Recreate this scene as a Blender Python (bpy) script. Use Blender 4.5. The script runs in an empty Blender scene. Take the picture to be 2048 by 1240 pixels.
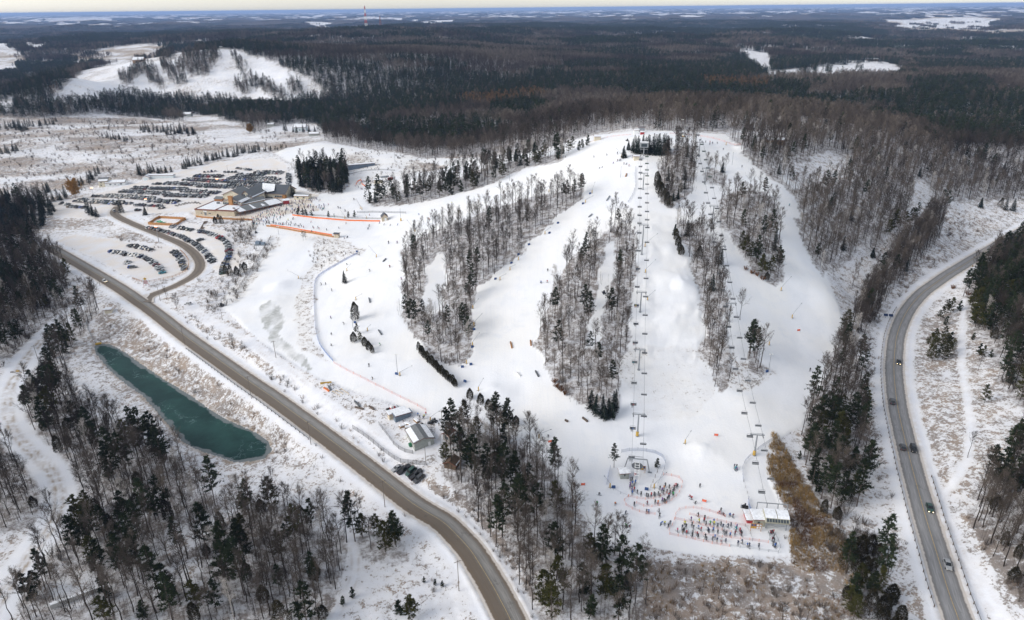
import bpy, math, random
import numpy as np
from mathutils import Vector, Matrix
R = math.radians
rng = np.random.default_rng(7)
random.seed(7)
scene = bpy.context.scene
col = scene.collection

# ------------------------------------------------------------------ camera
CAMZ = 150.0
PITCH = math.atan(604.0 / 1365.0)
ROLL = 0.0102
FPX = 1365.0
cf = np.array([0.0, math.cos(PITCH), -math.sin(PITCH)])
cr0 = np.array([1.0, 0, 0])
cu0 = np.array([0.0, math.sin(PITCH), math.cos(PITCH)])
cr = cr0 * math.cos(ROLL) - cu0 * math.sin(ROLL)
cu = cu0 * math.cos(ROLL) + cr0 * math.sin(ROLL)
cam_d = bpy.data.cameras.new('camera')
cam = bpy.data.objects.new('camera', cam_d)
col.objects.link(cam)
cam_d.sensor_width = 36.0
cam_d.lens = 36.0 * FPX / 2048.0
cam_d.clip_start = 1.0
cam_d.clip_end = 150000.0
cam.matrix_world = Matrix(((cr[0], cu[0], -cf[0], 0), (cr[1], cu[1], -cf[1], 0), (cr[2], cu[2], -cf[2], CAMZ), (0, 0, 0, 1)))
scene.camera = cam

# ------------------------------------------------------------------ light
HAZE = 5.0e-5
SUN_EL, SUN_AZ = R(30), R(-105)          # azimuth measured from +Y towards +X: low on the left
w = bpy.data.worlds.new('World'); scene.world = w; w.use_nodes = True
nt = w.node_tree; nt.nodes.clear()
sky = nt.nodes.new('ShaderNodeTexSky'); sky.sky_type = 'NISHITA'; sky.sun_disc = False
sky.sun_elevation = SUN_EL; sky.sun_rotation = SUN_AZ
sky.air_density = 1.0; sky.dust_density = 1.0; sky.ozone_density = 1.0; sky.altitude = 300
hsv = nt.nodes.new('ShaderNodeHueSaturation'); hsv.inputs['Saturation'].default_value = 0.32
bg = nt.nodes.new('ShaderNodeBackground'); bg.inputs['Strength'].default_value = 0.12
wo = nt.nodes.new('ShaderNodeOutputWorld')
nt.links.new(sky.outputs[0], hsv.inputs['Color']); nt.links.new(hsv.outputs[0], bg.inputs[0]); nt.links.new(bg.outputs[0], wo.inputs[0])
sd = bpy.data.lights.new('sun', 'SUN'); sd.energy = 1.15; sd.angle = R(35); sd.color = (1.0, 0.93, 0.84)
so = bpy.data.objects.new('sun', sd); col.objects.link(so)
sdir = Vector((math.sin(SUN_AZ) * math.cos(SUN_EL), math.cos(SUN_AZ) * math.cos(SUN_EL), math.sin(SUN_EL)))
so.rotation_euler = sdir.to_track_quat('Z', 'Y').to_euler(); so.location = (0, 0, 400)
scene.view_settings.view_transform = 'Standard'
scene.view_settings.look = 'None'
scene.view_settings.exposure = 0.88
scene.view_settings.gamma = 1.0
scene.cycles.max_bounces = 5; scene.cycles.diffuse_bounces = 3; scene.cycles.volume_bounces = 0
scene.cycles.use_denoising = True
scene.render.film_transparent = False

# ------------------------------------------------------------------ terrain maths
NA, NR = 760, 980
AZ0, AZ1 = R(-56), R(56)
LR0, LR1 = math.log(70.0), math.log(70000.0)
# distance spacing: dense near, coarser far
tt = np.linspace(0, 1, NR)
LRS = LR0 + (LR1 - LR0) * (tt * 0.62 + 0.38 * tt ** 2.4)
AZS = np.linspace(AZ0, AZ1, NA)

def ray(u, v):
    "azimuth and slope (drop per metre) of the ray through photo pixel u,v"
    u = np.asarray(u, float); v = np.asarray(v, float)
    a = (u - 1024) / FPX; b = -(v - 620) / FPX
    d = cf[None] + a.reshape(-1, 1) * cr[None] + b.reshape(-1, 1) * cu[None]
    az = np.arctan2(d[:, 0], d[:, 1]); h = np.hypot(d[:, 0], d[:, 1])
    return az, -d[:, 2] / h

def to_px(p):
    p = np.atleast_2d(np.asarray(p, float)) - np.array([0, 0, CAMZ])
    z = p @ cf
    return np.stack([1024 + FPX * (p @ cr) / z, 620 - FPX * (p @ cu) / z, z], 1)

CP = [  # photo u, v, ground height
 (1280,950,0),(1450,1090,0),(1550,1060,0),(1150,960,1),(1300,1130,-1),(1200,1240,-2),(1600,1240,-2),(1500,900,2),(1500,820,5),(1380,880,2.5),
 (1275,870,3),(1275,800,7),(1270,700,14),(1275,600,24),(1280,500,36),(1285,400,48),(1285,330,58),(1290,300,62),(1290,275,65.5),
 (1370,275,66),(1440,285,64),(1500,760,8),(1465,640,20),(1440,500,35),(1420,400,48),(1400,320,60),
 (1600,700,8),(1650,760,4),(1620,600,17),(1590,500,30),(1580,400,44),(1500,320,59),
 (1690,650,9),(1656,588,17),(1700,600,10),(1680,560,14),
 (1640,400,38),(1700,480,24),(1760,420,30),(1800,350,38),(1900,350,32),(2000,360,25),(1850,450,18),(1930,450,12),(1600,330,52),(1560,290,60),
 (1700,290,50),(1850,300,42),(2040,310,32),
 (2040,470,8),(1960,520,6),(1850,610,4),(1790,700,3),(1780,800,2),(1820,950,1),(1870,1100,0),(1920,1230,-1),
 (1900,750,4),(1930,620,8),(2040,560,16),(2040,750,12),(2040,950,8),(2040,1150,4),(1950,1000,3),(1720,900,0),(1700,1050,-1),(1750,1200,-1),
 (1020,800,5),(1020,690,12),(1020,600,20),(1060,520,28),(1120,450,37),(1180,390,46),(1220,340,54),(1240,300,61),
 (1200,700,15),(1180,600,24),(1230,500,35),
 (880,800,4),(760,740,5),(720,620,9),(700,520,12),(760,470,14),(820,430,18),(900,400,24),(1000,370,33),(1100,330,44),(1180,300,54),
 (860,640,12),(870,560,18),(940,480,27),(1060,420,37),
 (600,700,3),(560,570,4),(540,500,6),(650,560,6),(600,620,4),
 (600,430,11),(700,430,12),(770,450,13),(520,400,11),(430,420,10),(680,400,13),(720,370,16),(800,320,22),(900,330,24),(650,300,20),(560,310,16),
 (350,380,8),(250,400,7),(560,340,11),(180,420,6),(420,500,4),(300,520,2),(150,490,2),(260,440,5),
 (280,590,0),(200,540,1),(400,540,1),(380,490,4),(240,430,6),
 (150,520,1),(450,720,-1),(700,900,-2),(850,1000,-2),(1000,1180,-3),
 (220,700,-9),(350,800,-9),(450,900,-9),(520,880,-9),(350,710,-4),(470,800,-4),(560,850,-4),
 (150,750,-8),(250,850,-7),(350,950,-7),(100,900,-8),(50,750,-7),(50,1000,-8),
 (300,1100,-7),(600,1150,-6),(800,1150,-5),(600,1000,-6),(700,960,-5),(100,1200,-8),(900,1200,-4),(880,1080,-4),
 (50,620,-3),(50,530,0),(0,450,2),(950,850,2),(1000,950,0),(1050,1050,-1),(1100,1150,-2),(930,980,-1),
 (100,400,4),(50,350,2),(200,330,5),(300,280,5),(150,260,5),(500,270,8),(600,260,9),(50,250,5),
 (200,220,5),(500,220,8),(800,230,13),(850,260,16),(1000,260,26),(800,290,18),(1000,200,22),(1100,250,40),
 (120,190,8),(300,195,6),(500,195,6),(640,190,10),(150,160,25),(250,130,48),(330,115,62),(450,98,76),(520,120,60),(580,150,40),(650,150,40),
 (400,150,38),(690,130,52),(720,110,62),(820,110,62),(900,90,58),(750,70,62),(20,120,14),(20,160,8),
 (1024,150,30),(1300,170,32),(1500,150,26),(1700,180,30),(2000,170,24),(2000,220,28),(1750,130,14),(1500,110,16),(1200,100,30),
 (1024,70,32),(200,60,12),(1800,60,10),(1500,75,18),(400,60,12)]
CW = [ # photo u, distance, ground height (behind crests, out of sight)
 (1290,530,63),(1290,700,58),(1450,560,60),(1450,720,57),(1600,720,52),(1290,880,32),(1480,920,30),(1700,900,26),(1900,860,26),(1700,750,40),(2000,700,26),(1150,640,46),(1000,760,24),
 (450,1650,62),(450,2000,40),(250,1500,45),(700,1500,58),(800,1900,45),(100,1500,20),
 (1024,6000,14),(300,6000,5),(1800,6000,5),(1024,14000,0),(300,14000,0),(1800,14000,0),(0,30000,0),(2048,30000,0),(1024,65000,-20),(0,65000,-20),(2048,65000,-20),
 (1024,90,-4),(200,95,-6),(1900,95,-1),(-300,110,-7),(2400,110,4),(-400,300,-2),(2500,300,14),(-300,700,4),(2400,700,20)]
a_, s_ = ray([c[0] for c in CP], [c[1] for c in CP])
zc_ = np.array([c[2] for c in CP], float)
lr_ = np.log((CAMZ - zc_) / np.maximum(s_, 1e-4))
a2, _ = ray([c[0] for c in CW], [600] * len(CW))
A = np.concatenate([a_, a2]); L = np.concatenate([lr_, np.log([c[1] for c in CW])]); Z = np.concatenate([zc_, [c[2] for c in CW]])
KA = 1.25
def tps(d2):
    return 0.5 * d2 * np.log(d2 + 1e-12)
n = len(Z)
P = np.stack([A * KA, L], 1)
D2 = ((P[:, None] - P[None]) ** 2).sum(2)
M = np.zeros((n + 3, n + 3)); M[:n, :n] = tps(D2) + np.eye(n) * 2e-4; M[:n, n] = 1; M[:n, n + 1:] = P; M[n:, :n] = M[:n, n:].T
cs = np.linalg.solve(M, np.concatenate([Z, [0, 0, 0]]))
GZ = np.zeros((NR, NA))
for i in range(NR):
    d2 = (AZS[:, None] * KA - P[None, :, 0]) ** 2 + (LRS[i] - P[None, :, 1]) ** 2
    GZ[i] = tps(d2) @ cs[:n] + cs[n] + cs[n + 1] * AZS * KA + cs[n + 2] * LRS[i]
RS = np.exp(LRS)
GX = RS[:, None] * np.sin(AZS)[None]; GY = RS[:, None] * np.cos(AZS)[None]

def vnoise(x, y, seed=0):
    "value noise, vectorised, roughly -1..1"
    xi = np.floor(x).astype(np.int64); yi = np.floor(y).astype(np.int64)
    fx = x - xi; fy = y - yi; fx = fx * fx * (3 - 2 * fx); fy = fy * fy * (3 - 2 * fy)
    def h(a, b):
        k = (a * 374761393 + b * 668265263 + seed * 1442695041) & 0xffffffff
        k = ((k ^ (k >> 13)) * 1274126177) & 0xffffffff
        return ((k ^ (k >> 16)) & 0xffff) / 32767.5 - 1
    return (h(xi, yi) * (1 - fx) + h(xi + 1, yi) * fx) * (1 - fy) + (h(xi, yi + 1) * (1 - fx) + h(xi + 1, yi + 1) * fx) * fy
def fbm(x, y, o=4, seed=0):
    s = 0; a = 1; t = 0
    for k in range(o):
        s = s + a * vnoise(x * 2 ** k + 17 * k, y * 2 ** k - 9 * k, seed + k); t += a; a *= 0.5
    return s / t

def gi(az, lr):
    fa = np.clip((np.asarray(az) - AZ0) / (AZ1 - AZ0) * (NA - 1), 0, NA - 1.001)
    fr = np.clip(np.interp(lr, LRS, np.arange(NR)), 0, NR - 1.001)
    return fa, fr
def bil(G, fa, fr):
    ia = fa.astype(int); ir = fr.astype(int); ta = fa - ia; tr = fr - ir
    return (G[ir, ia] * (1 - ta) + G[ir, ia + 1] * ta) * (1 - tr) + (G[ir + 1, ia] * (1 - ta) + G[ir + 1, ia + 1] * ta) * tr
def hz(x, y, G=None):
    G = GZ if G is None else G
    x = np.atleast_1d(np.asarray(x, float)); y = np.atleast_1d(np.asarray(y, float))
    fa, fr = gi(np.arctan2(x, y), np.log(np.hypot(x, y)))
    return bil(G, fa, fr)
def unproj(u, v):
    "photo pixels -> world points on the ground"
    az, s = ray(np.atleast_1d(u), np.atleast_1d(v))
    out = []
    for a, sl in zip(az, s):
        fa = (a - AZ0) / (AZ1 - AZ0) * (NA - 1); fa = min(max(fa, 0), NA - 1.001); ia = int(fa); t = fa - ia
        prof = GZ[:, ia] * (1 - t) + GZ[:, ia + 1] * t
        rayz = CAMZ - sl * RS
        below = rayz < prof
        k = int(np.argmax(below)) if below.any() else NR - 1
        if k == 0: k = 1
        d0 = rayz[k - 1] - prof[k - 1]; d1 = rayz[k] - prof[k]
        f = d0 / (d0 - d1) if d0 != d1 else 1
        f = min(max(f, 0), 1)
        r = RS[k - 1] + (RS[k] - RS[k - 1]) * f
        out.append((r * math.sin(a), r * math.cos(a), prof[k - 1] + (prof[k] - prof[k - 1]) * f))
    return np.array(out)
def at(u, v):
    return Vector(unproj([u], [v])[0])
def densify(pts, closed=True, step=14):
    out = []
    m = len(pts)
    for i in range(m if closed else m - 1):
        a = pts[i]; b = pts[(i + 1) % m]
        k = max(1, int(math.hypot(b[0] - a[0], b[1] - a[1]) / step))
        for j in range(k): out.append((a[0] + (b[0] - a[0]) * j / k, a[1] + (b[1] - a[1]) * j / k))
    if not closed: out.append(pts[-1])
    return out
def wpoly(pts):
    d = densify(pts); w_ = unproj([p[0] for p in d], [p[1] for p in d])
    return w_[:, :2]
def inpoly(x, y, poly):
    x = np.asarray(x); y = np.asarray(y)
    r = np.zeros(x.shape, bool)
    bx0, by0 = poly.min(0); bx1, by1 = poly.max(0)
    sel = (x >= bx0) & (x <= bx1) & (y >= by0) & (y <= by1)
    xs = x[sel]; ys = y[sel]; rr = np.zeros(xs.shape, bool)
    n_ = len(poly)
    for i in range(n_):
        x0, y0 = poly[i]; x1, y1 = poly[(i + 1) % n_]
        if y0 == y1: continue
        c = ((y0 > ys) != (y1 > ys)) & (xs < (x1 - x0) * (ys - y0) / (y1 - y0) + x0)
        rr ^= c
    r[sel] = rr
    return r
def smooth_path(w_, it=3):
    w_ = np.array(w_)
    for _ in range(it):   # Chaikin
        q = 0.75 * w_[:-1] + 0.25 * w_[1:]; r_ = 0.25 * w_[:-1] + 0.75 * w_[1:]
        mid = np.empty((2 * len(q), w_.shape[1])); mid[0::2] = q; mid[1::2] = r_
        w_ = np.vstack([w_[:1], mid, w_[-1:]])
    return w_
def resample(w_, step):
    d = np.concatenate([[0], np.cumsum(np.hypot(*(np.diff(w_[:, :2], axis=0).T)))])
    m = max(2, int(d[-1] / step) + 1); t = np.linspace(0, d[-1], m)
    return np.stack([np.interp(t, d, w_[:, k]) for k in range(w_.shape[1])], 1)
def wpath(pts, step=3.0, it=2):
    d = densify(pts, False, 30)
    return resample(smooth_path(unproj([p[0] for p in d], [p[1] for p in d]), it), step)
# ------------------------------------------------------------------ helpers
def new_mat(name, color=(0.5, 0.5, 0.5), rough=0.8, metal=0.0, spec=None, noise=0.0, nscale=4.0, rand=0.0, emit=None):
    m = bpy.data.materials.new(name); m.use_nodes = True
    t = m.node_tree; b = t.nodes['Principled BSDF']
    b.inputs['Base Color'].default_value = (*color, 1); b.inputs['Roughness'].default_value = rough; b.inputs['Metallic'].default_value = metal
    if spec is not None: b.inputs['Specular IOR Level'].default_value = spec
    src = None
    if noise > 0:
        g = t.nodes.new('ShaderNodeNewGeometry'); nz = t.nodes.new('ShaderNodeTexNoise'); nz.inputs['Scale'].default_value = nscale; nz.inputs['Detail'].default_value = 3
        t.links.new(g.outputs['Position'], nz.inputs['Vector'])
        mr = t.nodes.new('ShaderNodeMapRange'); mr.inputs[1].default_value = 0.3; mr.inputs[2].default_value = 0.7; mr.inputs[3].default_value = 1 - noise; mr.inputs[4].default_value = 1 + noise
        t.links.new(nz.outputs[0], mr.inputs[0])
        src = mr.outputs[0]
    if rand > 0:
        oi = t.nodes.new('ShaderNodeObjectInfo'); mr2 = t.nodes.new('ShaderNodeMapRange'); mr2.inputs[3].default_value = 1 - rand; mr2.inputs[4].default_value = 1 + rand
        t.links.new(oi.outputs['Random'], mr2.inputs[0])
        if src is not None:
            mm = t.nodes.new('ShaderNodeMath'); mm.operation = 'MULTIPLY'; t.links.new(src, mm.inputs[0]); t.links.new(mr2.outputs[0], mm.inputs[1]); src = mm.outputs[0]
        else: src = mr2.outputs[0]
    if src is not None:
        vm = t.nodes.new('ShaderNodeVectorMath'); vm.operation = 'SCALE'; vm.inputs[0].default_value = color
        t.links.new(src, vm.inputs['Scale']); t.links.new(vm.outputs[0], b.inputs['Base Color'])
    if emit: b.inputs['Emission Color'].default_value = (*color, 1); b.inputs['Emission Strength'].default_value = emit
    return m

class N:
    "tiny node-graph helper"
    def __init__(s, mat): s.t = mat.node_tree; s.n = s.t.nodes; s.l = s.t.links
    def put(s, inp, v):
        if isinstance(v, bpy.types.NodeSocket): s.l.new(v, inp)
        elif isinstance(v, tuple) and len(v) == 3 and inp.type == 'RGBA': inp.default_value = (*v, 1)
        else: inp.default_value = v
    def math(s, op, a, b=0.0, clamp=False):
        k = s.n.new('ShaderNodeMath'); k.operation = op; k.use_clamp = clamp; s.put(k.inputs[0], a); s.put(k.inputs[1], b); return k.outputs[0]
    def mix(s, f, a, b):
        k = s.n.new('ShaderNodeMix'); k.data_type = 'RGBA'; s.put(k.inputs[0], f); s.put(k.inputs[6], a); s.put(k.inputs[7], b); return k.outputs[2]
    def attr(s, name):
        k = s.n.new('ShaderNodeAttribute'); k.attribute_name = name; return k.outputs['Fac']
    def noise(s, scale, detail=4, vec=None, rough=0.55):
        k = s.n.new('ShaderNodeTexNoise'); k.inputs['Scale'].default_value = scale; k.inputs['Detail'].default_value = detail; k.inputs['Roughness'].default_value = rough
        s.l.new(vec if vec is not None else s.pos(), k.inputs['Vector']); return k.outputs[0]
    def pos(s):
        if not hasattr(s, 'p'): s.p = s.n.new('ShaderNodeNewGeometry').outputs['Position']
        return s.p
    def ramp(s, v, a, b, lo=0.0, hi=1.0):
        k = s.n.new('ShaderNodeMapRange'); k.interpolation_type = 'SMOOTHSTEP'; s.put(k.inputs[0], v); s.put(k.inputs[1], a); s.put(k.inputs[2], b); s.put(k.inputs[3], lo); s.put(k.inputs[4], hi); return k.outputs[0]

def mesh_np(name, verts, faces, mats=(), midx=None, smooth=False):
    "faces: (n,3) or (n,4) int array"
    me = bpy.data.meshes.new(name)
    verts = np.asarray(verts, np.float32); faces = np.asarray(faces, np.int32)
    me.vertices.add(len(verts)); me.vertices.foreach_set('co', verts.ravel())
    k = faces.shape[1]
    me.loops.add(faces.size); me.loops.foreach_set('vertex_index', faces.ravel())
    me.polygons.add(len(faces)); me.polygons.foreach_set('loop_start', np.arange(0, faces.size, k, dtype=np.int32)); 
    me.polygons.foreach_set('loop_total', np.full(len(faces), k, np.int32))
    for m in mats: me.materials.append(m)
    if midx is not None: me.polygons.foreach_set('material_index', np.asarray(midx, np.int32))
    if smooth: me.polygons.foreach_set('use_smooth', np.ones(len(faces), bool))
    me.update(calc_edges=True); me.validate()
    return me
def link(name, me, parent=None, loc=None, **props):
    o = bpy.data.objects.new(name, me); col.objects.link(o)
    if parent is not None: o.parent = parent
    if loc is not None: o.location = loc
    for k, v in props.items(): o[k] = v
    return o
class MB:
    "collects polygons with a material slot each; build() links them as one mesh"
    def __init__(s): s.v = []; s.f = []; s.m = []
    def poly(s, pts, mi=0):
        b = len(s.v); s.v += [tuple(p) for p in pts]; s.f.append(tuple(range(b, b + len(pts)))); s.m.append(mi)
    def box(s, c, d, rz=0.0, mi=0, top=None):
        "c centre of the base, d size, top = (scale x, scale y) of the upper face"
        x, y, z = c; a, b_, h = d[0] / 2, d[1] / 2, d[2]; tx, ty = top or (1, 1)
        ca, sa = math.cos(rz), math.sin(rz); b = len(s.v)
        for zz, fx, fy in ((0, 1, 1), (h, tx, ty)):
            for px, py in ((-a, -b_), (a, -b_), (a, b_), (-a, b_)):
                qx, qy = px * fx, py * fy
                s.v.append((x + qx * ca - qy * sa, y + qx * sa + qy * ca, z + zz))
        for f in ((3, 2, 1, 0), (4, 5, 6, 7), (0, 1, 5, 4), (1, 2, 6, 5), (2, 3, 7, 6), (3, 0, 4, 7)):
            s.f.append(tuple(b + i for i in f)); s.m.append(mi)
    def tube(s, p, q, r0, r1=None, n=6, mi=0, cap=True):
        p = Vector(p); q = Vector(q); r1 = r0 if r1 is None else r1
        d = (q - p).normalized(); a = d.orthogonal().normalized(); b_ = d.cross(a); b = len(s.v)
        for c, r in ((p, r0), (q, r1)):
            for k in range(n):
                t = 2 * math.pi * k / n; s.v.append(tuple(c + a * math.cos(t) * r + b_ * math.sin(t) * r))
        for k in range(n): s.f.append((b + k, b + (k + 1) % n, b + n + (k + 1) % n, b + n + k)); s.m.append(mi)
        if cap: s.f.append(tuple(b + k for k in reversed(range(n)))); s.m.append(mi); s.f.append(tuple(b + n + k for k in range(n))); s.m.append(mi)
    def path(s, pts, r, n=6, mi=0):
        for a, b in zip(pts[:-1], pts[1:]): s.tube(a, b, r, r, n, mi)
    def lathe(s, prof, n=12, mi=0, c=(0, 0, 0)):
        b = len(s.v)
        for r, z in prof:
            for k in range(n): t = 2 * math.pi * k / n; s.v.append((c[0] + r * math.cos(t), c[1] + r * math.sin(t), c[2] + z))
        for i in range(len(prof) - 1):
            for k in range(n): s.f.append((b + i * n + k, b + i * n + (k + 1) % n, b + (i + 1) * n + (k + 1) % n, b + (i + 1) * n + k)); s.m.append(mi)
        s.f.append(tuple(b + (len(prof) - 1) * n + k for k in range(n))); s.m.append(mi)
    def mesh(s, name, mats, smooth=False):
        me = bpy.data.meshes.new(name); me.from_pydata(s.v, [], s.f)
        for m in (mats if isinstance(mats, (list, tuple)) else [mats]): me.materials.append(m)
        me.polygons.foreach_set('material_index', s.m)
        if smooth: me.polygons.foreach_set('use_smooth', [True] * len(s.f))
        me.update(); return me
    def build(s, name, mats, parent=None, loc=None, smooth=False, **props):
        return link(name, s.mesh(name, mats, smooth), parent, loc, **props)
def thing(name, loc, rz=0.0, **props):
    o = bpy.data.objects.new(name, None); col.objects.link(o); o.location = loc; o.rotation_euler = (0, 0, rz); o.empty_display_size = 0.5
    for k, v in props.items(): o[k] = v
    return o

# ------------------------------------------------------------------ layout traced on the ground
ROAD_L = [(100,494),(145,520),(200,552),(250,582),(300,618),(357,663),(445,725),(547,797),(620,848),(680,893),(748,949),(827,1007),(887,1043),(942,1101),(984,1168),(1022,1240),(1050,1320)]
ROAD_E = [(281,604),(294,590),(318,581),(356,569),(386,554),(400,540),(401,523),(386,503),(363,487),(328,473),(291,458),(253,443),(233,432),(226,424),(236,412)]
ROAD_R = [(2130,418),(2048,459),(1974,503),(1895,547),(1844,586),(1813,622),(1793,667),(1789,708),(1787,742),(1791,783),(1796,820),(1810,878),(1829,953),(1851,1035),(1876,1113),(1900,1196),(1916,1240),(1945,1330)]
TRACK_L = [(150,620),(95,668),(50,720),(18,775),(14,816),(20,850),(38,881),(68,908),(99,939),(116,966),(120,1007),(105,1050),(60,1110),(20,1165),(-20,1230)]
TRACK_R = [(1929,598),(1926,639),(1923,691),(1924,742),(1936,810),(1943,850),(1936,919),(1912,960),(1888,984),(1880,1000)]
TRACK_S = [(370,600),(410,640),(480,670),(560,730),(640,800),(700,840),(770,885),(810,905),(860,905),(890,875),(885,845)]
TRACK_B = [(700,1075),(712,1110),(708,1160),(690,1200),(660,1250)]
MELT = [(528,612),(545,602),(563,618),(568,672),(580,690),(630,736),(620,738),(588,720),(560,700),(540,676),(532,650),(520,640)]
TRACK_D = [(1862,1000),(1900,1060),(1940,1130),(1985,1200),(2010,1250)]
POND = [(190,690),(215,688),(250,705),(300,735),(350,770),(400,800),(450,830),(500,858),(535,880),(543,895),(530,915),(500,925),(470,928),(440,915),(400,900),(365,880),(340,850),(310,820),(285,790),(250,765),(215,735),(193,710)]
LOT_U = [(75,412),(170,393),(330,350),(440,323),(540,316),(572,328),(580,375),(640,390),(600,420),(440,415),(400,425),(300,427),(235,430),(170,437),(110,430)]
LOT_M = [(285,443),(340,443),(400,452),(450,463),(482,500),(478,545),(440,552),(400,500),(350,475),(300,455)]
LOT_B = [(110,480),(150,470),(280,485),(350,495),(385,520),(375,550),(290,562),(240,545),(190,515)]
LODGE = [(380,425),(440,400),(575,395),(620,400),(640,420),(560,432),(480,440),(395,436)]
SKI = [(540,300),(640,285),(900,318),(1030,312),(1180,272),(1290,258),(1450,268),(1520,318),(1600,375),(1615,455),(1692,648),(1665,730),(1605,850),(1555,880),(1540,960),(1580,1050),(1585,1112),(1400,1110),(1200,1080),(1140,990),(1060,890),(950,830),(900,850),(760,800),(640,760),(540,700),(440,610),(470,560),(520,480),(480,440),(575,410),(590,330)]
WOODS = dict(
 A=[(803,500),(850,470),(900,452),(960,428),(1040,402),(1100,385),(1172,376),(1168,395),(1110,437),(1060,480),(1030,522),(998,543),(957,574),(950,612),(943,674),(933,725),(919,733),(885,728),(840,680),(817,660),(797,628),(811,570)],
 B=[(1232,445),(1268,460),(1272,520),(1268,560),(1261,620),(1258,690),(1236,745),(1236,822),(1165,815),(1135,795),(1104,767),(1087,728),(1073,690),(1083,653),(1094,612),(1100,580),(1135,530),(1150,510),(1190,480)],
 C1=[(1330,310),(1350,295),(1385,293),(1390,330),(1388,388),(1360,400),(1345,420),(1325,405),(1312,375),(1315,345)],
 C2=[(1345,440),(1400,440),(1425,475),(1440,520),(1450,570),(1450,640),(1455,690),(1462,730),(1460,775),(1440,786),(1425,770),(1405,700),(1415,675),(1400,615),(1388,550),(1372,500),(1355,470)],
 C3=[(1405,345),(1430,335),(1452,350),(1448,372),(1415,368)],
 C4=[(1490,700),(1515,700),(1520,725),(1532,740),(1525,755),(1500,735),(1488,715)],
 D=[(1440,400),(1470,382),(1500,380),(1530,385),(1553,400),(1560,490),(1566,540),(1560,570),(1540,566),(1502,537),(1478,503),(1461,468),(1437,451)],
 L=[(745,412),(735,400),(760,395),(800,380),(850,368),(930,352),(950,340),(1000,330),(1040,318),(1100,312),(1130,308),(1125,322),(1060,335),(1020,348),(990,365),(960,378),(900,390),(850,402),(800,410)],
 K=[(592,345),(640,330),(690,335),(700,360),(690,385),(640,388),(600,372)],
 E=[(1455,268),(1560,268),(1640,280),(1750,300),(1900,318),(2060,345),(2060,400),(1950,402),(1900,410),(1880,440),(1860,490),(1830,525),(1790,575),(1755,600),(1725,650),(1700,655),(1694,640),(1715,590),(1660,588),(1634,537),(1598,470),(1596,400),(1560,365),(1502,326)],
 E2=[(1702,640),(1728,592),(1765,540),(1806,482),(1848,446),(1885,440),(1880,478),(1832,530),(1795,572),(1762,612),(1735,668),(1708,668)],
 F=[(1690,665),(1712,690),(1722,740),(1730,810),(1735,900),(1730,960),(1715,1010),(1690,1040),(1660,1050),(1640,1020),(1612,940),(1600,880),(1612,830),(1640,780),(1665,730)],
 F2=[(1700,1085),(1745,1085),(1775,1130),(1790,1200),(1800,1260),(1700,1260),(1690,1180),(1690,1120)],
 H=[(885,880),(905,850),(950,860),(1020,880),(1080,915),(1120,960),(1150,1010),(1175,1080),(1250,1120),(1290,1160),(1300,1260),(1085,1260),(1040,1170),(990,1090),(930,1010),(890,950)],
 G=[(60,800),(150,790),(215,850),(290,880),(360,930),(430,985),(500,1010),(560,1000),(640,1060),(700,1075),(690,1150),(640,1260),(30,1260),(40,1150),(130,1060),(150,980),(120,930),(70,880)],
 G2=[(700,1080),(740,1060),(790,1070),(820,1120),(780,1130),(720,1110)],
 J=[(-60,470),(60,480),(125,510),(140,560),(125,610),(90,650),(50,690),(-60,760)],
 J2=[(-60,840),(30,880),(80,935),(95,990),(70,1040),(-60,1090)],
 J3=[(130,650),(190,600),(200,620),(150,690),(130,760),(110,800),(60,850),(50,830),(90,760)],
 JT=[(-60,390),(60,400),(110,420),(70,470),(-60,475)],
 I=[(1935,560),(1990,520),(2060,470),(2110,600),(2110,830),(2048,830),(2010,780),(1985,700),(1950,660),(1920,600)],
 I2=[(1950,985),(2000,930),(2048,860),(2110,850),(2110,1220),(2048,1200),(1990,1120),(1940,1060)],
 FAR=[(-100,228),(60,236),(130,234),(190,226),(250,232),(330,240),(440,256),(500,268),(560,250),(600,245),(645,262),(655,283),(700,292),(745,300),(850,316),(940,314),(1030,308),(1120,288),(1180,268),(1260,256),(1300,260),(1370,262),(1455,264),(1560,266),(1640,278),(1750,298),(1900,316),(2150,345),(2150,55),(1024,62),(-100,70)])
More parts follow.
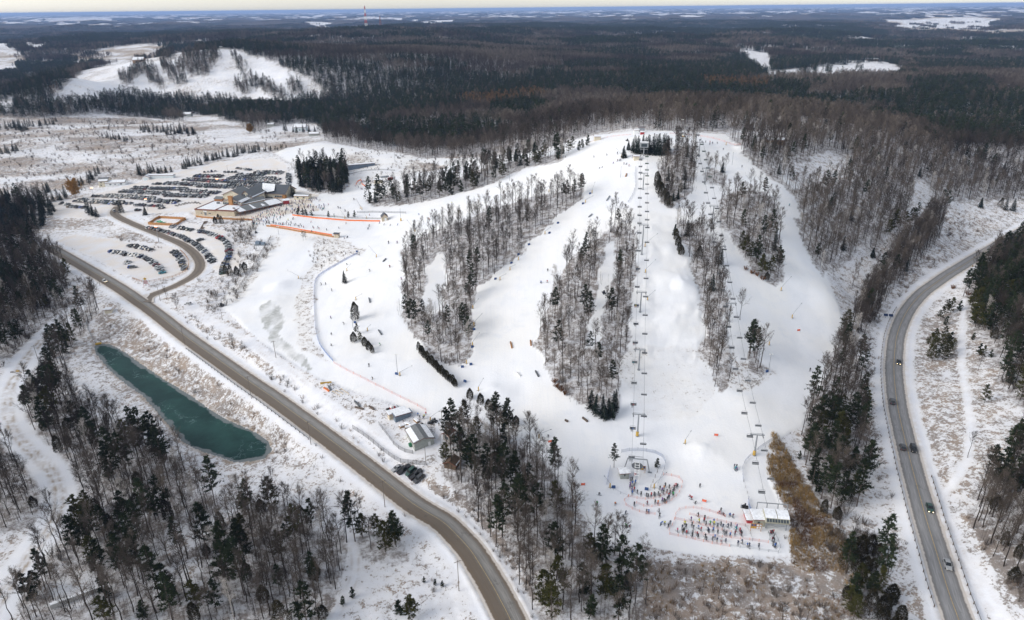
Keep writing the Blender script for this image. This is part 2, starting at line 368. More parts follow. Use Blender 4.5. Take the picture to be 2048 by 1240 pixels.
CLEAR = [
 [(95,192),(110,178),(130,165),(180,137),(230,124),(285,121),(320,113),(345,108),(365,104),(440,98),(470,100),(560,130),(640,165),(645,188),(600,194),(540,203),(480,198),(430,192),(330,188),(250,182),(180,193),(110,199)],
 [(1445,104),(1500,103),(1535,112),(1545,130),(1600,125),(1680,122),(1760,118),(1812,128),(1800,141),(1700,146),(1600,147),(1490,147),(1530,137),(1480,115)],
 [(1760,38),(1860,39),(1960,36),(1995,42),(1960,59),(1880,58),(1790,52)],
 [(1885,73),(1950,75),(1995,82),(1930,88),(1895,83)], [(1710,73),(1800,74),(1790,78),(1712,77)], [(1960,60),(2060,61),(2060,69),(1970,67)],
 [(-60,98),(30,98),(42,107),(20,114),(-60,112)], [(-60,114),(65,116),(40,125),(-60,130)], [(85,37),(210,37),(240,43),(100,43)], [(612,48),(650,48),(675,56),(640,58)],
 [(50,98),(95,94),(95,100),(60,104)], [(140,110),(210,104),(260,98),(330,98),(350,104),(300,113),(230,114),(160,119)],
 [(690,231),(730,231),(745,240),(700,243)], [(-20,196),(30,196),(30,206),(-20,206)], [(40,137),(70,137),(75,152),(55,154)],
 [(580,250),(640,247),(645,262),(600,268)], [(350,230),(372,224),(400,228),(470,245),(530,258),(500,268),(420,256)],
 [(1575,325),(1620,320),(1637,345),(1627,376),(1590,382),(1568,360)], [(1826,362),(1850,362),(1868,420),(1840,440),(1798,470),(1758,530),(1722,590),(1700,645),(1684,645),(1696,590),(1738,525),(1778,468),(1815,430)],
 [(1440,262),(1500,262),(1560,270),(1560,276),(1480,280)],
 [(852,535),(870,508),(890,502),(886,540),(890,622),(868,634),(852,622),(848,575)], [(1210,492),(1234,484),(1228,540),(1208,612),(1204,670),(1183,696),(1172,688),(1173,650),(1191,600),(1198,540)],
 [(1700,560),(1760,530),(1740,500),(1710,520),(1690,540),(1680,580),(1700,600)], [(1780,470),(1830,440),(1850,450),(1820,480)],
 [(330,1060),(420,1030),(460,1000),(480,1010),(430,1060),(380,1100),(340,1110)], [(400,930),(470,980),(460,1010),(400,980)], [(300,1150),(400,1110),(400,1140),(310,1190)],
 [(1600,325),(1660,300),(1700,330),(1680,360),(1640,370),(1600,350)], [(1640,560),(1700,520),(1720,490),(1740,500),(1700,570),(1690,640),(1670,620)],
 [(100,1170),(150,1140),(210,1170),(150,1215),(110,1210)],
]
HILLWOODS = [[(362,122),(372,106),(432,100),(442,108),(430,130),(412,152),(388,155),(366,140)], [(463,108),(480,120),(500,150),(565,182),(540,184),(500,168),(474,136)],
 [(240,158),(275,135),(300,132),(296,142),(270,160),(250,176)], [(290,140),(304,136),(318,160),(330,176),(312,176),(298,160)], [(322,130),(336,122),(350,148),(380,168),(360,172),(336,158)],
 [(346,135),(358,130),(372,150),(366,156)], [(470,165),(490,160),(500,182),(486,192),(474,184)], [(515,168),(545,176),(575,188),(560,198),(530,190)], [(570,160),(600,162),(610,185),(585,190)], [(312,112),(345,108),(350,118),(322,124)]]
GRASS = [
 (0.68, [(-60,225),(60,236),(200,234),(400,245),(560,262),(640,275),(560,302),(330,345),(180,388),(60,420),(-60,440)]),
 (0.75, [(20,440),(230,434),(330,477),(385,499),(345,493),(260,480),(160,470),(110,478),(30,475)]),
 (0.72, [(200,620),(280,650),(400,735),(560,845),(600,875),(560,890),(545,870),(450,820),(350,760),(260,700),(190,680)]),
 (0.60, [(380,620),(450,650),(600,770),(760,890),(870,960),(870,985),(720,905),(560,800),(430,710),(360,655)]),
 (0.50, [(690,480),(730,500),(640,548),(628,570),(632,690),(660,725),(600,700),(590,620),(600,560),(635,520),(620,480),(590,470),(640,470)]),
 (0.50, [(400,570),(470,560),(520,490),(540,470),(560,480),(480,600),(430,620)]),
 (0.60, [(460,430),(520,440),(510,470),(470,540),(480,560),(440,570),(478,500),(450,462),(400,450)]),
 (0.66, [(1850,640),(1930,620),(2000,740),(2048,860),(2048,1000),(1900,985),(1850,900),(1828,740)]),
 (0.80, [(1290,1130),(1450,1122),(1580,1125),(1640,1100),(1700,1100),(1760,1260),(1290,1260)]),
 (0.80, [(855,955),(920,985),(975,1035),(1030,1105),(1070,1180),(1090,1260),(1055,1260),(1020,1170),(960,1085),(900,1020),(860,985)]),
 (0.30, [(1255,700),(1290,690),(1400,700),(1430,790),(1380,840),(1300,840),(1240,760)]),
 (0.55, [(1735,650),(1760,690),(1745,800),(1780,950),(1830,1100),(1870,1240),(1800,1260),(1740,1000),(1720,800)]),
 (0.62, [(1790,560),(1860,500),(1900,440),(1960,420),(2000,440),(1940,495),(1860,540),(1800,600)]),
 (0.70, [(1900,1080),(1960,1150),(2000,1240),(1960,1240),(1900,1130)]),
 (0.75, [(1540,880),(1570,900),(1640,1000),(1665,1060),(1640,1110),(1580,1125),(1580,1060),(1553,985),(1536,930)]),
 (0.45, [(560,930),(700,960),(850,1060),(960,1240),(700,1240),(600,1100),(520,1000)]),
 (0.85, [(1925,1030),(1960,1045),(2060,1130),(2060,1230),(1990,1150)]),
 (0.5, [(1225,745),(1262,690),(1300,700),(1260,770)]), (0.55,[(1420,640),(1470,720),(1540,735),(1560,750),(1480,790),(1400,720)]),
 (0.5, [(720,300),(760,330),(830,320),(900,335),(860,345),(790,350),(740,350)]), (0.6,[(690,310),(730,300),(780,350),(760,370),(700,350)]),
]
BROWNF = [[(-60,113),(65,115),(40,126),(-60,131)], [(140,110),(210,104),(260,98),(330,98),(350,104),(300,113),(230,114),(160,119)], [(2010,44),(2060,44),(2060,50),(2010,50)]]
REEDS = [(1551,877),(1570,905),(1606,963),(1640,1021),(1668,1050),(1690,1085),(1680,1120),(1650,1140),(1615,1140),(1584,1128),(1582,1062),(1574,1021),(1553,980),(1538,936),(1540,905)]
CONIFER_BANDS = [
 [(110,205),(200,195),(330,190),(470,205),(640,205),(740,215),(900,190),(1000,178),(1110,180),(1110,200),(900,225),(740,250),(640,250),(480,245),(330,235),(200,228),(120,232)],
 [(-60,180),(95,180),(110,215),(120,235),(-60,235)], [(-60,128),(110,122),(200,112),(180,132),(100,175),(-60,175)], [(680,150),(820,148),(940,135),(930,150),(800,170),(690,175)],
 [(1050,150),(1380,165),(1480,175),(1620,185),(1600,215),(1450,215),(1250,200),(1080,180)], [(1820,125),(2060,118),(2060,150),(1850,145)], [(700,60),(900,52),(940,60),(720,72)],
 [(980,58),(1500,45),(1780,66),(1700,84),(1300,74),(1000,68)], [(440,260),(520,262),(640,240),(740,255),(640,270)], [(1500,140),(1660,145),(1700,155),(1560,160)], [(1700,90),(1900,96),(2060,90),(2060,105),(1720,102)],
 [(980,205),(1060,200),(1100,230),(1050,250),(980,240)], [(1290,190),(1420,195),(1400,215),(1300,215)], [(1800,170),(1960,160),(2000,190),(1860,215)], [(1740,235),(1900,240),(2060,250),(2060,300),(1900,290)],
 [(700,255),(960,250),(1030,270),(900,300),(740,290)]]
LARCH = [[(900,205),(1080,190),(1110,200),(960,222)], [(1400,165),(1540,170),(1530,185),(1420,182)], [(100,182),(130,180),(140,195),(110,200)]]
W = {k: wpoly(v) for k, v in WOODS.items()}
def lowered(p):
    "a far clearing reaches down by the height of the trees standing below it"
    m_ = (min(q_[1] for q_ in p) + max(q_[1] for q_ in p)) / 2; w_ = unproj([q_[0] for q_ in p], [q_[1] for q_ in p]); z_ = to_px(w_)[:, 2]
    return [(q_[0], q_[1] + (15.5 * 1365 / z_[i] * .95 * (.45 if p is CLEAR[0] else 1) if q_[1] >= m_ and z_[i] > 700 else 0)) for i, q_ in enumerate(p)]
CL = [wpoly(lowered(p)) for p in CLEAR]
HW = [wpoly(p) for p in HILLWOODS]
WCB = [wpoly(p) for p in CONIFER_BANDS]; WLA = [wpoly(p) for p in LARCH]
WG = [(a, wpoly(p)) for a, p in GRASS]
WB = [wpoly(p) for p in BROWNF]
wmelt = wpoly(MELT); wski, wlu, wlm, wlb, wpond, wlodge, wreed = [wpoly(p) for p in (SKI, LOT_U, LOT_M, LOT_B, POND, LODGE, REEDS)]

# roads and their level, terrain pressed flat under them
roads = {}
for nm, pts, wd in (('left', ROAD_L, 8.8), ('entry', ROAD_E, 6.6), ('right', ROAD_R, 7.6)):
    p = wpath(pts, 2.5, 3)
    k = np.ones(15) / 15; zz = np.convolve(np.pad(p[:, 2], 7, 'edge'), k, 'valid'); p[:, 2] = np.convolve(np.pad(zz, 7, 'edge'), k, 'valid')
    roads[nm] = (p, wd)
def path_dist(x, y, p, reach):
    "distance to a path and level of its nearest point, for grid points"
    dist = np.full(x.shape, 1e9); lev = np.zeros(x.shape)
    b = (x > p[:, 0].min() - reach) & (x < p[:, 0].max() + reach) & (y > p[:, 1].min() - reach) & (y < p[:, 1].max() + reach)
    xs = x[b]; ys = y[b]; dd = np.full(xs.shape, 1e9); ll = np.zeros(xs.shape)
    for i in range(len(p) - 1):
        ax, ay, az_ = p[i]; bx, by, bz = p[i + 1]
        near = (np.abs(xs - ax) < reach + 4) & (np.abs(ys - ay) < reach + 4)
        if not near.any(): continue
        xx = xs[near]; yy = ys[near]; L2 = (bx - ax) ** 2 + (by - ay) ** 2
        t = np.clip(((xx - ax) * (bx - ax) + (yy - ay) * (by - ay)) / L2, 0, 1)
        d = np.hypot(xx - ax - t * (bx - ax), yy - ay - t * (by - ay))
        cd = dd[near]; cl = ll[near]; s = d < cd; cd[s] = d[s]; cl[s] = (az_ + t * (bz - az_))[s]; dd[near] = cd; ll[near] = cl
    dist[b] = dd; lev[b] = ll
    return dist, lev

GR = np.hypot(GX, GY)
wamp = np.interp(GR, [150, 600, 2000], [2.5, 5, 14])
JX = GX + wamp * fbm(GX / 9, GY / 9, 3, 101); JY = GY + wamp * fbm(GX / 9, GY / 9, 3, 102)   # ragged edges
inwood = np.zeros(GX.shape, bool)
for k, p in W.items(): inwood |= inpoly(JX, JY, p)
inwood |= GR > 3600
patch_ = fbm(GX / 48, GY / 34, 3, 123)
for ic_, p in enumerate(CL): inwood &= ~(inpoly(JX, JY, p) & ((GR < 800) | (ic_ == 0) | (patch_ > -.42)))
hillw = np.zeros(GX.shape, bool)
for p in HW: hillw |= inpoly(JX, JY, p)
inwood |= hillw
fields = 0.6 * fbm(GX / 900 + 0.3 * fbm(GX / 300, GY / 300, 2, 5), GY / 1300, 4, 31) + 0.55 * fbm(GX / 190, GY / 520, 2, 35)
ftar = np.interp(GR, [2500, 4500, 7000, 12000, 30000], [1.2, 0.50, 0.34, 0.10, 0.0])
inwood &= ~((GR > 3600) & (fields > ftar))
insk = inpoly(GX, GY, wski); inlot = inpoly(GX, GY, wlu) | inpoly(GX, GY, wlm) | inpoly(GX, GY, wlb); inlodge = inpoly(GX, GY, wlodge)
piste = (insk & ~inwood)
g_ = np.full(GX.shape, 0.55)
g_[GR > 1000] = 0.45
for a, p in WG: g_[inpoly(JX, JY, p)] = a
gp = piste.copy()
for a, p in WG: gp &= ~inpoly(JX, JY, p)
g_[gp] = 0.0; g_[inpoly(GX, GY, CL[0]) & (GR > 1000)] = 0.38; g_[inlot] = 0.0
g_ += (0.14 * fbm(GX / 14, GY / 14, 3, 3) + np.where((GR > 550) & (GX < 0), 0.55 * fbm(GX / 60, GY / 30, 4, 13), 0)) * (g_ > 0)
litter = inwood.astype(float); litter[gp] = 0
dirt = inlot * 0.55; dirt[inlodge] = 0.85
brownf = np.zeros(GX.shape)
for p in WB: brownf[inpoly(JX, JY, p)] = 1
brownf *= np.clip(0.5 + 1.6 * fbm(GX / 60, GY / 30, 3, 63), 0, .9)
brownf[(GR > 4000) & ~inwood & (fbm(GX / 500, GY / 900, 2, 77) > 0.25)] = 0.8
packed = np.zeros(GX.shape)
for pts, wd, am in ((TRACK_L, 2.8, 1.0), (TRACK_R, 1.6, .2), (TRACK_S, 3.0, 0.3), (TRACK_B, 2.0, .35), (TRACK_D, 2.2, .35)):
    d, _ = path_dist(GX, GY, wpath(pts, 3, 2), 9); mk = np.clip((wd - d) / 0.8, 0, 1); rut = np.exp(-((d - 1.05) / 0.5) ** 2); packed = np.maximum(packed, np.maximum(mk * am * .35, rut * am * 1.6 * np.clip(.6 + fbm(GX / 12, GY / 12, 2, 7), .1, 1)).clip(0, 1)); sw_ = np.clip((6.5 - d) / 1.5, 0, 1) if pts is TRACK_L else mk; g_ *= 1 - sw_ * 0.93
    litter *= 1 - sw_
melt = inpoly(JX, JY, wmelt) * np.clip(0.6 + 0.9 * fbm(GX / 3.5, GY / 9, 3, 44), 0, 1)
# the entry road meets the main road at its level
pe_, _w = roads['entry']; pl_, _w2 = roads['left']; dl_ = np.concatenate([[0], np.cumsum(np.hypot(*np.diff(pe_[:, :2], axis=0).T))]); z0_ = pl_[int(np.argmin(np.hypot(pl_[:, 0] - pe_[0, 0], pl_[:, 1] - pe_[0, 1]))), 2]
kk_ = np.clip(1 - dl_ / 34, 0, 1); kk_ = kk_ * kk_ * (3 - 2 * kk_); pe_[:, 2] = pe_[:, 2] * (1 - kk_) + z0_ * kk_
# relief: small natural bumps off the pistes, snow heaps on them
rough_m = np.where(piste | inlot | inlodge, 0.12, 1.0)
amp = np.interp(GR, [150, 800, 2500, 8000, 30000], [0.7, 1.2, 5, 10, 14])
GZ = GZ + (piste & (GR < 700)) * 0.55 * fbm(GX / 16, GY / 22, 3, 91) + rough_m * amp * fbm(GX / 38, GY / 38, 3, 11) * np.interp(GR, [1000, 3000], [1, 0.4]) + (GR > 1500) * np.interp(GR, [1500, 2600, 9000], [0, 42, 55]) * fbm(GX / 620, GY / 520, 4, 21)
GZ += rough_m * 0.18 * fbm(GX / 3.2, GY / 3.2, 2, 61) * (GR < 700) * (g_ > 0.2)
for u, v, r, h in ((1410,905,9,3.2),(560,572,9,3.0),(552,604,10,3.0),(1345,500,7,2.5),(1352,560,9,3.2),(1365,620,10,3.0),(1335,640,8,2.0),(1330,560,6,2),(1370,575,6,2.2),(1350,660,9,2.2),(1482,297,5,4.5),(1492,306,6,3),(1000,790,7,2.6),(1480,800,8,1.2),(980,778,4,1.6),(1590,560,7,1.4),(1330,720,7,1.0)):
    c = at(u, v); d2 = (GX - c.x) ** 2 + (GY - c.y) ** 2
    GZ += 0.5 * h * np.exp(-d2 / (2 * (r * 0.55) ** 2)) * (1 + 0.25 * fbm(GX / 3, GY / 3, 2, 41))
wmog = wpoly([(1300,430),(1350,440),(1385,560),(1410,680),(1390,740),(1290,720),(1290,560)]); GZ += inpoly(JX, JY, wmog) * 1.0 * np.abs(fbm(GX / 9, GY / 7, 3, 131)) ** .8
# pond basin
PL = float(np.median(hz(wpond[:, 0], wpond[:, 1]))) - 0.4
pin = inpoly(GX, GY, wpond)
pd_, _ = path_dist(GX, GY, np.c_[np.vstack([wpond, wpond[:1]]), np.zeros(len(wpond) + 1)], 16)
brownf = np.maximum(brownf, np.where(pin | (pd_ < 1.6 + 1.2 * fbm(GX / 5, GY / 5, 2, 15)), .75, 0) * np.clip(.7 + fbm(GX / 3, GY / 3, 2, 16), 0, 1)); g_ = np.where((pd_ < 6) & ~pin, np.maximum(g_, .62), g_)
bk = np.clip(1 - pd_ / 14, 0, 1); bk = bk * bk * (3 - 2 * bk)
GZ = np.where(pin, PL - 0.2 - np.clip(pd_ * 0.4, 0, 2.5), GZ * (1 - bk) + (PL + 0.15 + pd_ * 0.12) * bk)
# flat pads under lots
shoulder = np.zeros(GX.shape)
for nm in ('entry', 'left', 'right'):
    p, wd = roads[nm]; d, lv = path_dist(GX, GY, p, 14)
    k = np.clip(1 - (d - wd / 2 - 1.0) / 8.0, 0, 1); k = k * k * (3 - 2 * k)
    GZ = GZ * (1 - k) + (lv - 0.10) * k
    bank = np.exp(-((d - wd / 2 - 1.3) / 0.8) ** 2) * 0.28 * (1 + 0.5 * fbm(GX / 4, GY / 4, 2, 8)); GZ += np.where((d > wd / 2 + 0.35) & ~((nm == 'entry') & (np.hypot(GX - roads['entry'][0][0, 0], GY - roads['entry'][0][0, 1]) < 22)), bank, 0)
    if nm == 'entry': keep_bank = None
    if nm == 'left': mouth = np.hypot(GX - roads['entry'][0][6, 0], GY - roads['entry'][0][6, 1]) < 12; GZ = np.where(mouth & (d < 14), GZ - np.where(d > wd / 2 + 0.35, bank, 0), GZ)
    g_ *= np.clip((d - wd / 2 - 2.5) / 2, 0, 1); shoulder = np.maximum(shoulder, np.clip(1 - (d - wd / 2) / 2.2, 0, 1)); litter *= np.clip((d - wd / 2 - 2) / 2, 0, 1)

def zg(x, y): return float(hz(x, y)[0])
def ground_mask(G, x, y):
    fa, fr = gi(np.arctan2(x, y), np.log(np.hypot(x, y))); return G[np.round(fr).astype(int), np.round(fa).astype(int)]

# ------------------------------------------------------------------ ground
mg = bpy.data.materials.new('snow_ground'); mg.use_nodes = True
q = N(mg); bs = mg.node_tree.nodes['Principled BSDF']
gr, lt, dt, pi, br, pk, sh = [q.attr(a) for a in ('grass', 'litter', 'dirt', 'piste', 'brown', 'packed', 'shoulder')]
n1 = q.noise(1.1, 6, rough=0.75); n2 = q.noise(0.09, 4); n3 = q.noise(3.1, 3); n4 = q.noise(0.35, 4)
snow = q.mix(q.ramp(n2, 0.35, 0.7), (0.78, 0.80, 0.85), (0.86, 0.865, 0.89))
piste_c = q.mix(q.ramp(q.noise(0.035, 3), 0.35, 0.65), (0.85, 0.865, 0.895), (0.885, 0.88, 0.87))
snow = q.mix(pi, snow, piste_c)
tr_ = q.noise(0.12, 5, rough=.7); snow = q.mix(q.math('MULTIPLY', pi, q.ramp(tr_, .52, .66, 0, .5)), snow, (0.78, 0.80, 0.835))
mp = mg.node_tree.nodes.new('ShaderNodeMapping'); mp.inputs['Scale'].default_value = (2.2, .05, .05); mp.inputs['Rotation'].default_value = (0, 0, .35); q.l.new(q.pos(), mp.inputs['Vector'])
snow = q.mix(q.math('MULTIPLY', pi, q.ramp(q.noise(1.0, 2, mp.outputs[0]), .5, .68, 0, .22)), snow, (0.74, 0.765, 0.81))
c_t = q.math('MULTIPLY', gr, 0.42, True); snow = q.mix(q.math('MULTIPLY', c_t, q.ramp(n4, .3, .6, .4, 1.0)), snow, (0.56, 0.50, 0.43))
# weeds poking through
gm = q.math('ADD', q.math('MULTIPLY', n1, 0.62), q.math('MULTIPLY', n4, 0.38))
thr = q.math('SUBTRACT', 0.672, q.math('MULTIPLY', gr, 0.30))
gf = q.math('MULTIPLY', q.ramp(gm, thr, q.math('ADD', thr, 0.06)), q.ramp(gr, 0.02, 0.12))
gcol = q.mix(q.ramp(n2, 0.4, 0.62), (0.15, 0.115, 0.09), (0.24, 0.155, 0.09))
gcol = q.mix(q.ramp(n3, 0.4, 0.8), gcol, (0.34, 0.29, 0.25))
c = q.mix(q.math('MULTIPLY', gf, 0.8), snow, gcol)
# forest floor
lf = q.math('MULTIPLY', lt, q.ramp(q.math('ADD', q.math('MULTIPLY', n1, 0.5), q.math('MULTIPLY', n4, 0.5)), 0.40, 0.58, 0.15, 0.85))
c = q.mix(lf, c, q.mix(n3, (0.17, 0.145, 0.13), (0.30, 0.275, 0.265)))
c = q.mix(q.math('MULTIPLY', dt, q.ramp(n2, 0.25, 0.7, 0.3, 1.0)), c, (0.66, 0.56, 0.44))
c = q.mix(br, c, (0.36, 0.29, 0.22))
c = q.mix(q.math('MULTIPLY', pk, q.ramp(n4, 0.3, 0.65)), c, (0.40, 0.33, 0.26))
c = q.mix(q.math('MULTIPLY', sh, q.ramp(n4, 0.3, 0.65, 0.15, 0.85)), c, (0.56, 0.49, 0.41))
c = q.mix(q.math('MULTIPLY', q.attr('melt'), q.ramp(q.noise(0.6, 4), .3, .6, .55, .95)), c, (0.40, 0.41, 0.39))
q.l.new(c, bs.inputs['Base Color']); bs.inputs['Roughness'].default_value = 0.9; bs.inputs['Specular IOR Level'].default_value = 0.15
bmp = mg.node_tree.nodes.new('ShaderNodeBump'); bmp.inputs['Strength'].default_value = 0.5; bmp.inputs['Distance'].default_value = 0.25
q.l.new(q.math('ADD', n1, q.math('MULTIPLY', gf, 0.5)), bmp.inputs['Height']); q.l.new(bmp.outputs[0], bs.inputs['Normal'])

idx = np.arange(NR * NA).reshape(NR, NA)
F = np.stack([idx[:-1, :-1], idx[:-1, 1:], idx[1:, 1:], idx[1:, :-1]], -1).reshape(-1, 4)
me = mesh_np('ground', np.stack([GX, GY, GZ], -1).reshape(-1, 3), F, [mg], smooth=True)
for nm, G in (('grass', g_), ('litter', litter), ('dirt', dirt), ('piste', piste.astype(float)), ('brown', brownf), ('packed', packed), ('shoulder', shoulder), ('melt', melt)):
    a = me.attributes.new(nm, 'FLOAT', 'POINT'); a.data.foreach_set('value', G.astype(np.float32).ravel())
ground = link('ground', me, kind='structure')

# ------------------------------------------------------------------ pond
mw = bpy.data.materials.new('pond_water'); mw.use_nodes = True; q = N(mw); bs = mw.node_tree.nodes['Principled BSDF']
wn = q.noise(0.045, 5, rough=.65); wn2 = q.noise(0.12, 5, rough=0.65)
c = q.mix(q.ramp(wn, 0.35, 0.7), (0.010, 0.037, 0.034), (0.026, 0.080, 0.069))
ice = q.ramp(q.math('ABSOLUTE', q.math('SUBTRACT', wn2, 0.5)), 0.0, 0.012, 1.0, 0.0)
ice = q.math('MULTIPLY', ice, q.ramp(q.noise(0.05, 2), 0.5, 0.62))
c = q.mix(q.math('MULTIPLY', ice, 0.55), c, (0.25, 0.38, 0.38))
rim = q.attr('rim'); rf = q.ramp(q.math('ADD', rim, q.math('MULTIPLY', q.math('SUBTRACT', wn2, 0.5), 1.4)), 0.62, 0.8)
c = q.mix(q.math('MULTIPLY', rf, 0.8), c, (0.23, 0.25, 0.255))
q.l.new(c, bs.inputs['Base Color']); q.l.new(q.ramp(rf, 0, 1, 0.4, 0.7), bs.inputs['Roughness']); bs.inputs['Specular IOR Level'].default_value = 0.08
b = wpond.mean(0)
edge = smooth_path(np.c_[np.vstack([wpond, wpond[:1]]), np.zeros(len(wpond) + 1)], 1)[:-1, :2]
# medial strip fill: grid clipped by the outline
xs = np.arange(edge[:, 0].min() - 2, edge[:, 0].max() + 2, 1.5); ys = np.arange(edge[:, 1].min() - 2, edge[:, 1].max() + 2, 1.5)
XX, YY = np.meshgrid(xs, ys); pdist, _ = path_dist(XX, YY, np.c_[np.vstack([edge, edge[:1]]), np.zeros(len(edge) + 1)], 12)
inside = inpoly(XX, YY, edge) | (pdist < 2.5)
ii = np.arange(XX.size).reshape(XX.shape); ok = inside[:-1, :-1] & inside[1:, :-1] & inside[:-1, 1:] & inside[1:, 1:]
FF = np.stack([ii[:-1, :-1], ii[:-1, 1:], ii[1:, 1:], ii[1:, :-1]], -1)[ok]
me = mesh_np('pond_water', np.stack([XX, YY, np.full(XX.shape, PL)], -1).reshape(-1, 3), FF, [mw])
rimv = np.where(inpoly(XX, YY, edge), np.clip(1 - pdist / 4.5, 0, 1), 1.0)
a = me.attributes.new('rim', 'FLOAT', 'POINT'); a.data.foreach_set('value', rimv.astype(np.float32).ravel())
link('pond_water', me, kind='structure')

# ------------------------------------------------------------------ roads
def road_mat(name, grey, brown, muddy, left):
    m = bpy.data.materials.new(name); m.use_nodes = True; q = N(m); bs = m.node_tree.nodes['Principled BSDF']
    ac = q.attr('across'); al = q.attr('along')
    cv = m.node_tree.nodes.new('ShaderNodeCombineXYZ'); q.l.new(ac, cv.inputs[0]); q.l.new(q.math('MULTIPLY', al, 0.06), cv.inputs[1])
    st = q.noise(3.0, 3, cv.outputs[0]); nz = q.noise(0.8, 4)
    c = q.mix(q.ramp(st, 0.3, 0.7), tuple(x * 0.82 for x in grey), tuple(x * 1.2 for x in grey))
    aa = q.math('ABSOLUTE', ac)
    wear = q.ramp(q.math('ABSOLUTE', q.math('SUBTRACT', aa, 1.75)), 0.5, 1.3)   # wheel tracks cleaner than lane middle
    c = q.mix(q.math('MULTIPLY', wear, 0.6), c, tuple(x * 0.62 for x in grey))
    if left:
        c = q.mix(q.math('MULTIPLY', q.ramp(q.math('ADD', ac, q.math('MULTIPLY', nz, 1.0)), -0.3, 1.6, 0.0, 1.0), muddy), c, tuple(x * 0.75 for x in brown))
    ed = q.ramp(q.math('ADD', aa, q.math('MULTIPLY', nz, 1.2)), 3.2, 4.4)
    c = q.mix(q.math('MULTIPLY', ed, 0.85), c, tuple(x * 0.9 for x in brown))
    se = q.ramp(q.math('ADD', aa, q.math('MULTIPLY', nz, 0.9)), q.attr('halfw'), q.math('ADD', q.attr('halfw'), 0.5))
    c = q.mix(se, c, (0.62, 0.57, 0.52))
    crk = q.ramp(q.noise(0.25, 5, rough=0.7), 0.6, 0.68)
    c = q.mix(q.math('MULTIPLY', crk, 0.3), c, (0.05, 0.045, 0.04))
    q.l.new(c, bs.inputs['Base Color']); bs.inputs['Roughness'].default_value = 0.75
    return m
mats_r = {'left': road_mat('road_asphalt', (0.25, 0.24, 0.225), (0.185, 0.14, 0.098), 0.85, True), 'entry': road_mat('entry_asphalt', (0.19, 0.155, 0.12), (0.23, 0.18, 0.13), 0.0, False),
          'right': road_mat('right_asphalt', (0.27, 0.268, 0.27), (0.20, 0.175, 0.155), 0.0, False)}
myel = new_mat('yellow_line_paint', (0.46, 0.34, 0.16), 0.7, noise=0.25, nscale=1.2)
def ribbon(name, p, offs, mat, dz, halfw=3.5, flare=0, **props):
    t = np.gradient(p[:, :2], axis=0); t /= np.linalg.norm(t, axis=1)[:, None]; nn = np.stack([t[:, 1], -t[:, 0]], 1)
    V = []; ac = []; al = []
    s = np.concatenate([[0], np.cumsum(np.hypot(*np.diff(p[:, :2], axis=0).T))])
    wf = 1 + flare * np.clip(1 - s / 14, 0, 1) ** 2
    for o in offs:
        V.append(np.c_[p[:, :2] + nn * (o * wf)[:, None], p[:, 2] + dz]); ac.append(np.full(len(p), o)); al.append(s)
    V = np.stack(V, 1); m_, k = V.shape[:2]; ii = np.arange(m_ * k).reshape(m_, k)
    FF = np.stack([ii[:-1, :-1], ii[:-1, 1:], ii[1:, 1:], ii[1:, :-1]], -1).reshape(-1, 4)
    me = mesh_np(name, V.reshape(-1, 3), FF, [mat])
    for nm, arr in (('across', np.stack(ac, 1)), ('along', np.stack(al, 1)), ('halfw', np.full((m_, k), halfw))):
        a = me.attributes.new(nm, 'FLOAT', 'POINT'); a.data.foreach_set('value', arr.astype(np.float32).ravel())
    return link(name, me, kind='structure', **props)
for nm, (p, wd) in roads.items():
    h = wd / 2 + 0.5
    ribbon({'left': 'road', 'entry': 'entry_road', 'right': 'highway'}[nm], p, [-h, -h * .6, -h * .2, h * .2, h * .6, h], mats_r[nm], 0.03 if nm != 'entry' else 0.015, wd / 2 - 0.1, 1.1 if nm == 'entry' else 0)
    if nm != 'entry':
        ribbon('centre_line', p, [-0.07, 0.07] if nm == 'left' else [-0.09, 0.09], myel, 0.045)
# ------------------------------------------------------------------ vegetation
bark = new_mat('bare_bark', (0.048, 0.040, 0.034), 1.0, spec=0.0, noise=0.25, nscale=0.6, rand=0.3)
twig = bpy.data.materials.new('twig_bark'); twig.use_nodes = True; q = N(twig); bs = twig.node_tree.nodes['Principled BSDF']
c = q.mix(q.ramp(q.noise(0.006, 3), .38, .62), (0.058, 0.048, 0.041), (0.135, 0.113, 0.096)); vm = twig.node_tree.nodes.new('ShaderNodeVectorMath'); vm.operation = 'SCALE'
q.l.new(c, vm.inputs[0]); q.l.new(q.ramp(twig.node_tree.nodes.new('ShaderNodeObjectInfo').outputs['Random'], 0, 1, .6, 1.3), vm.inputs['Scale']); q.l.new(vm.outputs[0], bs.inputs['Base Color']); bs.inputs['Roughness'].default_value = 1; bs.inputs['Specular IOR Level'].default_value = 0
birch = new_mat('birch_bark', (0.42, 0.39, 0.36), 0.85, noise=0.3, nscale=2.0)
pbark = new_mat('pine_bark', (0.085, 0.065, 0.052), 0.9, noise=0.25, nscale=0.8)
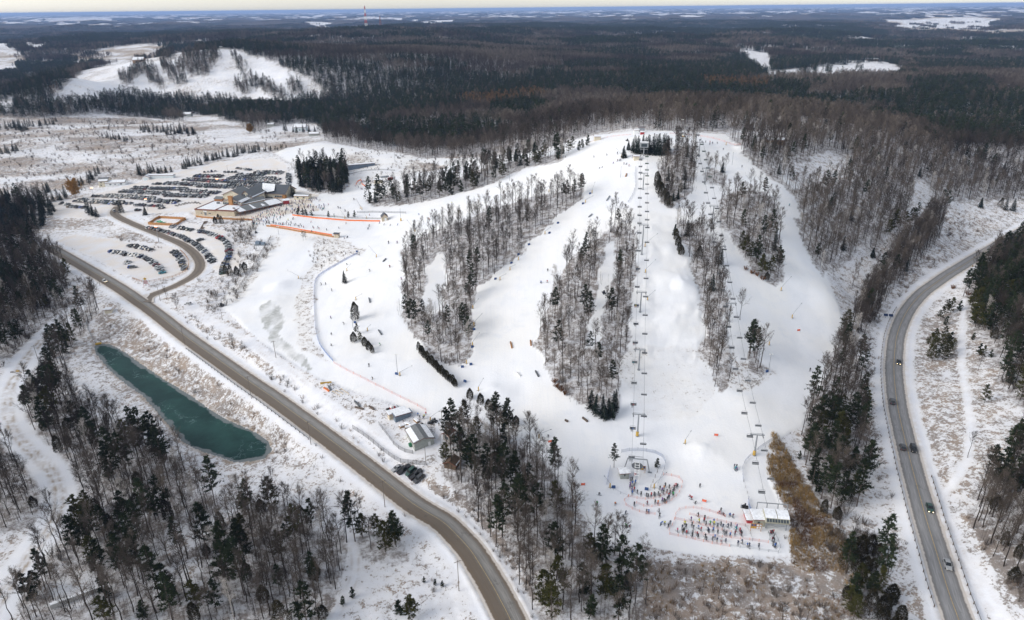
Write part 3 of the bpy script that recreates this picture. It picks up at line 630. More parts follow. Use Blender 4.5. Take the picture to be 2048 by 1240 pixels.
def leaf_mat(name, c0, c1, rand=0.3, frost=0.0):
    m = bpy.data.materials.new(name); m.use_nodes = True; q = N(m); bs = m.node_tree.nodes['Principled BSDF']
    oi = m.node_tree.nodes.new('ShaderNodeObjectInfo').outputs['Random']
    c = q.mix(q.ramp(q.noise(0.9, 3), 0.3, 0.7), c0, c1)
    vm = m.node_tree.nodes.new('ShaderNodeVectorMath'); vm.operation = 'SCALE'; q.l.new(c, vm.inputs[0]); q.l.new(q.ramp(oi, 0, 1, 1 - rand, 1 + rand), vm.inputs['Scale'])
    c = vm.outputs[0]
    if frost: c = q.mix(q.math('MULTIPLY', q.ramp(q.noise(2.2, 3), 0.60, 0.68), frost), c, (0.62, 0.64, 0.68))
    q.l.new(c, bs.inputs['Base Color']); bs.inputs['Roughness'].default_value = 1; bs.inputs['Specular IOR Level'].default_value = 0.03
    return m
pine_n = leaf_mat('pine_needles', (0.016, 0.025, 0.015), (0.040, 0.052, 0.025))
spruce_n = leaf_mat('spruce_needles', (0.011, 0.018, 0.015), (0.025, 0.038, 0.029), frost=0.35)
cedar_n = leaf_mat('cedar_foliage', (0.022, 0.020, 0.011), (0.052, 0.044, 0.022), frost=0.2)
olive_n = leaf_mat('olive_needles', (0.036, 0.040, 0.013), (0.070, 0.066, 0.022))
larch_n = leaf_mat('larch_twigs', (0.12, 0.072, 0.038), (0.16, 0.10, 0.05))
willow_n = leaf_mat('willow_twigs', (0.26, 0.15, 0.05), (0.36, 0.21, 0.08))
russet_n = leaf_mat('russet_leaves', (0.16, 0.075, 0.035), (0.23, 0.115, 0.055))
reed_m = leaf_mat('dry_reeds', (0.22, 0.145, 0.060), (0.36, 0.245, 0.110), 0.3)
weed_m = leaf_mat('dry_weeds', (0.14, 0.10, 0.075), (0.24, 0.17, 0.115), 0.35)

def rv(s=1.0): return Vector((random.gauss(0, s), random.gauss(0, s), random.gauss(0, s)))
def tri(mb, p, q, w_, mi=0):
    d = q - p; a = d.cross(rv()).normalized() * w_ * 0.5
    mb.poly((p - a, p + a, q), mi)
def taper(mb, pts, r0, r1, n, mi=0):
    "one continuous tapered limb through pts"
    b = len(mb.v); k = len(pts); pts = [Vector(p) for p in pts]
    d0 = (pts[-1] - pts[0]).normalized(); a = d0.orthogonal().normalized(); c = d0.cross(a)
    for i, p in enumerate(pts):
        r = r0 + (r1 - r0) * i / (k - 1)
        for j in range(n):
            t = 2 * math.pi * j / n; mb.v.append(tuple(p + (a * math.cos(t) + c * math.sin(t)) * r))
    for i in range(k - 1):
        for j in range(n):
            mb.f.append((b + i * n + j, b + i * n + (j + 1) % n, b + (i + 1) * n + (j + 1) % n, b + (i + 1) * n + j)); mb.m.append(mi)
def bare_tree(H=18.0, spread=3.2, start=0.38, limbs=20, sub=8, tw=9, tww=0.036, nside=3, lod=0):
    "returns trunk MB, crown MB"
    T = MB(); C = MB()
    lean = Vector((random.gauss(0, 0.25), random.gauss(0, 0.25), 0)); wob = [rv(0.12) for _ in range(7)]
    def tp(t): 
        i = t * 6; a = int(min(i, 5)); f = i - a; w2 = wob[a] * (1 - f) + wob[a + 1] * f
        return Vector((lean.x * t * 2 + w2.x, lean.y * t * 2 + w2.y, H * t - 0.4))
    taper(T, [tp(i / 6) for i in range(7)], 0.017 * H * 0.62 if lod < 2 else 0.16, 0.03, 6 if lod == 0 else 3)
    for i in range(limbs):
        t = start + (0.97 - start) * (i + random.random()) / limbs
        a = random.random() * 6.283; up = random.uniform(0.85, 2.1)
        k = (t - start) / (1 - start)
        ln = spread * (1.45 - 0.9 * k) * random.uniform(0.65, 1.2)
        d = Vector((math.cos(a), math.sin(a), up)).normalized()
        p0 = tp(t); p1 = p0 + d * ln * 0.5 + rv(0.08); p2 = p1 + (d + Vector((0, 0, 0.35)) + rv(0.15)).normalized() * ln * 0.55
        r = 0.07 * (1.2 - 0.7 * k) * (H / 18)
        if lod < 2: taper(C, [p0, p1, p2], r, r * 0.25, 3)
        else: tri(C, p0, p2, r * 3)
        for j in range(sub):
            s = random.uniform(0.25, 1.0); q0 = p0.lerp(p1, s * 2) if s < .5 else p1.lerp(p2, s * 2 - 1)
            e = (d + rv(0.5) + Vector((0, 0, 0.3))).normalized(); sl = ln * random.uniform(0.25, 0.5); q1 = q0 + e * sl
            tri(C, q0, q1, tww * 1.4)
            for _ in range(tw):
                u = random.uniform(0.2, 1); z0 = q0.lerp(q1, u); tri(C, z0, z0 + (e + rv(0.65)).normalized() * random.uniform(0.5, 1.15), tww)
    return T, C
def blades(mb, c, n, L_, w_, bias, mi=0, sp=0.7):
    for _ in range(n):
        d = (bias + rv(sp)).normalized(); tri(mb, c - d * 0.15 * L_, c + d * L_ * random.uniform(.7, 1.2), w_, mi)
def pine_tree(H=17.0, spread=3.4, start=0.35, wh=13, per=5, tufts=6, bl=6, L_=0.85, w_=0.26, droop=0.12, lod=0):
    T = MB(); C = MB(); lean = Vector((random.gauss(0, .3), random.gauss(0, .3), 0))
    tp = lambda t: Vector((lean.x * t, lean.y * t, H * t - 0.4))
    taper(T, [tp(i / 4) for i in range(5)], 0.011 * H, 0.03, 6 if lod == 0 else 3)
    for i in range(wh):
        t = start + (0.985 - start) * i / (wh - 1) + random.uniform(-.012, .012); k = (t - start) / (1 - start)
        prof = (1 - k) ** 0.75 * (0.55 + 0.45 * min(1, k * 4)) + 0.08
        for j in range(per):
            if random.random() < 0.16 and k < 0.8: continue
            a = random.random() * 6.283; ln = spread * prof * random.uniform(0.6, 1.25)
            d = Vector((math.cos(a), math.sin(a), random.uniform(-droop, 0.42)))
            p0 = tp(t); p1 = p0 + d * ln
            if lod == 0: taper(C, [p0, p0.lerp(p1, .5) + rv(.05), p1], 0.045, 0.015, 3, 1)
            for s in range(tufts):
                f = 0.28 + 0.75 * (s + random.random()) / tufts; c = p0 + d * ln * f + rv(0.16)
                blades(C, c, bl, L_ * (0.6 + .4 * prof), w_, Vector((d.x * .8, d.y * .8, 0.35)))
    blades(C, tp(0.985), bl * 2, L_ * 0.7, w_, Vector((0, 0, 1)))
    return T, C
def spruce_tree(H=12.0, spread=2.3, start=0.06, wh=20, per=9, L_=0.62, w_=0.30, seg=4, power=0.85):
    T = MB(); C = MB(); taper(T, [(0, 0, -0.4), (0, 0, H)], 0.016 * H, 0.02, 5)
    for i in range(wh):
        t = start + (0.98 - start) * i / (wh - 1); k = (t - start) / (1 - start); r = spread * (1 - k) ** power + 0.12
        for j in range(max(4, int(per * (1 - 0.45 * k)))):
            a = 6.283 * (j + random.random()) / per; ln = r * random.uniform(0.72, 1.12); d = Vector((math.cos(a), math.sin(a), -0.22 + 0.25 * k))
            for s in range(seg):
                f = (s + 0.6 + random.random() * .5) / seg; c = Vector((0, 0, H * t)) + d * ln * f
                blades(C, c, 3, L_ * (0.55 + 0.5 * (1 - k)), w_, Vector((d.x, d.y, -0.25)), 0, 0.4)
    blades(C, Vector((0, 0, H * 0.96)), 7, 0.6, 0.12, Vector((0, 0, 1.6)), 0, .3)
    return T, C
def cedar_tree(H=6.5, rad=1.5, nb=1500, L_=0.42, w_=0.17):
    T = MB(); C = MB(); taper(T, [(0, 0, -0.3), (0, 0, H * 0.8)], 0.12, 0.03, 5)
    lob = [(random.uniform(0, 6.28), random.uniform(.1, .9), random.uniform(.1, .28)) for _ in range(9)]
    for _ in range(nb):
        k = random.random() ** 0.8; a = random.random() * 6.283
        r = rad * (math.sin(math.pi * (0.12 + 0.86 * k) ** 0.75) ** 0.7 if k < 0.97 else 0.15) * (1 - 0.35 * k)
        for la, lk, lr in lob:
            r += lr * rad * math.exp(-((k - lk) / 0.14) ** 2) * max(0, math.cos(a - la))
        f = math.sqrt(random.uniform(0.35, 1.0)); c = Vector((math.cos(a) * r * f, math.sin(a) * r * f, H * k + 0.1))
        blades(C, c, 1, L_, w_, Vector((math.cos(a) * .6, math.sin(a) * .6, 1.0)), 0, 0.35)
    return T, C
def bush(H=2.4, spread=1.5, stems=11, tw=16, tww=0.045):
    C = MB()
    for i in range(stems):
        a = random.random() * 6.283; s = random.uniform(.2, 1) * spread; p1 = Vector((math.cos(a) * s, math.sin(a) * s, H * random.uniform(.6, 1.05)))
        p0 = Vector((math.cos(a) * s * .2, math.sin(a) * s * .2, -0.2)); taper(C, [p0, p0.lerp(p1, .5) + rv(.08), p1], 0.04, 0.012, 3)
        for j in range(tw):
            f = random.uniform(.25, 1); c = p0.lerp(p1, f); tri(C, c, c + ((p1 - p0).normalized() * .8 + rv(.55)).normalized() * random.uniform(.35, .9) * H / 2.4, tww)
    return C
def far_bare(H=17, n=150):
    C = MB(); taper(C, [(0, 0, -1), (random.gauss(0, .3), random.gauss(0, .3), H * .8)], 0.19, 0.05, 3)
    for i in range(n):
        k = random.random(); a = random.random() * 6.283; r = 2.9 * math.sin(math.pi * (0.15 + 0.8 * k)) * math.sqrt(random.random())
        c = Vector((math.cos(a) * r, math.sin(a) * r, H * (0.42 + 0.55 * k))); tri(C, c, c + Vector((c.x * .18, c.y * .18, 1.0)) * random.uniform(.8, 1.9) + rv(.35), 0.20)
    return C

P3 = {}
bark_or = lambda i: birch if i == 4 else bark
protoB = []
for i in range(6):
    H = [18, 16, 19, 15, 16, 13][i]
    T, C = bare_tree(H, [3.0, 3.4, 2.6, 3.8, 2.4, 4.2][i], [.52, .45, .58, .30, .46, .2][i], [17, 19, 15, 22, 16, 26][i])
    protoB.append((T.mesh('bare_trunk', [bark_or(i)], True), C.mesh('bare_crown', [bark_or(i) if i == 4 else twig])))
protoP = []
for i in range(5):
    H = [18, 15, 17, 12, 9][i]
    T, C = pine_tree(H, [3.3, 3.6, 2.7, 3.2, 2.4][i], [.38, .30, .5, .22, .12][i], [13, 12, 10, 11, 11][i], lod=0)
    protoP.append((T.mesh('pine_trunk', [pbark], True), C.mesh('pine_crown', [pine_n if i != 3 else olive_n, pbark])))
protoS = []
for i in range(3):
    T, C = spruce_tree([12, 10, 7][i], [2.2, 2.3, 1.7][i]); protoS.append((T.mesh('spruce_trunk', [pbark]), C.mesh('spruce_crown', [spruce_n])))
protoC = []
for i in range(3):
    T, C = cedar_tree([6.5, 5.0, 8.0][i], [1.5, 1.6, 2.1][i]); protoC.append((T.mesh('cedar_trunk', [pbark]), C.mesh('cedar_crown', [cedar_n])))
protoBush = [bush(2.6, 1.5).mesh('bush', [twig]), bush(1.7, 1.3, 9).mesh('bush', [weed_m]), bush(3.6, 2.2, 14, 18).mesh('bush', [twig])]
def sapling():
    C = MB()
    for _ in range(5):
        p = Vector((random.gauss(0, 1.3), random.gauss(0, 1.3), -.2)); h = random.uniform(4, 8.5); t = p + Vector((random.gauss(0, .4), random.gauss(0, .4), h)); taper(C, [p, p.lerp(t, .5) + rv(.1), t], .05, .015, 3)
        for j in range(26):
            f = random.uniform(.3, 1); c = p.lerp(t, f); tri(C, c, c + Vector((random.gauss(0, .55), random.gauss(0, .55), random.uniform(.3, .9))), .04)
    return C.mesh('sapling', [twig])
protoSap = [sapling() for _ in range(4)]

def tmpl(name, T, C):
    "trunk and crown joined, an unlinked source for the scattered wood"
    mb = MB(); 
    me = bpy.data.meshes.new(name)
    vs = [tuple(v.co) for v in T.vertices]; fs = [tuple(p.vertices) for p in T.polygons]; mi = [0] * len(fs); k = len(vs)
    vs += [tuple(v.co) for v in C.vertices]; fs += [tuple(i + k for i in p.vertices) for p in C.polygons]; mi += [1 + p.material_index for p in C.polygons]
    me.from_pydata(vs, [], fs)
    for m in [T.materials[0]] + list(C.materials): me.materials.append(m)
    me.polygons.foreach_set('material_index', mi); me.update()
    return bpy.data.objects.new(name, me)
def source(name, objs):
    c = bpy.data.collections.new(name)
    for i, o in enumerate(objs): o.name = '%s_%02d' % (name, i); c.objects.link(o)
    return c
def scatter(name, pts, scl, idx, coll, tilt=0.0, **props):
    "ONE object of kind stuff: instances on points"
    me = bpy.data.meshes.new(name); me.vertices.add(len(pts)); me.vertices.foreach_set('co', np.asarray(pts, np.float32).ravel())
    for nm, tp_, arr in (('scl', 'FLOAT', scl), ('rot', 'FLOAT', rng.uniform(0, 6.283, len(pts))), ('idx', 'INT', idx)):
        a = me.attributes.new(nm, tp_, 'POINT'); a.data.foreach_set('value', np.asarray(arr, np.float32 if tp_ == 'FLOAT' else np.int32))
    o = link(name, me, kind='stuff', **props)
    g = bpy.data.node_groups.new(name, 'GeometryNodeTree')
    g.interface.new_socket('Geometry', in_out='INPUT', socket_type='NodeSocketGeometry'); g.interface.new_socket('Geometry', in_out='OUTPUT', socket_type='NodeSocketGeometry')
    gi_ = g.nodes.new('NodeGroupInput'); go = g.nodes.new('NodeGroupOutput'); ip = g.nodes.new('GeometryNodeInstanceOnPoints'); ci = g.nodes.new('GeometryNodeCollectionInfo')
    ci.inputs['Collection'].default_value = coll; ci.inputs['Separate Children'].default_value = True; ci.inputs['Reset Children'].default_value = True
    def na(nm, t):
        k = g.nodes.new('GeometryNodeInputNamedAttribute'); k.data_type = t; k.inputs['Name'].default_value = nm; return k.outputs['Attribute']
    cx = g.nodes.new('ShaderNodeCombineXYZ'); g.links.new(na('rot', 'FLOAT'), cx.inputs[2])
    mp = g.nodes.new('GeometryNodeMeshToPoints')
    g.links.new(gi_.outputs[0], mp.inputs[0]); g.links.new(mp.outputs[0], ip.inputs['Points']); g.links.new(ci.outputs[0], ip.inputs['Instance']); ip.inputs['Pick Instance'].default_value = True
    g.links.new(na('idx', 'INT'), ip.inputs['Instance Index']); g.links.new(cx.outputs[0], ip.inputs['Rotation']); g.links.new(na('scl', 'FLOAT'), ip.inputs['Scale'])
    g.links.new(ip.outputs[0], go.inputs[0])
    md = o.modifiers.new('scatter', 'NODES'); md.node_group = g
    return o

def sample(poly, per, jitter=0.9):
    "jittered grid points inside a world polygon, one per `per` square metres"
    s = math.sqrt(per); x0, y0 = poly.min(0); x1, y1 = poly.max(0)
    xs, ys = np.meshgrid(np.arange(x0, x1, s), np.arange(y0, y1, s)); xs = xs.ravel(); ys = ys.ravel()
    xs = xs + rng.uniform(-.5, .5, xs.size) * s * jitter; ys = ys + rng.uniform(-.5, .5, ys.size) * s * jitter
    k = inpoly(xs, ys, poly)
    for c in CL: 
        if not k.any(): break
        k &= ~inpoly(xs, ys, c)
    return xs[k], ys[k]
def offroad(x, y, extra=2.5):
    k = np.ones(len(x), bool)
    for nm, (p, wd) in roads.items():
        d, _ = path_dist(x, y, p, wd / 2 + extra + 8); k &= d > wd / 2 + extra
    for pts in (TRACK_L, TRACK_R, TRACK_S): 
        d, _ = path_dist(x, y, wpath(pts, 4, 2), 10); k &= d > (6.5 if pts is TRACK_L else 2.8)
    k &= ~inpoly(x, y, wpond)
    return k

PLACE = []   # x, y, kind, variant, scale, zone
# zone: density per tree (m2), share pine, spruce, cedar
ZONE = {'A': (33, .03, 0, 0), 'B': (31, .05, .0, 0), 'C1': (24, 0, .03, .03), 'C2': (24, .02, .03, .02), 'C3': (30, 0, 0, 0), 'C4': (20, .45, 0, 0), 'D': (28, .07, .02, 0), 'L': (34, .38, .02, 0),
        'K': (18, .35, .55, 0), 'E': (20, .04, .012, 0), 'E2': (12, .02, .0, 0), 'F': (17, .35, .0, .08), 'F2': (13, .15, .0, .8), 'H': (20, .24, .0, .03), 'G': (21, .20, .0, .06), 'G2': (34, .7, 0, 0),
        'J': (20, .42, .0, .02), 'J2': (16, .05, 0, .03), 'J3': (20, .35, 0, .0), 'JT': (26, .05, .8, 0), 'I': (16, .5, 0, .1), 'I2': (13, .5, 0, .2)}
for zn, (per, sp, ss, sc) in ZONE.items():
    x, y = sample(W[zn], per); k = offroad(x, y); x = x[k]; y = y[k]
    cn = fbm(x / 22, y / 22, 2, 5)                       # conifers stand in groups
    for i in range(len(x)):
        pp = sp * (1 + 1.7 * cn[i]) if sp < .6 else sp
        u = random.random(); kd = 'pine' if u < pp else 'spruce' if u < pp + ss else 'cedar' if u < pp + ss + sc else 'bare'
        sc_ = random.uniform(.72, 1.12)
        if zn in ('A', 'B', 'C1', 'C2', 'D', 'E', 'C3', 'E2') : sc_ *= 0.86
        if zn == 'F2' and kd == 'cedar': sc_ *= 1.1
        if zn in ('G', 'H') and kd in ('pine', 'cedar'): sc_ *= 1.12
        if zn in ('J2',): sc_ *= .85
        var = {'pine': lambda: random.choice([0, 0, 1, 1, 2, 3, 3, 4]) if zn not in ('A', 'B', 'E') else random.choice([0, 1, 2]), 'spruce': lambda: random.choice([0, 1]), 'cedar': lambda: random.choice([0, 1, 2]), 'bare': lambda: random.choice([0, 1, 2, 2, 0, 3]) if random.random() > .06 else 4}[kd]()
        PLACE.append((x[i], y[i], kd, var, sc_, zn))
# single trees traced one by one: u, v of the foot, kind, variant, height in m
SOLO = [
 (1228,935,'pine',0,10.5),(1313,935,'pine',4,4),(690,566,'spruce',1,7.5),(711,640,'cedar',0,9.5),(714,668,'pine',3,6),(722,686,'pine',3,6),(708,684,'cedar',1,5),(730,692,'cedar',1,4.5),(738,700,'cedar',1,4.5),(745,706,'cedar',0,4),
 (940,797,'cedar',1,4.6),(961,808,'cedar',1,4.8),(977,820,'cedar',1,4.8),(990,828,'cedar',0,5.5),(1008,842,'cedar',1,5),(1022,846,'cedar',0,5),(1032,850,'cedar',1,4),
 (607,481,'bare',5,6.5),(612,480,'bare',3,6),(487,492,'bare',5,11),(493,488,'bare',3,10),(481,486,'bare',5,9),
 (438,446,'cedar',2,6.5),(444,448,'cedar',2,6),(431,447,'cedar',1,5),(182,430,'spruce',0,12),(188,432,'spruce',1,10),(176,426,'spruce',0,11),(195,434,'spruce',1,8),(243,425,'spruce',0,12.5),(291,430,'spruce',2,7),
 (452,548,'cedar',2,6),(462,552,'cedar',2,7),(474,550,'cedar',1,5.5),(484,546,'cedar',2,6),(490,540,'cedar',1,5),
 (1480,640,'bare',1,15),(1499,712,'pine',0,17),(1508,716,'pine',1,15),(1514,742,'bare',0,14),(1498,706,'pine',0,16),
 (355,622,'bare',5,10),(334,600,'bare',3,8),(468,700,'bare',5,8),(597,422,'spruce',1,4),(585,392,'spruce',0,10),(588,394,'spruce',1,8),
 (596,429,'pine',4,5),(606,430,'pine',4,5.5),(613,431,'pine',4,5),(624,432,'pine',4,4.5),(657,434,'pine',4,4.6),(697,435,'pine',4,4.6),(709,434,'pine',4,5),
 (1193,828,'spruce',1,9),(1182,818,'spruce',1,8.5),(1204,830,'spruce',0,9.5),(1216,832,'spruce',1,8),(1226,826,'spruce',0,10),(1222,836,'spruce',2,7),(1208,838,'spruce',2,6.5),(1230,818,'spruce',0,9),
 (1257,300,'spruce',2,6),(1268,306,'spruce',0,12),(1276,308,'spruce',1,12),(1286,308,'spruce',0,13),(1296,309,'spruce',1,13),(1306,310,'spruce',0,14),(1316,311,'spruce',1,14),(1326,310,'spruce',0,14),(1333,308,'spruce',1,12),(1248,316,'spruce',2,8),(1265,302,'spruce',1,8),(1271,303,'spruce',0,10),(1278,304,'spruce',1,9),(1285,303,'spruce',0,11),(1291,304,'spruce',1,10),(1298,305,'spruce',0,11.5),(1304,305,'spruce',1,10.5),(1311,305,'spruce',0,12),(1318,305,'spruce',0,12.5),(1325,303,'spruce',1,11),(1331,302,'spruce',0,11.5),(1336,300,'spruce',1,9),
 (1317,388,'cedar',2,8),(1322,396,'cedar',2,9),(1328,404,'cedar',2,8),(1334,412,'cedar',0,8),(1340,416,'cedar',2,7),(1314,374,'cedar',0,9),(1318,380,'cedar',2,8),(1347,402,'spruce',1,6),(1355,398,'spruce',2,5),
 (1358,502,'cedar',0,5),(1362,510,'cedar',1,5),(1352,480,'cedar',0,6),(1356,492,'cedar',1,5),(1350,470,'spruce',2,6),
 (1490,510,'pine',3,11),(1500,520,'pine',3,10),(1512,528,'pine',1,12),(1522,540,'pine',3,9),(1484,498,'pine',3,10),(1533,560,'cedar',1,4),
 (946,590,'pine',0,15),(938,600,'pine',1,13),(942,555,'pine',0,15),(932,668,'pine',0,15),(938,680,'pine',1,12),(925,660,'pine',2,14),(955,548,'pine',2,15),(1176,648,'pine',0,16),(1168,620,'pine',1,13),(1196,740,'pine',2,13),(1237,555,'pine',2,12),(1240,540,'pine',0,11),(1168,525,'pine',0,11),(1162,535,'pine',2,11),
 (1133,398,'pine',1,12),(1147,396,'pine',0,12),(1160,390,'pine',0,13),(1126,404,'pine',2,12),(1236,448,'pine',1,9),
 (1870,690,'pine',3,7),(1858,695,'pine',3,8),(1866,702,'pine',3,8),(1880,698,'pine',3,8),(1892,694,'pine',3,7.5),(1898,688,'pine',4,6.5),(1868,682,'pine',3,7),(1887,682,'pine',3,8),(1856,718,'pine',3,7),(1865,722,'pine',3,8),(1875,720,'pine',1,8),(1888,722,'pine',3,8),(1896,714,'pine',3,8),(1902,704,'pine',3,7),
 (1880,640,'pine',3,8),(1892,630,'pine',3,9),(1900,626,'pine',3,9),(1918,622,'pine',4,6),(1890,650,'pine',4,5),(1958,710,'pine',4,6),(1963,716,'pine',3,6.5),(1968,806,'pine',3,8.5),(1956,742,'bare',1,8),(1945,680,'pine',4,4),(1981,715,'pine',4,4),(1935,915,'bare',0,11),
 (1674,840,'bare',0,14),(1612,842,'bare',1,13),(1624,968,'pine',2,15),(1620,960,'pine',4,6),(1598,918,'pine',4,3.5),(1690,700,'pine',1,11),(1680,740,'pine',0,11),
 (1570,1078,'bush',0,1.5),(820,1240,'pine',3,8),(826,1236,'pine',3,9),(800,1230,'pine',4,6),(848,1165,'pine',4,2.2),(870,1170,'pine',4,2.4),(885,1174,'pine',4,2.6),(705,1195,'pine',4,3.8),(686,1210,'pine',4,3.5),
 (1437,1198,'bare',1,9),(1404,1190,'bare',3,7),(560,1190,'pine',0,12),(575,1090,'pine',1,9),(755,1070,'pine',3,9),(790,1090,'pine',3,9),(800,1085,'pine',1,9),(725,1075,'pine',3,10),
 (1745,515,'spruce',2,6),(1960,415,'spruce',2,7),(2010,420,'spruce',0,9),(2025,422,'spruce',1,9),(2000,415,'cedar',2,7),(1635,510,'pine',4,7),(1585,372,'pine',2,8),(1582,360,'pine',1,9),(1445,345,'spruce',2,6),(1784,460,'pine',3,11),(1790,455,'pine',3,12),(1820,448,'pine',3,11),(1830,440,'pine',1,12),(1810,452,'pine',3,10),(1775,470,'pine',3,10),
 (1440,1258,'bare',0,9),(1560,1262,'bare',1,10),(1610,1258,'bare',0,9),(1500,1268,'bare',3,9),
]
for u, v, kd, var, Hh in SOLO:
    p = at(u, v)
    h0 = {'pine': [18, 15, 17, 12, 9], 'spruce': [12, 10, 7], 'cedar': [6.5, 5, 8], 'bare': [18, 16, 19, 15, 16, 13], 'bush': [2.6, 1.7, 3.6]}[kd][var]
    PLACE.append((p.x, p.y, kd, var, Hh / h0, 'solo'))
# dense cedar hedge along the foot of the left wood
for i in range(24):
    t = i / 23; u = 838 + (912 - 838) * t ** 1.05 + random.uniform(-1, 1); v = 700 + 74 * t ** 0.9
    p = at(u, v); PLACE.append((p.x, p.y, 'cedar', i % 3, random.uniform(.62, .8) * (1 if i % 3 < 2 else .72), 'hedge'))
# other rows of conifers: start, end, number, kind, height
for (a, b, n_, kd, Hh) in (((362,338),(420,322),12,'spruce',9),((420,322),(520,300),20,'spruce',9),((280,262),(390,265),22,'spruce',10),((330,268),(395,270),12,'spruce',9),((205,275),(265,282),12,'spruce',7),((560,262),(640,268),8,'spruce',10),
                     ((270,352),(300,352),5,'spruce',11),((300,345),(345,345),8,'spruce',8),((160,372),(200,350),7,'spruce',9),((60,400),(100,385),7,'spruce',10),((100,410),(160,380),9,'spruce',9),((0,440),(60,430),10,'spruce',12),((20,260),(120,245),16,'spruce',10),((0,310),(40,300),6,'spruce',10),
                     ((520,305),(575,296),10,'pine',5),((1105,320),(1175,290),8,'pine',9),((0,255),(60,262),8,'spruce',12)):
    for i in range(n_):
        t = (i + random.random()) / n_; p = at(a[0] + (b[0] - a[0]) * t + random.uniform(-3, 3), a[1] + (b[1] - a[1]) * t + random.uniform(-3, 3))
        h0 = {'spruce': 11, 'pine': 11}[kd]; PLACE.append((p.x, p.y, kd, random.choice([0, 1]) if kd == 'spruce' else random.choice([3, 4]), Hh / h0 * random.uniform(.75, 1.15), 'row'))
# scattered low growth
def bushes(poly_px, per, kinds=(0, 1, 2), s0=.6, s1=1.1, prob=1.0):
    x, y = sample(wpoly(poly_px), per, 2.6); k = offroad(x, y, 1.2); x = x[k]; y = y[k]; c = fbm(x / 15, y / 15, 2, 9)
    for i in range(len(x)):
        if c[i] > -0.15 + random.uniform(-.3, .3) and random.random() < prob: PLACE.append((x[i], y[i], 'bush', random.choice(kinds), random.uniform(s0, s1), 'low'))
bushes([(-60,240),(200,236),(400,250),(560,265),(640,278),(540,302),(330,342),(180,385),(60,418),(-60,430)], 110, (0, 2, 2))
bushes([(380,625),(450,655),(600,775),(760,895),(860,960),(850,985),(720,905),(560,795),(430,705),(360,650)], 16, (0, 1))
bushes([(560,850),(620,880),(760,960),(900,1080),(980,1200),(900,1240),(700,1240),(620,1080),(540,980)], 75, (0, 1, 1), .5, .9)
bushes([(200,630),(280,660),(400,745),(560,855),(590,900),(545,930),(480,945),(400,925),(340,880),(330,860),(545,895),(450,830),(350,765),(250,700),(190,680),(150,640)], 22, (0, 1, 1), .5, .9)
bushes([(1290,1125),(1450,1120),(1580,1125),(1650,1100),(1700,1100),(1760,1260),(1290,1260)], 5, (0, 1, 1, 1), .5, 1.05)
bushes([(1650,1040),(1720,1020),(1770,1110),(1700,1120),(1650,1110)], 6, (0, 2, 2))
bushes([(860,960),(920,990),(975,1040),(1030,1110),(1070,1190),(1090,1260),(1060,1260),(1020,1170),(960,1090),(900,1025)], 7, (1, 1, 0), .4, .8)
bushes([(450,440),(520,445),(510,470),(470,540),(440,570),(478,505),(450,465)], 14, (0, 2))
bushes([(380,560),(470,555),(520,480),(560,480),(480,600),(420,630)], 18, (0, 2, 2))
bushes([(640,478),(740,500),(700,520),(640,548),(610,500)], 20, (1, 1, 0), .5, .8)
bushes([(1735,650),(1760,690),(1745,800),(1780,950),(1830,1100),(1790,1100),(1740,1000),(1720,800)], 16, (0, 1, 1), .5, .9)
bushes([(1790,560),(1860,500),(1900,430),(1960,415),(2000,440),(1940,495),(1860,540),(1800,600)], 16, (0, 1, 1))
bushes([(1690,600),(1760,590),(1760,660),(1730,700),(1700,690)], 9, (2, 0))
bushes([(1925,1030),(1960,1045),(2048,1130),(2048,1230),(1990,1150)], 4, (0, 1, 2))
bushes([(0,540),(180,560),(160,640),(60,740),(0,760)], 18, (2, 0))
bushes([(240,470),(340,498),(300,505),(230,480)], 12, (1, 0), .5, .8)
bushes([(740,300),(860,320),(900,332),(800,350),(740,350),(700,300)], 30, (1, 0), .5, .9)
for zn in ('G', 'H', 'F', 'A', 'B', 'D', 'I', 'I2', 'J', 'E'):
    bushes(WOODS[zn], {'E': 90, 'A': 70, 'B': 70, 'D': 60}.get(zn, 36), (2, 0), .5, 1.1, .7)
bushes([(1075,690),(1087,728),(1104,770),(1135,800),(1160,820),(1150,790),(1110,740),(1095,700)], 9, (0, 2))

KPX = {'pine': 15, 'spruce': 11, 'cedar': 6.5, 'bare': 17, 'bush': 2.5}
PL_ = np.array([(a[0], a[1]) for a in PLACE]); PZ = hz(PL_[:, 0], PL_[:, 1]); PXY = to_px(np.c_[PL_, PZ])
big = np.array([KPX[a[2]] * a[4] for a in PLACE]) / PXY[:, 2]
vis = (PXY[:, 0] > -25) & (PXY[:, 0] < 2073) & (PXY[:, 1] > 0) & (PXY[:, 1] < 1285)
print('placed', len(PLACE), {k: sum(1 for a in PLACE if a[2] == k) for k in KPX})
INDIV = set()
for kd, lim in (('bare', 290), ('pine', 290), ('spruce', 290), ('cedar', 290), ('bush', 290)):
    c_ = [i for i in range(len(PLACE)) if PLACE[i][2] == kd and vis[i]]
    c_.sort(key=lambda i: -big[i] - (1 if PLACE[i][5] in ('solo', 'hedge') else 0)); INDIV |= set(c_[:lim])
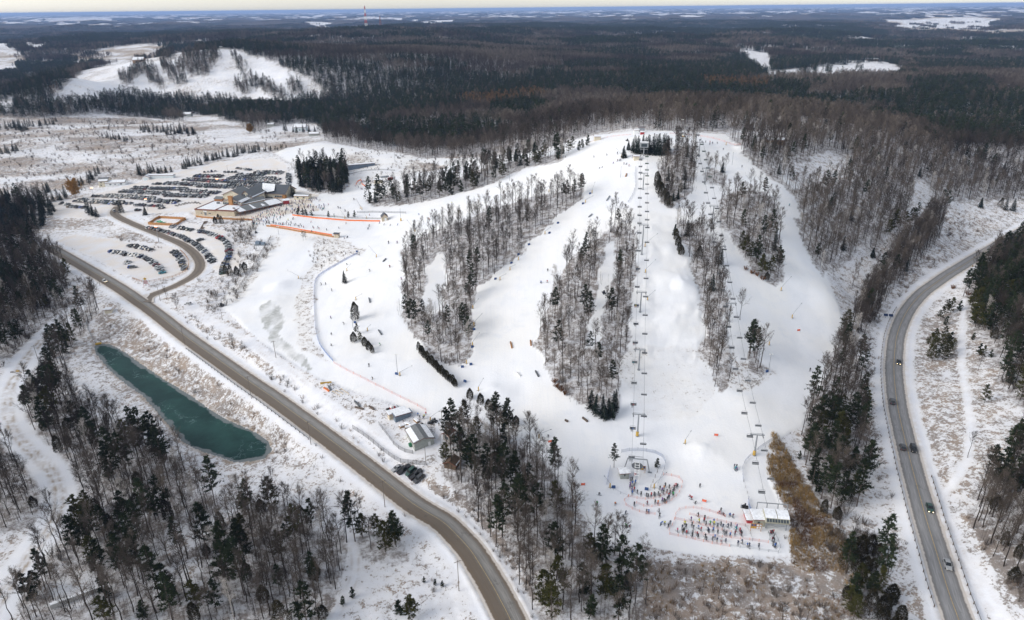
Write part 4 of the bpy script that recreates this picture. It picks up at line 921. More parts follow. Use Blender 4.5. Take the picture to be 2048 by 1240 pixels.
# far woods: everything beyond the near stands
def near_any(x, y):
    k = np.zeros(len(x), bool)
    for zn in ZONE: k |= inpoly(x, y, W[zn])
    return k
def conif(x, y, r):
    p = np.where(fbm(x / 300, y / 170, 3, 55) > 0.14, 0.9, 0.03)
    p = np.where((r < 820) & (x > -60), 0.05, p) if np.ndim(r) else p
    for b_ in WCB: p = np.where(inpoly(x, y, b_), 0.9, p)
    la = np.zeros(len(x), bool)
    for b_ in WLA: la |= inpoly(x, y, b_)
    return p, la
fx = []; fy = []
def sector(r0, r1, per, dens_r=None):
    n_ = int((r1 ** 2 - r0 ** 2) * R(44) / per); r = np.sqrt(rng.uniform(r0 ** 2, r1 ** 2, n_)); a = rng.uniform(R(-44), R(44), n_)
    return r * np.sin(a), r * np.cos(a)
x, y = sector(430, 2300, 24)
hx = [sample(b_, 22, 1.0) for b_ in HW]; x = np.concatenate([x] + [a[0] for a in hx]); y = np.concatenate([y] + [a[1] for a in hx])
k = ground_mask(litter, x, y) > 0.5
x = x[k]; y = y[k]; k = ~near_any(x, y); x = x[k]; y = y[k]
r = np.hypot(x, y); cp, la = conif(x, y, r); isc = rng.random(len(x)) < cp
hw_ = np.zeros(len(x), bool)
for b_ in HW: hw_ |= inpoly(x, y, b_)
isc = np.where(hw_, rng.random(len(x)) < .45, isc)
thin = ~isc & ~hw_ & (rng.random(len(x)) < 0.12); x = x[~thin]; y = y[~thin]; isc = isc[~thin]; la = la[~thin]
fb = [far_bare(random.uniform(15, 19)).mesh('t', [twig]) for _ in range(5)]
def far_con(Hh, mat, n=90, sp=2.3, st=.1):
    C = MB(); taper(C, [(0, 0, -1), (0, 0, Hh * .9)], .15, .04, 3)
    for i in range(n):
        kk = random.random() ** 1.25; a = random.random() * 6.283; rr = (sp * (1 - kk) ** .8 + .2) * math.sqrt(random.uniform(.3, 1)); c = Vector((math.cos(a) * rr, math.sin(a) * rr, Hh * (st + (1 - st) * kk)))
        blades(C, c, 1, 1.3, 0.75, Vector((math.cos(a) * .9, math.sin(a) * .9, .15)), 0, .35)
    return C.mesh('t', [mat])
fc = [far_con(15, spruce_n), far_con(17, pine_n, 80, 3.0, .35), far_con(13, spruce_n), far_con(16, pine_n, 80, 3.2, .3)]
fl = [far_con(15, larch_n, 80, 2.0)]
ob = [bpy.data.objects.new('t', m) for m in fb + fc + fl]
ix = np.where(isc, rng.integers(5, 9, len(x)), rng.integers(0, 5, len(x))); ix = np.where(la & (rng.random(len(x)) < .7), 9, ix)
print('far trees', len(x))
scatter('woodland', np.c_[x, y, hz(x, y)], rng.uniform(.7, 1.1, len(x)), ix, source('wood_tree', ob))
# clumps further out
def clump(srcs, n=14, rad=22, per_s=1.0):
    vs = []; fs = []; mi = []; mats = []
    for i in range(n):
        me = random.choice(srcs); a = random.random() * 6.28; rr = rad * math.sqrt(random.random()); s = random.uniform(.7, 1.1) * per_s; th = random.random() * 6.28
        m = me.materials[0]
        if m not in mats: mats.append(m)
        k0 = len(vs); c, s_ = math.cos(th), math.sin(th); cx_, cy_ = rr * math.cos(a), rr * math.sin(a)
        for v in me.vertices: vs.append((cx_ + (v.co.x * c - v.co.y * s_) * s, cy_ + (v.co.x * s_ + v.co.y * c) * s, v.co.z * s))
        for p in me.polygons: fs.append(tuple(j + k0 for j in p.vertices)); mi.append(mats.index(m))
    me = bpy.data.meshes.new('clump'); me.from_pydata(vs, [], fs)
    for m in mats: me.materials.append(m)
    me.polygons.foreach_set('material_index', mi); return bpy.data.objects.new('c', me)
def far_lump(mat, Hh, n=46, sp=3.2, w_=1.5):
    C = MB()
    for i in range(n):
        kk = random.random(); a = random.random() * 6.283; rr = sp * math.sin(math.pi * (.12 + .8 * kk)) * math.sqrt(random.random()); c = Vector((math.cos(a) * rr, math.sin(a) * rr, Hh * (.25 + .7 * kk)))
        blades(C, c, 1, 2.4, w_, Vector((math.cos(a) * .5, math.sin(a) * .5, .8)), 0, .4)
    taper(C, [(0, 0, -1), (0, 0, Hh * .8)], .3, .1, 3)
    return C.mesh('t', [mat])
lb = [far_lump(twig, 16, 40, 3.2, .9), far_lump(twig, 18, 40, 3.0, .9)]; lc = [far_lump(spruce_n, 16), far_lump(pine_n, 17)]
oc = [clump(lb, 16), clump(lb, 16), clump(lc, 16), clump(lc, 16), clump(lb + lc, 16)]
x, y = sector(2300, 7500, 620)
k = (ground_mask(litter, x, y) > 0.5) & (rng.random(len(x)) < np.interp(np.hypot(x, y), [2300, 7500], [1, .55])); x = x[k]; y = y[k]; cp, la = conif(x, y, 0); u_ = rng.random(len(x))
ix = np.where(u_ < cp * .95, rng.integers(2, 4, len(x)), np.where(u_ < cp + .25, 4, rng.integers(0, 2, len(x))))
print('clumps', len(x))
scatter('distant_woodland', np.c_[x, y, hz(x, y)], rng.uniform(.8, 1.15, len(x)), ix, source('wood_clump', oc))
# canopy of the farthest woods: a bumpy sheet standing above the land
sel = np.where(RS > 5200)[0]; i0 = sel[0]
wd = (litter[i0:] > .5)
cz = GZ[i0:] + 11 + 4.5 * fbm(GX[i0:] / 60, GY[i0:] / 60, 3, 71)
idc = np.arange(wd.size).reshape(wd.shape); okf = wd[:-1, :-1] & wd[1:, :-1] & wd[:-1, 1:] & wd[1:, 1:]
FF = np.stack([idc[:-1, :-1], idc[:-1, 1:], idc[1:, 1:], idc[1:, :-1]], -1)[okf]
mc = bpy.data.materials.new('far_canopy'); mc.use_nodes = True; q = N(mc); bs = mc.node_tree.nodes['Principled BSDF']
c = q.mix(q.ramp(q.noise(0.0011, 5, rough=.6), .46, .54), (0.085, 0.074, 0.068), (0.016, 0.026, 0.022))
c = q.mix(q.ramp(q.noise(0.02, 4, rough=.7), .35, .7, 0, .5), c, (0.12, 0.108, 0.10))
q.l.new(c, bs.inputs['Base Color']); bs.inputs['Roughness'].default_value = 1; bs.inputs['Specular IOR Level'].default_value = 0
used, inv = np.unique(FF, return_inverse=True)
V_ = np.stack([GX[i0:], GY[i0:], cz], -1).reshape(-1, 3)[used]
link('far_forest', mesh_np('far_forest', V_, inv.reshape(FF.shape), [mc], smooth=True), kind='stuff')

# near stands: the largest are things of their own, the rest one mass each
tS = {'bare': [tmpl('b', *p) for p in protoB], 'pine': [tmpl('p', *p) for p in protoP], 'spruce': [tmpl('s', *p) for p in protoS], 'cedar': [tmpl('c', *p) for p in protoC], 'bush': [bpy.data.objects.new('u', m) for m in protoBush]}
off = {}; allobs = []
for kd, l_ in tS.items(): off[kd] = len(allobs); allobs += l_
rest = [i for i in range(len(PLACE)) if i not in INDIV]
for nm, kds in (('bare_wood', ('bare',)), ('pine_wood', ('pine',)), ('spruce_wood', ('spruce', 'cedar')), ('undergrowth', ('bush',))):
    r_ = [i for i in rest if PLACE[i][2] in kds]
    if not r_: continue
    lst = []; o2 = {}
    for kd in kds: o2[kd] = len(lst); lst += tS[kd]
    scatter(nm, np.c_[PL_[r_], PZ[r_]], [PLACE[i][4] for i in r_], [o2[PLACE[i][2]] + PLACE[i][3] for i in r_], source(nm + '_tree', lst))
PR = {'bare': protoB, 'pine': protoP, 'spruce': protoS, 'cedar': protoC}
TREES = []
for i in sorted(INDIV):
    x_, y_, kd, var, sc_, zn = PLACE[i]; z_ = PZ[i]
    if kd == 'bush':
        o = link('bush', protoBush[var]); 
    else:
        o = thing(kd + '_tree', (0, 0, 0)); link('trunk', PR[kd][var][0], o); link('crown', PR[kd][var][1], o)
    o.location = (x_, y_, z_); o.scale = (sc_,) * 3; o.rotation_euler = (0, 0, random.random() * 6.283)
    TREES.append((o, i))
# reeds and dry weeds
def tuft(h, n, mat, w_=.06, sp=.3):
    C = MB()
    for _ in range(n):
        p = Vector((random.gauss(0, sp), random.gauss(0, sp), -.1)); tri(C, p, p + Vector((random.gauss(0, .25), random.gauss(0, .25), h * random.uniform(.6, 1.1))), w_)
    return bpy.data.objects.new('t', C.mesh('t', [mat]))
cr_ = wreed.mean(0); big_ = cr_ + (wreed - cr_) * 1.16; x, y = sample(big_, .5, 1.0); dd_, _ = path_dist(x, y, np.c_[np.vstack([wreed, wreed[:1]]), np.zeros(len(wreed) + 1)], 9); sg_ = np.where(inpoly(x, y, wreed), dd_, -np.minimum(dd_, 9))
k = (sg_ / 3.2 + 1.5 * fbm(x / 5, y / 5, 3, 19) + .35 > 0) & (fbm(x / 2.5, y / 2.5, 2, 20) > -.55) & ~((x < wreed[:, 0].mean()) & (sg_ < -.8)); x = x[k]; y = y[k]
x2, y2 = sample(wpoly([(1290,1135),(1450,1128),(1580,1132),(1700,1110),(1720,1160),(1760,1260),(1290,1260)]), 1.6, 1.6); k2 = fbm(x2 / 7, y2 / 7, 3, 33) > .12; x = np.concatenate([x, x2[k2]]); y = np.concatenate([y, y2[k2]])
scatter('reeds', np.c_[x, y, hz(x, y)], rng.uniform(.55, 1.15, len(x)) * np.where(y < 160, .7, 1), np.where(fbm(x / 9, y / 9, 2, 66) > .35, rng.integers(3, 5, len(x)), rng.integers(0, 3, len(x))), source('reed_tuft', [tuft(1.9, 16, reed_m, .10) for _ in range(3)] + [tuft(1.6, 16, leaf_mat('brown_reeds', (.12, .065, .032), (.2, .115, .055)), .10) for _ in range(2)]))
x, y = sector(120, 420, 2.6); gm_ = ground_mask(g_, x, y); k = (gm_ > .25) & (rng.random(len(x)) < (gm_ - .2) * 1.1) & (fbm(x / 8, y / 8, 3, 29) > -.1); x = x[k]; y = y[k]
print('weeds', len(x))
scatter('weeds', np.c_[x, y, hz(x, y)], rng.uniform(.4, 1.0, len(x)), rng.integers(0, 3, len(x)), source('weed_tuft', [tuft(.6, 7, weed_m, .07, .35) for _ in range(3)]))

sx = []; sy = []
for zn in ZONE:
    if zn in ('JT', 'C4', 'G2', 'L', 'K'): continue
    x, y = sample(W[zn], {'E': 60, 'A': 55, 'B': 50, 'C1': 40, 'C2': 45, 'D': 50, 'C3': 60, 'G': 18, 'H': 22}.get(zn, 26), 1.6); k = offroad(x, y, 1.5); sx.append(x[k]); sy.append(y[k])
sx = np.concatenate(sx); sy = np.concatenate(sy); k = fbm(sx / 12, sy / 12, 2, 88) > -.3; sx = sx[k]; sy = sy[k]
scatter('saplings', np.c_[sx, sy, hz(sx, sy)], rng.uniform(.6, 1.1, len(sx)), rng.integers(0, 4, len(sx)), source('sapling_tree', [bpy.data.objects.new('t', m) for m in protoSap]))
# ------------------------------------------------------------------ paints
M = {}
for k, c_, r_ in (('tan', (.56, .48, .36), .8), ('cream', (.66, .60, .47), .8), ('brown_trim', (.20, .065, .04), .6), ('cedar_wood', (.40, .19, .065), .7), ('grey_roof', (.17, .18, .185), .8), ('slate', (.075, .085, .10), .7),
                  ('steel', (.28, .30, .32), .5), ('dark_steel', (.12, .13, .14), .5), ('white_paint', (.78, .79, .78), .6), ('pale_blue', (.62, .68, .70), .7), ('grey_wall', (.36, .38, .35), .7), ('olive_wall', (.40, .39, .31), .7),
                  ('blue_steel', (.16, .21, .27), .5), ('red', (.40, .03, .035), .5), ('yellow', (.55, .34, .05), .5), ('orange', (.75, .19, .03), .6), ('orange_net', (.80, .16, .08), .6), ('blue', (.03, .08, .22), .6),
                  ('wood', (.30, .20, .12), .85), ('dark_wood', (.11, .075, .05), .9), ('black', (.02, .02, .022), .6), ('tarp_green', (.02, .33, .15), .5), ('snow_cap', (.84, .86, .89), .9), ('stone', (.30, .28, .26), .9),
                  ('rust_roof', (.13, .05, .035), .8), ('grey_plank', (.33, .31, .29), .9), ('green_bin', (.02, .16, .07), .5), ('pole_wood', (.17, .14, .115), .9), ('concrete', (.42, .41, .39), .9), ('brown_barn', (.26, .17, .10), .8)):
    M[k] = new_mat(k, c_, r_, noise=.14, nscale=1.3)
M['glass'] = new_mat('window_glass', (.05, .065, .075), .12, spec=.6)
M['lit'] = new_mat('lamp_glow', (1.0, .36, .16), .5, emit=5.0)
M['warm'] = new_mat('white_lamp', (.9, .9, .86), .5)
M['rope'] = new_mat('steel_rope', (.20, .21, .22), .5)
def net_mat(name, colr, alpha):
    m = bpy.data.materials.new(name); m.use_nodes = True; q = N(m); b = m.node_tree.nodes['Principled BSDF']; b.inputs['Base Color'].default_value = (*colr, 1)
    b.inputs['Roughness'].default_value = .8; b.inputs['Alpha'].default_value = alpha; return m
M['pink_net'] = net_mat('faded_orange_net', (.74, .30, .26), .2); M['blue_net'] = net_mat('blue_net', (.10, .20, .50), .5); M['pale_net'] = net_mat('pale_blue_net', (.30, .36, .50), .35); M['grey_mesh'] = net_mat('grey_mesh', (.25, .25, .26), .4)
M['orange_mesh'] = net_mat('orange_mesh', (.82, .20, .05), .9)

class Fr:
    "local frame on the ground: a along, b across, z up"
    def __init__(s, o, ang): s.o = Vector(o); s.c = math.cos(ang); s.s = math.sin(ang); s.ang = ang
    def __call__(s, a, b, z=0.0): return Vector((s.o.x + a * s.c - b * s.s, s.o.y + a * s.s + b * s.c, s.o.z + z))
def slab(mb, fr, poly, z0, z1, mi=0):
    "vertical prism over polygon poly [(a,b)], z1 may be a list"
    zt = z1 if isinstance(z1, (list, tuple)) else [z1] * len(poly); k = len(poly)
    bot = [fr(a, b, z0) for a, b in poly]; top = [fr(p[0], p[1], z) for p, z in zip(poly, zt)]
    for i in range(k): j = (i + 1) % k; mb.poly((bot[i], bot[j], top[j], top[i]), mi)
    mb.poly(top, mi)
def rect(a0, a1, b0, b1): return [(a0, b0), (a1, b0), (a1, b1), (a0, b1)]
def gable(wall, roof, fr, a0, a1, b0, b1, z0, eave, ridge, axis='b', oh=.5, th=.22, snow=None, sf=1.0):
    "gabled block; ridge runs along axis"
    if axis == 'b':
        m = (a0 + a1) / 2
        for b in (b0, b1): wall.poly([fr(a0, b, z0), fr(a1, b, z0), fr(a1, b, eave), fr(m, b, ridge), fr(a0, b, eave)])
        for a in (a0, a1): wall.poly([fr(a, b0, z0), fr(a, b1, z0), fr(a, b1, eave), fr(a, b0, eave)])
        k = (ridge - eave) / ((a1 - a0) / 2)
        L_ = [(a0 - oh, eave - k * oh), (m, ridge)]; R_ = [(m, ridge), (a1 + oh, eave - k * oh)]
        for (x0, y0), (x1, y1) in (L_, R_):
            q_ = [fr(x0, b0 - oh, y0 + .03), fr(x1, b0 - oh, y1 + .03), fr(x1, b1 + oh, y1 + .03), fr(x0, b1 + oh, y0 + .03)]
            up = Vector((0, 0, th)); t_ = [p + up for p in q_]; roof.poly(q_, 1); roof.poly(t_, 0)
            for i in range(4): j = (i + 1) % 4; roof.poly((q_[i], q_[j], t_[j], t_[i]), 1)
            if snow is not None:
                f0, f1 = (0.05, sf) if (x0 + x1) / 2 < m else (1 - sf, .95)
                sx0, sy0, sx1, sy1 = x0 + (x1 - x0) * f0, y0 + (y1 - y0) * f0, x0 + (x1 - x0) * f1, y0 + (y1 - y0) * f1
                s_ = [fr(sx0, b0, sy0 + th + .06), fr(sx1, b0, sy1 + th + .06), fr(sx1, b1, sy1 + th + .06), fr(sx0, b1, sy0 + th + .06)]; snow.poly([p + Vector((0, 0, .09)) for p in s_])
                for i in range(4): j = (i + 1) % 4; snow.poly((s_[i], s_[j], s_[j] + Vector((0, 0, .09)), s_[i] + Vector((0, 0, .09))))
    else:
        f2 = Fr(fr(0, 0, 0), fr.ang + math.pi / 2)   # a' = b, b' = -a
        gable(wall, roof, f2, b0, b1, -a1, -a0, z0, eave, ridge, 'b', oh, th, snow, sf)
def panel(mb, p, q, z0, z1, out=.05, mi=0):
    "thin upright board between ground points p and q"
    p = Vector(p); q = Vector(q); d = (q - p); d.z = 0; n_ = Vector((d.y, -d.x, 0)).normalized() * out
    v = []
    for zz in (z0, z1):
        for c in (p, p + n_, q + n_, q): v.append(Vector((c.x, c.y, c.z + zz)))
    for f in ((0, 1, 2, 3), (4, 5, 6, 7), (0, 1, 5, 4), (1, 2, 6, 5), (2, 3, 7, 6), (3, 0, 4, 7)): mb.poly([v[i] for i in f], mi)
def house(name, u, v, ang, w_, d_, eave, ridge, wall='white_paint', roof='grey_roof', axis='b', snow=True, sf=1.0, label='', cat='house', wins=(), door=None, trim='brown_trim', pos=None, group=None):
    p = at(u, v) if pos is None else Vector(pos); root = thing(name, p, 0, label=label, category=cat)
    if group: root['group'] = group
    fr = Fr((0, 0, 0), R(ang)); W_, Rf, S_ = MB(), MB(), MB()
    gable(W_, Rf, fr, -w_ / 2, w_ / 2, 0, d_, -1.5, eave, ridge, axis, snow=S_ if snow else None, sf=sf)
    W_.build('wall', [M[wall]], root); rf = Rf.build('roof', [M[roof], M[trim]], root)
    if snow: S_.build('roof_snow', [M['snow_cap']], rf)
    for (a, z, ww, hh) in wins:
        g = MB(); panel(g, fr(a - ww / 2, 0), fr(a + ww / 2, 0), z, z + hh, .06); g.build('window', [M['glass']], root)
    if door:
        g = MB(); panel(g, fr(door[0] - door[1] / 2, 0), fr(door[0] + door[1] / 2, 0), 0, door[2], .07); g.build('door', [M[door[3]]], root)
    return root

# ------------------------------------------------------------------ lodge
LO = at(392, 431); lf = Fr((0, 0, 0), R(-12.7)); LO.z = 9.2
lodge = thing('ski_lodge', LO, 0, label='long tan ski lodge with grey roofs and a wooden chimney beside the big car park', category='lodge')
Wt, Wc, Rg, Rs, Sn, Tr = MB(), MB(), MB(), MB(), MB(), MB()
slab(Wt, lf, rect(0, 17.5, 0, 24), -2, 4.2); slab(Wt, lf, rect(17.53, 33, .02, 15), -2, 4.5)
for a0, a1, b0, b1, h in ((0, 17.5, 0, 24, 4.2), (17.6, 33, 0, 15, 4.5)):
    slab(Sn, lf, rect(a0 + .5, a1 - .5, b0 + .5, b1 - .5), h, h + .25)
    for r_ in (rect(a0 - .2, a1 + .1, b0 - .25, b0 + .2), rect(a0 - .2, a1 + .1, b1 - .2, b1 + .25), rect(a0 - .25, a0 + .2, b0, b1), rect(a1 - .2, a1 + .05, b0, b1)): slab(Tr, lf, r_, h - .3, h + .6)
gable(Wc, Rg, lf, 13, 29, 16, 30, 0, 6.6, 9.6, 'b', .9, snow=Sn, sf=.35)
gable(Wc, Rg, lf, 3, 20, 32, 46, 0, 7.8, 11.4, 'b', .9, snow=Sn, sf=.2)
gable(Wc, Rg, lf, 20.6, 30.5, 29, 47, 0, 7.8, 12.4, 'b', .9, snow=Sn, sf=.15)
gable(Wc, Rs, lf, 28.5, 47, 49, 66, 0, 6.2, 11.2, 'a', 1.0)
# hipped roof with a snow saddle
hp = [lf(12, 48, 7), lf(33, 48, 7), lf(33, 66, 7), lf(12, 66, 7), lf(20, 57, 12), lf(26, 57, 12)]
for f in ((0, 1, 5, 4), (1, 2, 5), (2, 3, 4, 5), (3, 0, 4)): Rs.poly([hp[i] for i in f], 0)
slab(Wc, lf, rect(13, 32, 49, 65), 0, 7.0)
sd2 = [lf(27, 50, 8.4), lf(33, 47.6, 7.25), lf(38, 49.5, 8.1), lf(35, 57, 11.6), lf(24, 56.6, 12.2)]; Sn.poly(sd2)
# rotated wing and canopy facing the slopes
cfr = Fr(lf(36, 1), lf.ang + math.atan2(31, 18)); mfr = Fr(lf(27.5, 15), lf.ang + math.atan2(31, 18))
gable(Wc, Rg, mfr, 0, 22, 0, 8.5, 0, 4.9, 6.6, 'a', .8, snow=Sn, sf=.16)
can = MB(); th = [3.4, 3.4, 5.0, 5.0]
P4 = [cfr(0, -1, 3.3), cfr(37, -1, 3.3), cfr(37, 9, 5.2), cfr(0, 9, 5.2)]; can.poly(P4, 1); can.poly([p + Vector((0, 0, .3)) for p in P4], 0)
for i in range(4): j = (i + 1) % 4; can.poly((P4[i], P4[j], P4[j] + Vector((0, 0, .3)), P4[i] + Vector((0, 0, .3))), 1)
for (x0, x1, y0, y1) in ((.5, 6, -.5, 8.5), (12, 14.5, 0, 8.5), (20, 23, 1, 5), (25, 36.5, -.5, 8.5)):
    z_ = lambda y: 3.3 + 1.9 * (y + 1) / 10 + .42; Sn.poly([cfr(x0, y0, z_(y0)), cfr(x1, y0, z_(y0)), cfr(x1 - .8, y1, z_(y1)), cfr(x0 + .7, y1, z_(y1))])
for i in range(10): can.box(tuple(cfr(.6 + i * 4, -.7, -1)), (.25, .25, 4.4), cfr.ang, 1)
for i in range(9): can.box(tuple(cfr(2.6 + i * 4, -.75, -.2)), (3.2, .1, 1.0), cfr.ang, 1)
slab(Wc, cfr, rect(0, 36, 6, 9), -1, 4.7)
can.build('canopy', [M['grey_roof'], M['brown_trim']], lodge)
Wt.build('wall', [M['tan']], lodge); Wc.build('wall', [M['cream']], lodge)
rf = Rg.build('roof', [M['grey_roof'], M['brown_trim']], lodge); Rs.build('roof', [M['slate'], M['brown_trim']], lodge); Sn.build('roof_snow', [M['snow_cap']], rf); Tr.build('parapet', [M['brown_trim']], lodge)
g = MB(); slab(g, lf, rect(19.4, 22.6, 14.6, 16.5), 3, 11.2); slab(g, lf, rect(19.2, 22.8, 14.4, 16.7), 11.2, 11.5); g.build('chimney', [M['cedar_wood']], lodge)
g = MB(); slab(g, lf, rect(7, 9, 17, 18.6), 4.4, 5.6); g.build('roof_vent', [M['dark_steel']], lodge)
def win(fr, a0, a1, b, z0, z1, mull=3, parent=lodge):
    g = MB(); panel(g, fr(a0, b), fr(a1, b), z0, z1, .08); wn = g.build('window', [M['glass']], parent)
    g = MB()
    for i in range(mull + 1):
        a = a0 + (a1 - a0) * i / mull; panel(g, fr(a - .08, b - .08), fr(a + .08, b - .08), z0, z1, .05)
    g.build('frame', [M['white_paint']], wn)
for args in ((lf, 13.6, 19, 15.96, 4.6, 6.3, 4), (lf, 23, 28.4, 15.96, 4.6, 5.6, 4), (lf, 23, 28.4, 15.96, 6.0, 7.2, 4), (lf, 21.6, 25, 28.96, 6.2, 9.6, 3), (lf, 26, 29.6, 28.96, 6.2, 9.6, 3), (lf, 29.5, 36, 48.96, 1.6, 3.0, 4), (lf, 38, 45.5, 48.96, 3.0, 4.4, 5), (lf, 7.6, 9.4, -.02, .2, 2.3, 2), (lf, 4.6, 5.6, -.02, 1.3, 2.1, 1), (lf, 11.2, 13.2, -.02, 1.4, 2.1, 2)): win(*args)
g = MB(); panel(g, lf(7.0, -.1), lf(10, -.1), 2.7, 3.7, .06); g.build('door_sign', [M['white_paint']], lodge)
g = MB(); panel(g, lf(37.5, 48.9), lf(47, 48.9), 1.2, 2.7, .5); slab(g, lf, rect(45.2, 47.4, 48.2, 51), 0, 5); g.build('wood_cladding', [M['cedar_wood']], lodge)
g = MB(); slab(g, lf, rect(-4, 3, 30, 37), 1.2, 3.2); gable(g, Rg2 := MB(), lf, -4, 3, 30, 37, 2, 4.4, 5.6, 'a', .4); g.build('side_deck', [M['cedar_wood']], lodge); Rg2.build('deck_roof', [M['grey_roof'], M['brown_trim']], lodge)

# ------------------------------------------------------------------ other buildings
house('white_house', 208, 374, 10, 8, 10, 5.2, 7.6, 'cream', 'grey_roof', 'a', True, .5, 'old two storey cream house with patchy snow on grey roof by willow', 'house', ((-2, 1, .8, 1.3), (1.6, 1, .8, 1.3), (-1.5, 3.5, .8, 1.2)))
house('white_bungalow', 231, 372, 10, 17, 8, 3.0, 4.4, 'white_paint', 'grey_roof', 'a', True, 1.0, 'low white bungalow under snowy roof beside the big car park', 'house', ((-4, 1.1, 1.6, .9), (0, 1.1, .9, .9), (5, 1.1, 1.8, 1.1)), (3, 1, 2, 'pale_blue'))
house('garage', 292, 361, 0, 6, 8, 2.8, 4.6, 'white_paint', 'grey_roof', 'b', True, 1.0, 'small white gabled garage next to long pale trailer', 'garage', (), (0, 3.6, 2.3, 'pale_blue'))
house('trailer', 322, 357, -3, 24, 4.5, 3.0, 3.3, 'pale_blue', 'grey_roof', 'a', True, 1.0, 'long pale blue storage trailer at the edge of the big car park', 'trailer')
house('farmhouse', 600, 263, 4, 15, 12, 5, 8, 'pale_blue', 'grey_roof', 'a', True, 1.0, 'pale farmhouse with snowy roof at the foot of the dark wood', 'house', ((-4, 1.2, 1.2, 1.4), (0, 1.2, 1.2, 1.4), (4, 1.2, 1.2, 1.4), (-3, 3.6, 1.1, 1)), (6, 1.1, 2.1, 'brown_trim'))
house('garden_shed', 541, 253, 0, 9, 6, 2.8, 4.2, 'grey_wall', 'grey_roof', 'a', True, 1.0, 'small snowy shed in the meadow left of the pale farmhouse', 'shed')
house('outbuilding', 628, 272, 8, 12, 6, 2.6, 4.0, 'grey_wall', 'grey_roof', 'a', True, 1.0, 'low grey outbuilding right of the pale farmhouse', 'shed')
house('forest_house', 369, 233, 5, 20, 10, 3.4, 5.8, 'grey_wall', 'grey_roof', 'a', True, 1.0, 'snow roofed house at the edge of the dark conifers behind the meadow', 'house', ((-5, 1, 2, 1.2), (2, 1, 2, 1.2)))
for nm, u, v, r_, ang, w_, d_, e_, ri, wl, lab, cat in (('barn', 275, 118, 1480, 8, 22, 14, 5, 10, 'brown_barn', 'brown timber barn on top of the left piste of the far ski hill', 'barn'),
        ('hillside_house', 61, 141, 1650, 0, 22, 12, 4, 6, 'brown_barn', 'low house with snowy roof among dark trees left of the far ski hill', 'house'),
        ('long_barn', 1740, 122, None, -3, 46, 14, 4.5, 7, 'brown_barn', 'long brown barn with snowy roof in the clearing far behind the hill', 'barn'),
        ('summit_hut', 441, 92, 1500, 0, 7, 5, 3, 4, 'grey_wall', 'tiny lift hut on the summit of the far ski hill', 'hut')):
    if r_ is None: p = at(u, v)
    else:
        az_, sl = ray([u], [v]); rr_ = np.arange(1250, 1700, 10.) if nm != 'hillside_house' else np.array([1650.]); hh_ = hz(rr_ * math.sin(az_[0]), rr_ * math.cos(az_[0])); r_ = float(rr_[int(np.argmax((hh_ - CAMZ) / rr_))]) + (8 if nm == 'barn' else 0)
        p = Vector((r_ * math.sin(az_[0]), r_ * math.cos(az_[0]), 0)); p.z = zg(p.x, p.y)
    house(nm, 0, 0, ang, w_, d_, e_, ri, wl, 'grey_roof', 'a', True, 1.0, lab, cat, ((-4, 1, 2, 1.5), (4, 1, 2, 1.5)) if w_ > 10 else (), pos=p)
# hilltop huts
house('ski_school_hut', 1273, 268, 0, 3.5, 3, 3.0, 3.4, 'white_paint', 'snow_cap', 'a', True, 1, 'small white hut at the top of the hill left of the grey shelter', 'hut')
house('grey_shelter', 1283, 264, 0, 5, 4, 3.6, 3.9, 'steel', 'grey_roof', 'a', False, 1, 'grey steel shelter at the treeline on top of the hill', 'shelter')
house('red_hut', 1285, 269, 0, 2.8, 2, 1.8, 2.2, 'red', 'snow_cap', 'a', True, 1, 'low dark red hut in front of the grey hilltop shelter', 'hut')
house('hilltop_hut', 1364, 273, 0, 4, 3, 2.6, 3.2, 'white_paint', 'snow_cap', 'a', True, 1, 'white hut with yellow pads at the top between the two lifts', 'hut')
house('kiosk', 1195, 281, 0, 5, 4, 3.0, 3.8, 'cream', 'snow_cap', 'a', True, 1, 'cream kiosk left of the hilltop near the orange fences', 'hut')
house('lift_hut', 1273, 321, 0, 3.5, 3, 2.6, 3.0, 'cream', 'snow_cap', 'a', True, 1, 'small cream operator hut beside the upper lift station', 'hut')
house('lift_cabin', 1249, 958, 5, 3.0, 2.6, 2.5, 2.8, 'grey_wall', 'snow_cap', 'a', True, 1, 'grey operator cabin beside the lower lift portal under the lone pine', 'hut', ((0, 1.2, .5, .8),))
house('ticket_cabin', 1518, 1053, -4, 3.6, 4.2, 2.8, 2.9, 'olive_wall', 'snow_cap', 'a', True, 1, 'olive cabin with snowy flat roof left of the lower lift station', 'hut', ((-.3, 1.1, .7, .8),))
house('red_trailer', 1500, 1047, -4, 2.0, 4.2, 1.5, 1.7, 'red', 'snow_cap', 'a', True, 1, 'small red trailer with snowy lid left of the olive lift cabin', 'trailer')
house('red_snack_hut', 573, 408, 20, 4.5, 3, 2.8, 3.6, 'red', 'snow_cap', 'a', True, 1, 'dark red snack hut at the far end of the lodge terrace', 'hut')
house('patrol_hut', 603, 399, -8, 12, 6, 2.8, 3.6, 'cream', 'grey_roof', 'a', True, .6, 'low cream hut with patchy snow roof beyond the lodge crowd', 'hut', ((-3, 1, 1.5, 1), (2, 1, 1.5, 1)))
house('magic_carpet_hut', 770, 442, 15, 4, 5, 3, 5, 'tan', 'slate', 'b', False, 1, 'tan hut with dark gabled roof at the end of the carpet lift fence', 'hut', (), (.5, 1.4, 2.2, 'white_paint'))
house('end_hut', 673, 476, -10, 3, 2.6, 2.8, 3.2, 'tan', 'slate', 'a', False, 1, 'small tan hut at the end of the orange topped wooden fence', 'hut')
house('lift_shed', 757, 367, 8, 7, 4, 3, 3.6, 'cream', 'snow_cap', 'a', True, 1, 'pale lift shed beside the queue in the upper left bowl', 'shed')
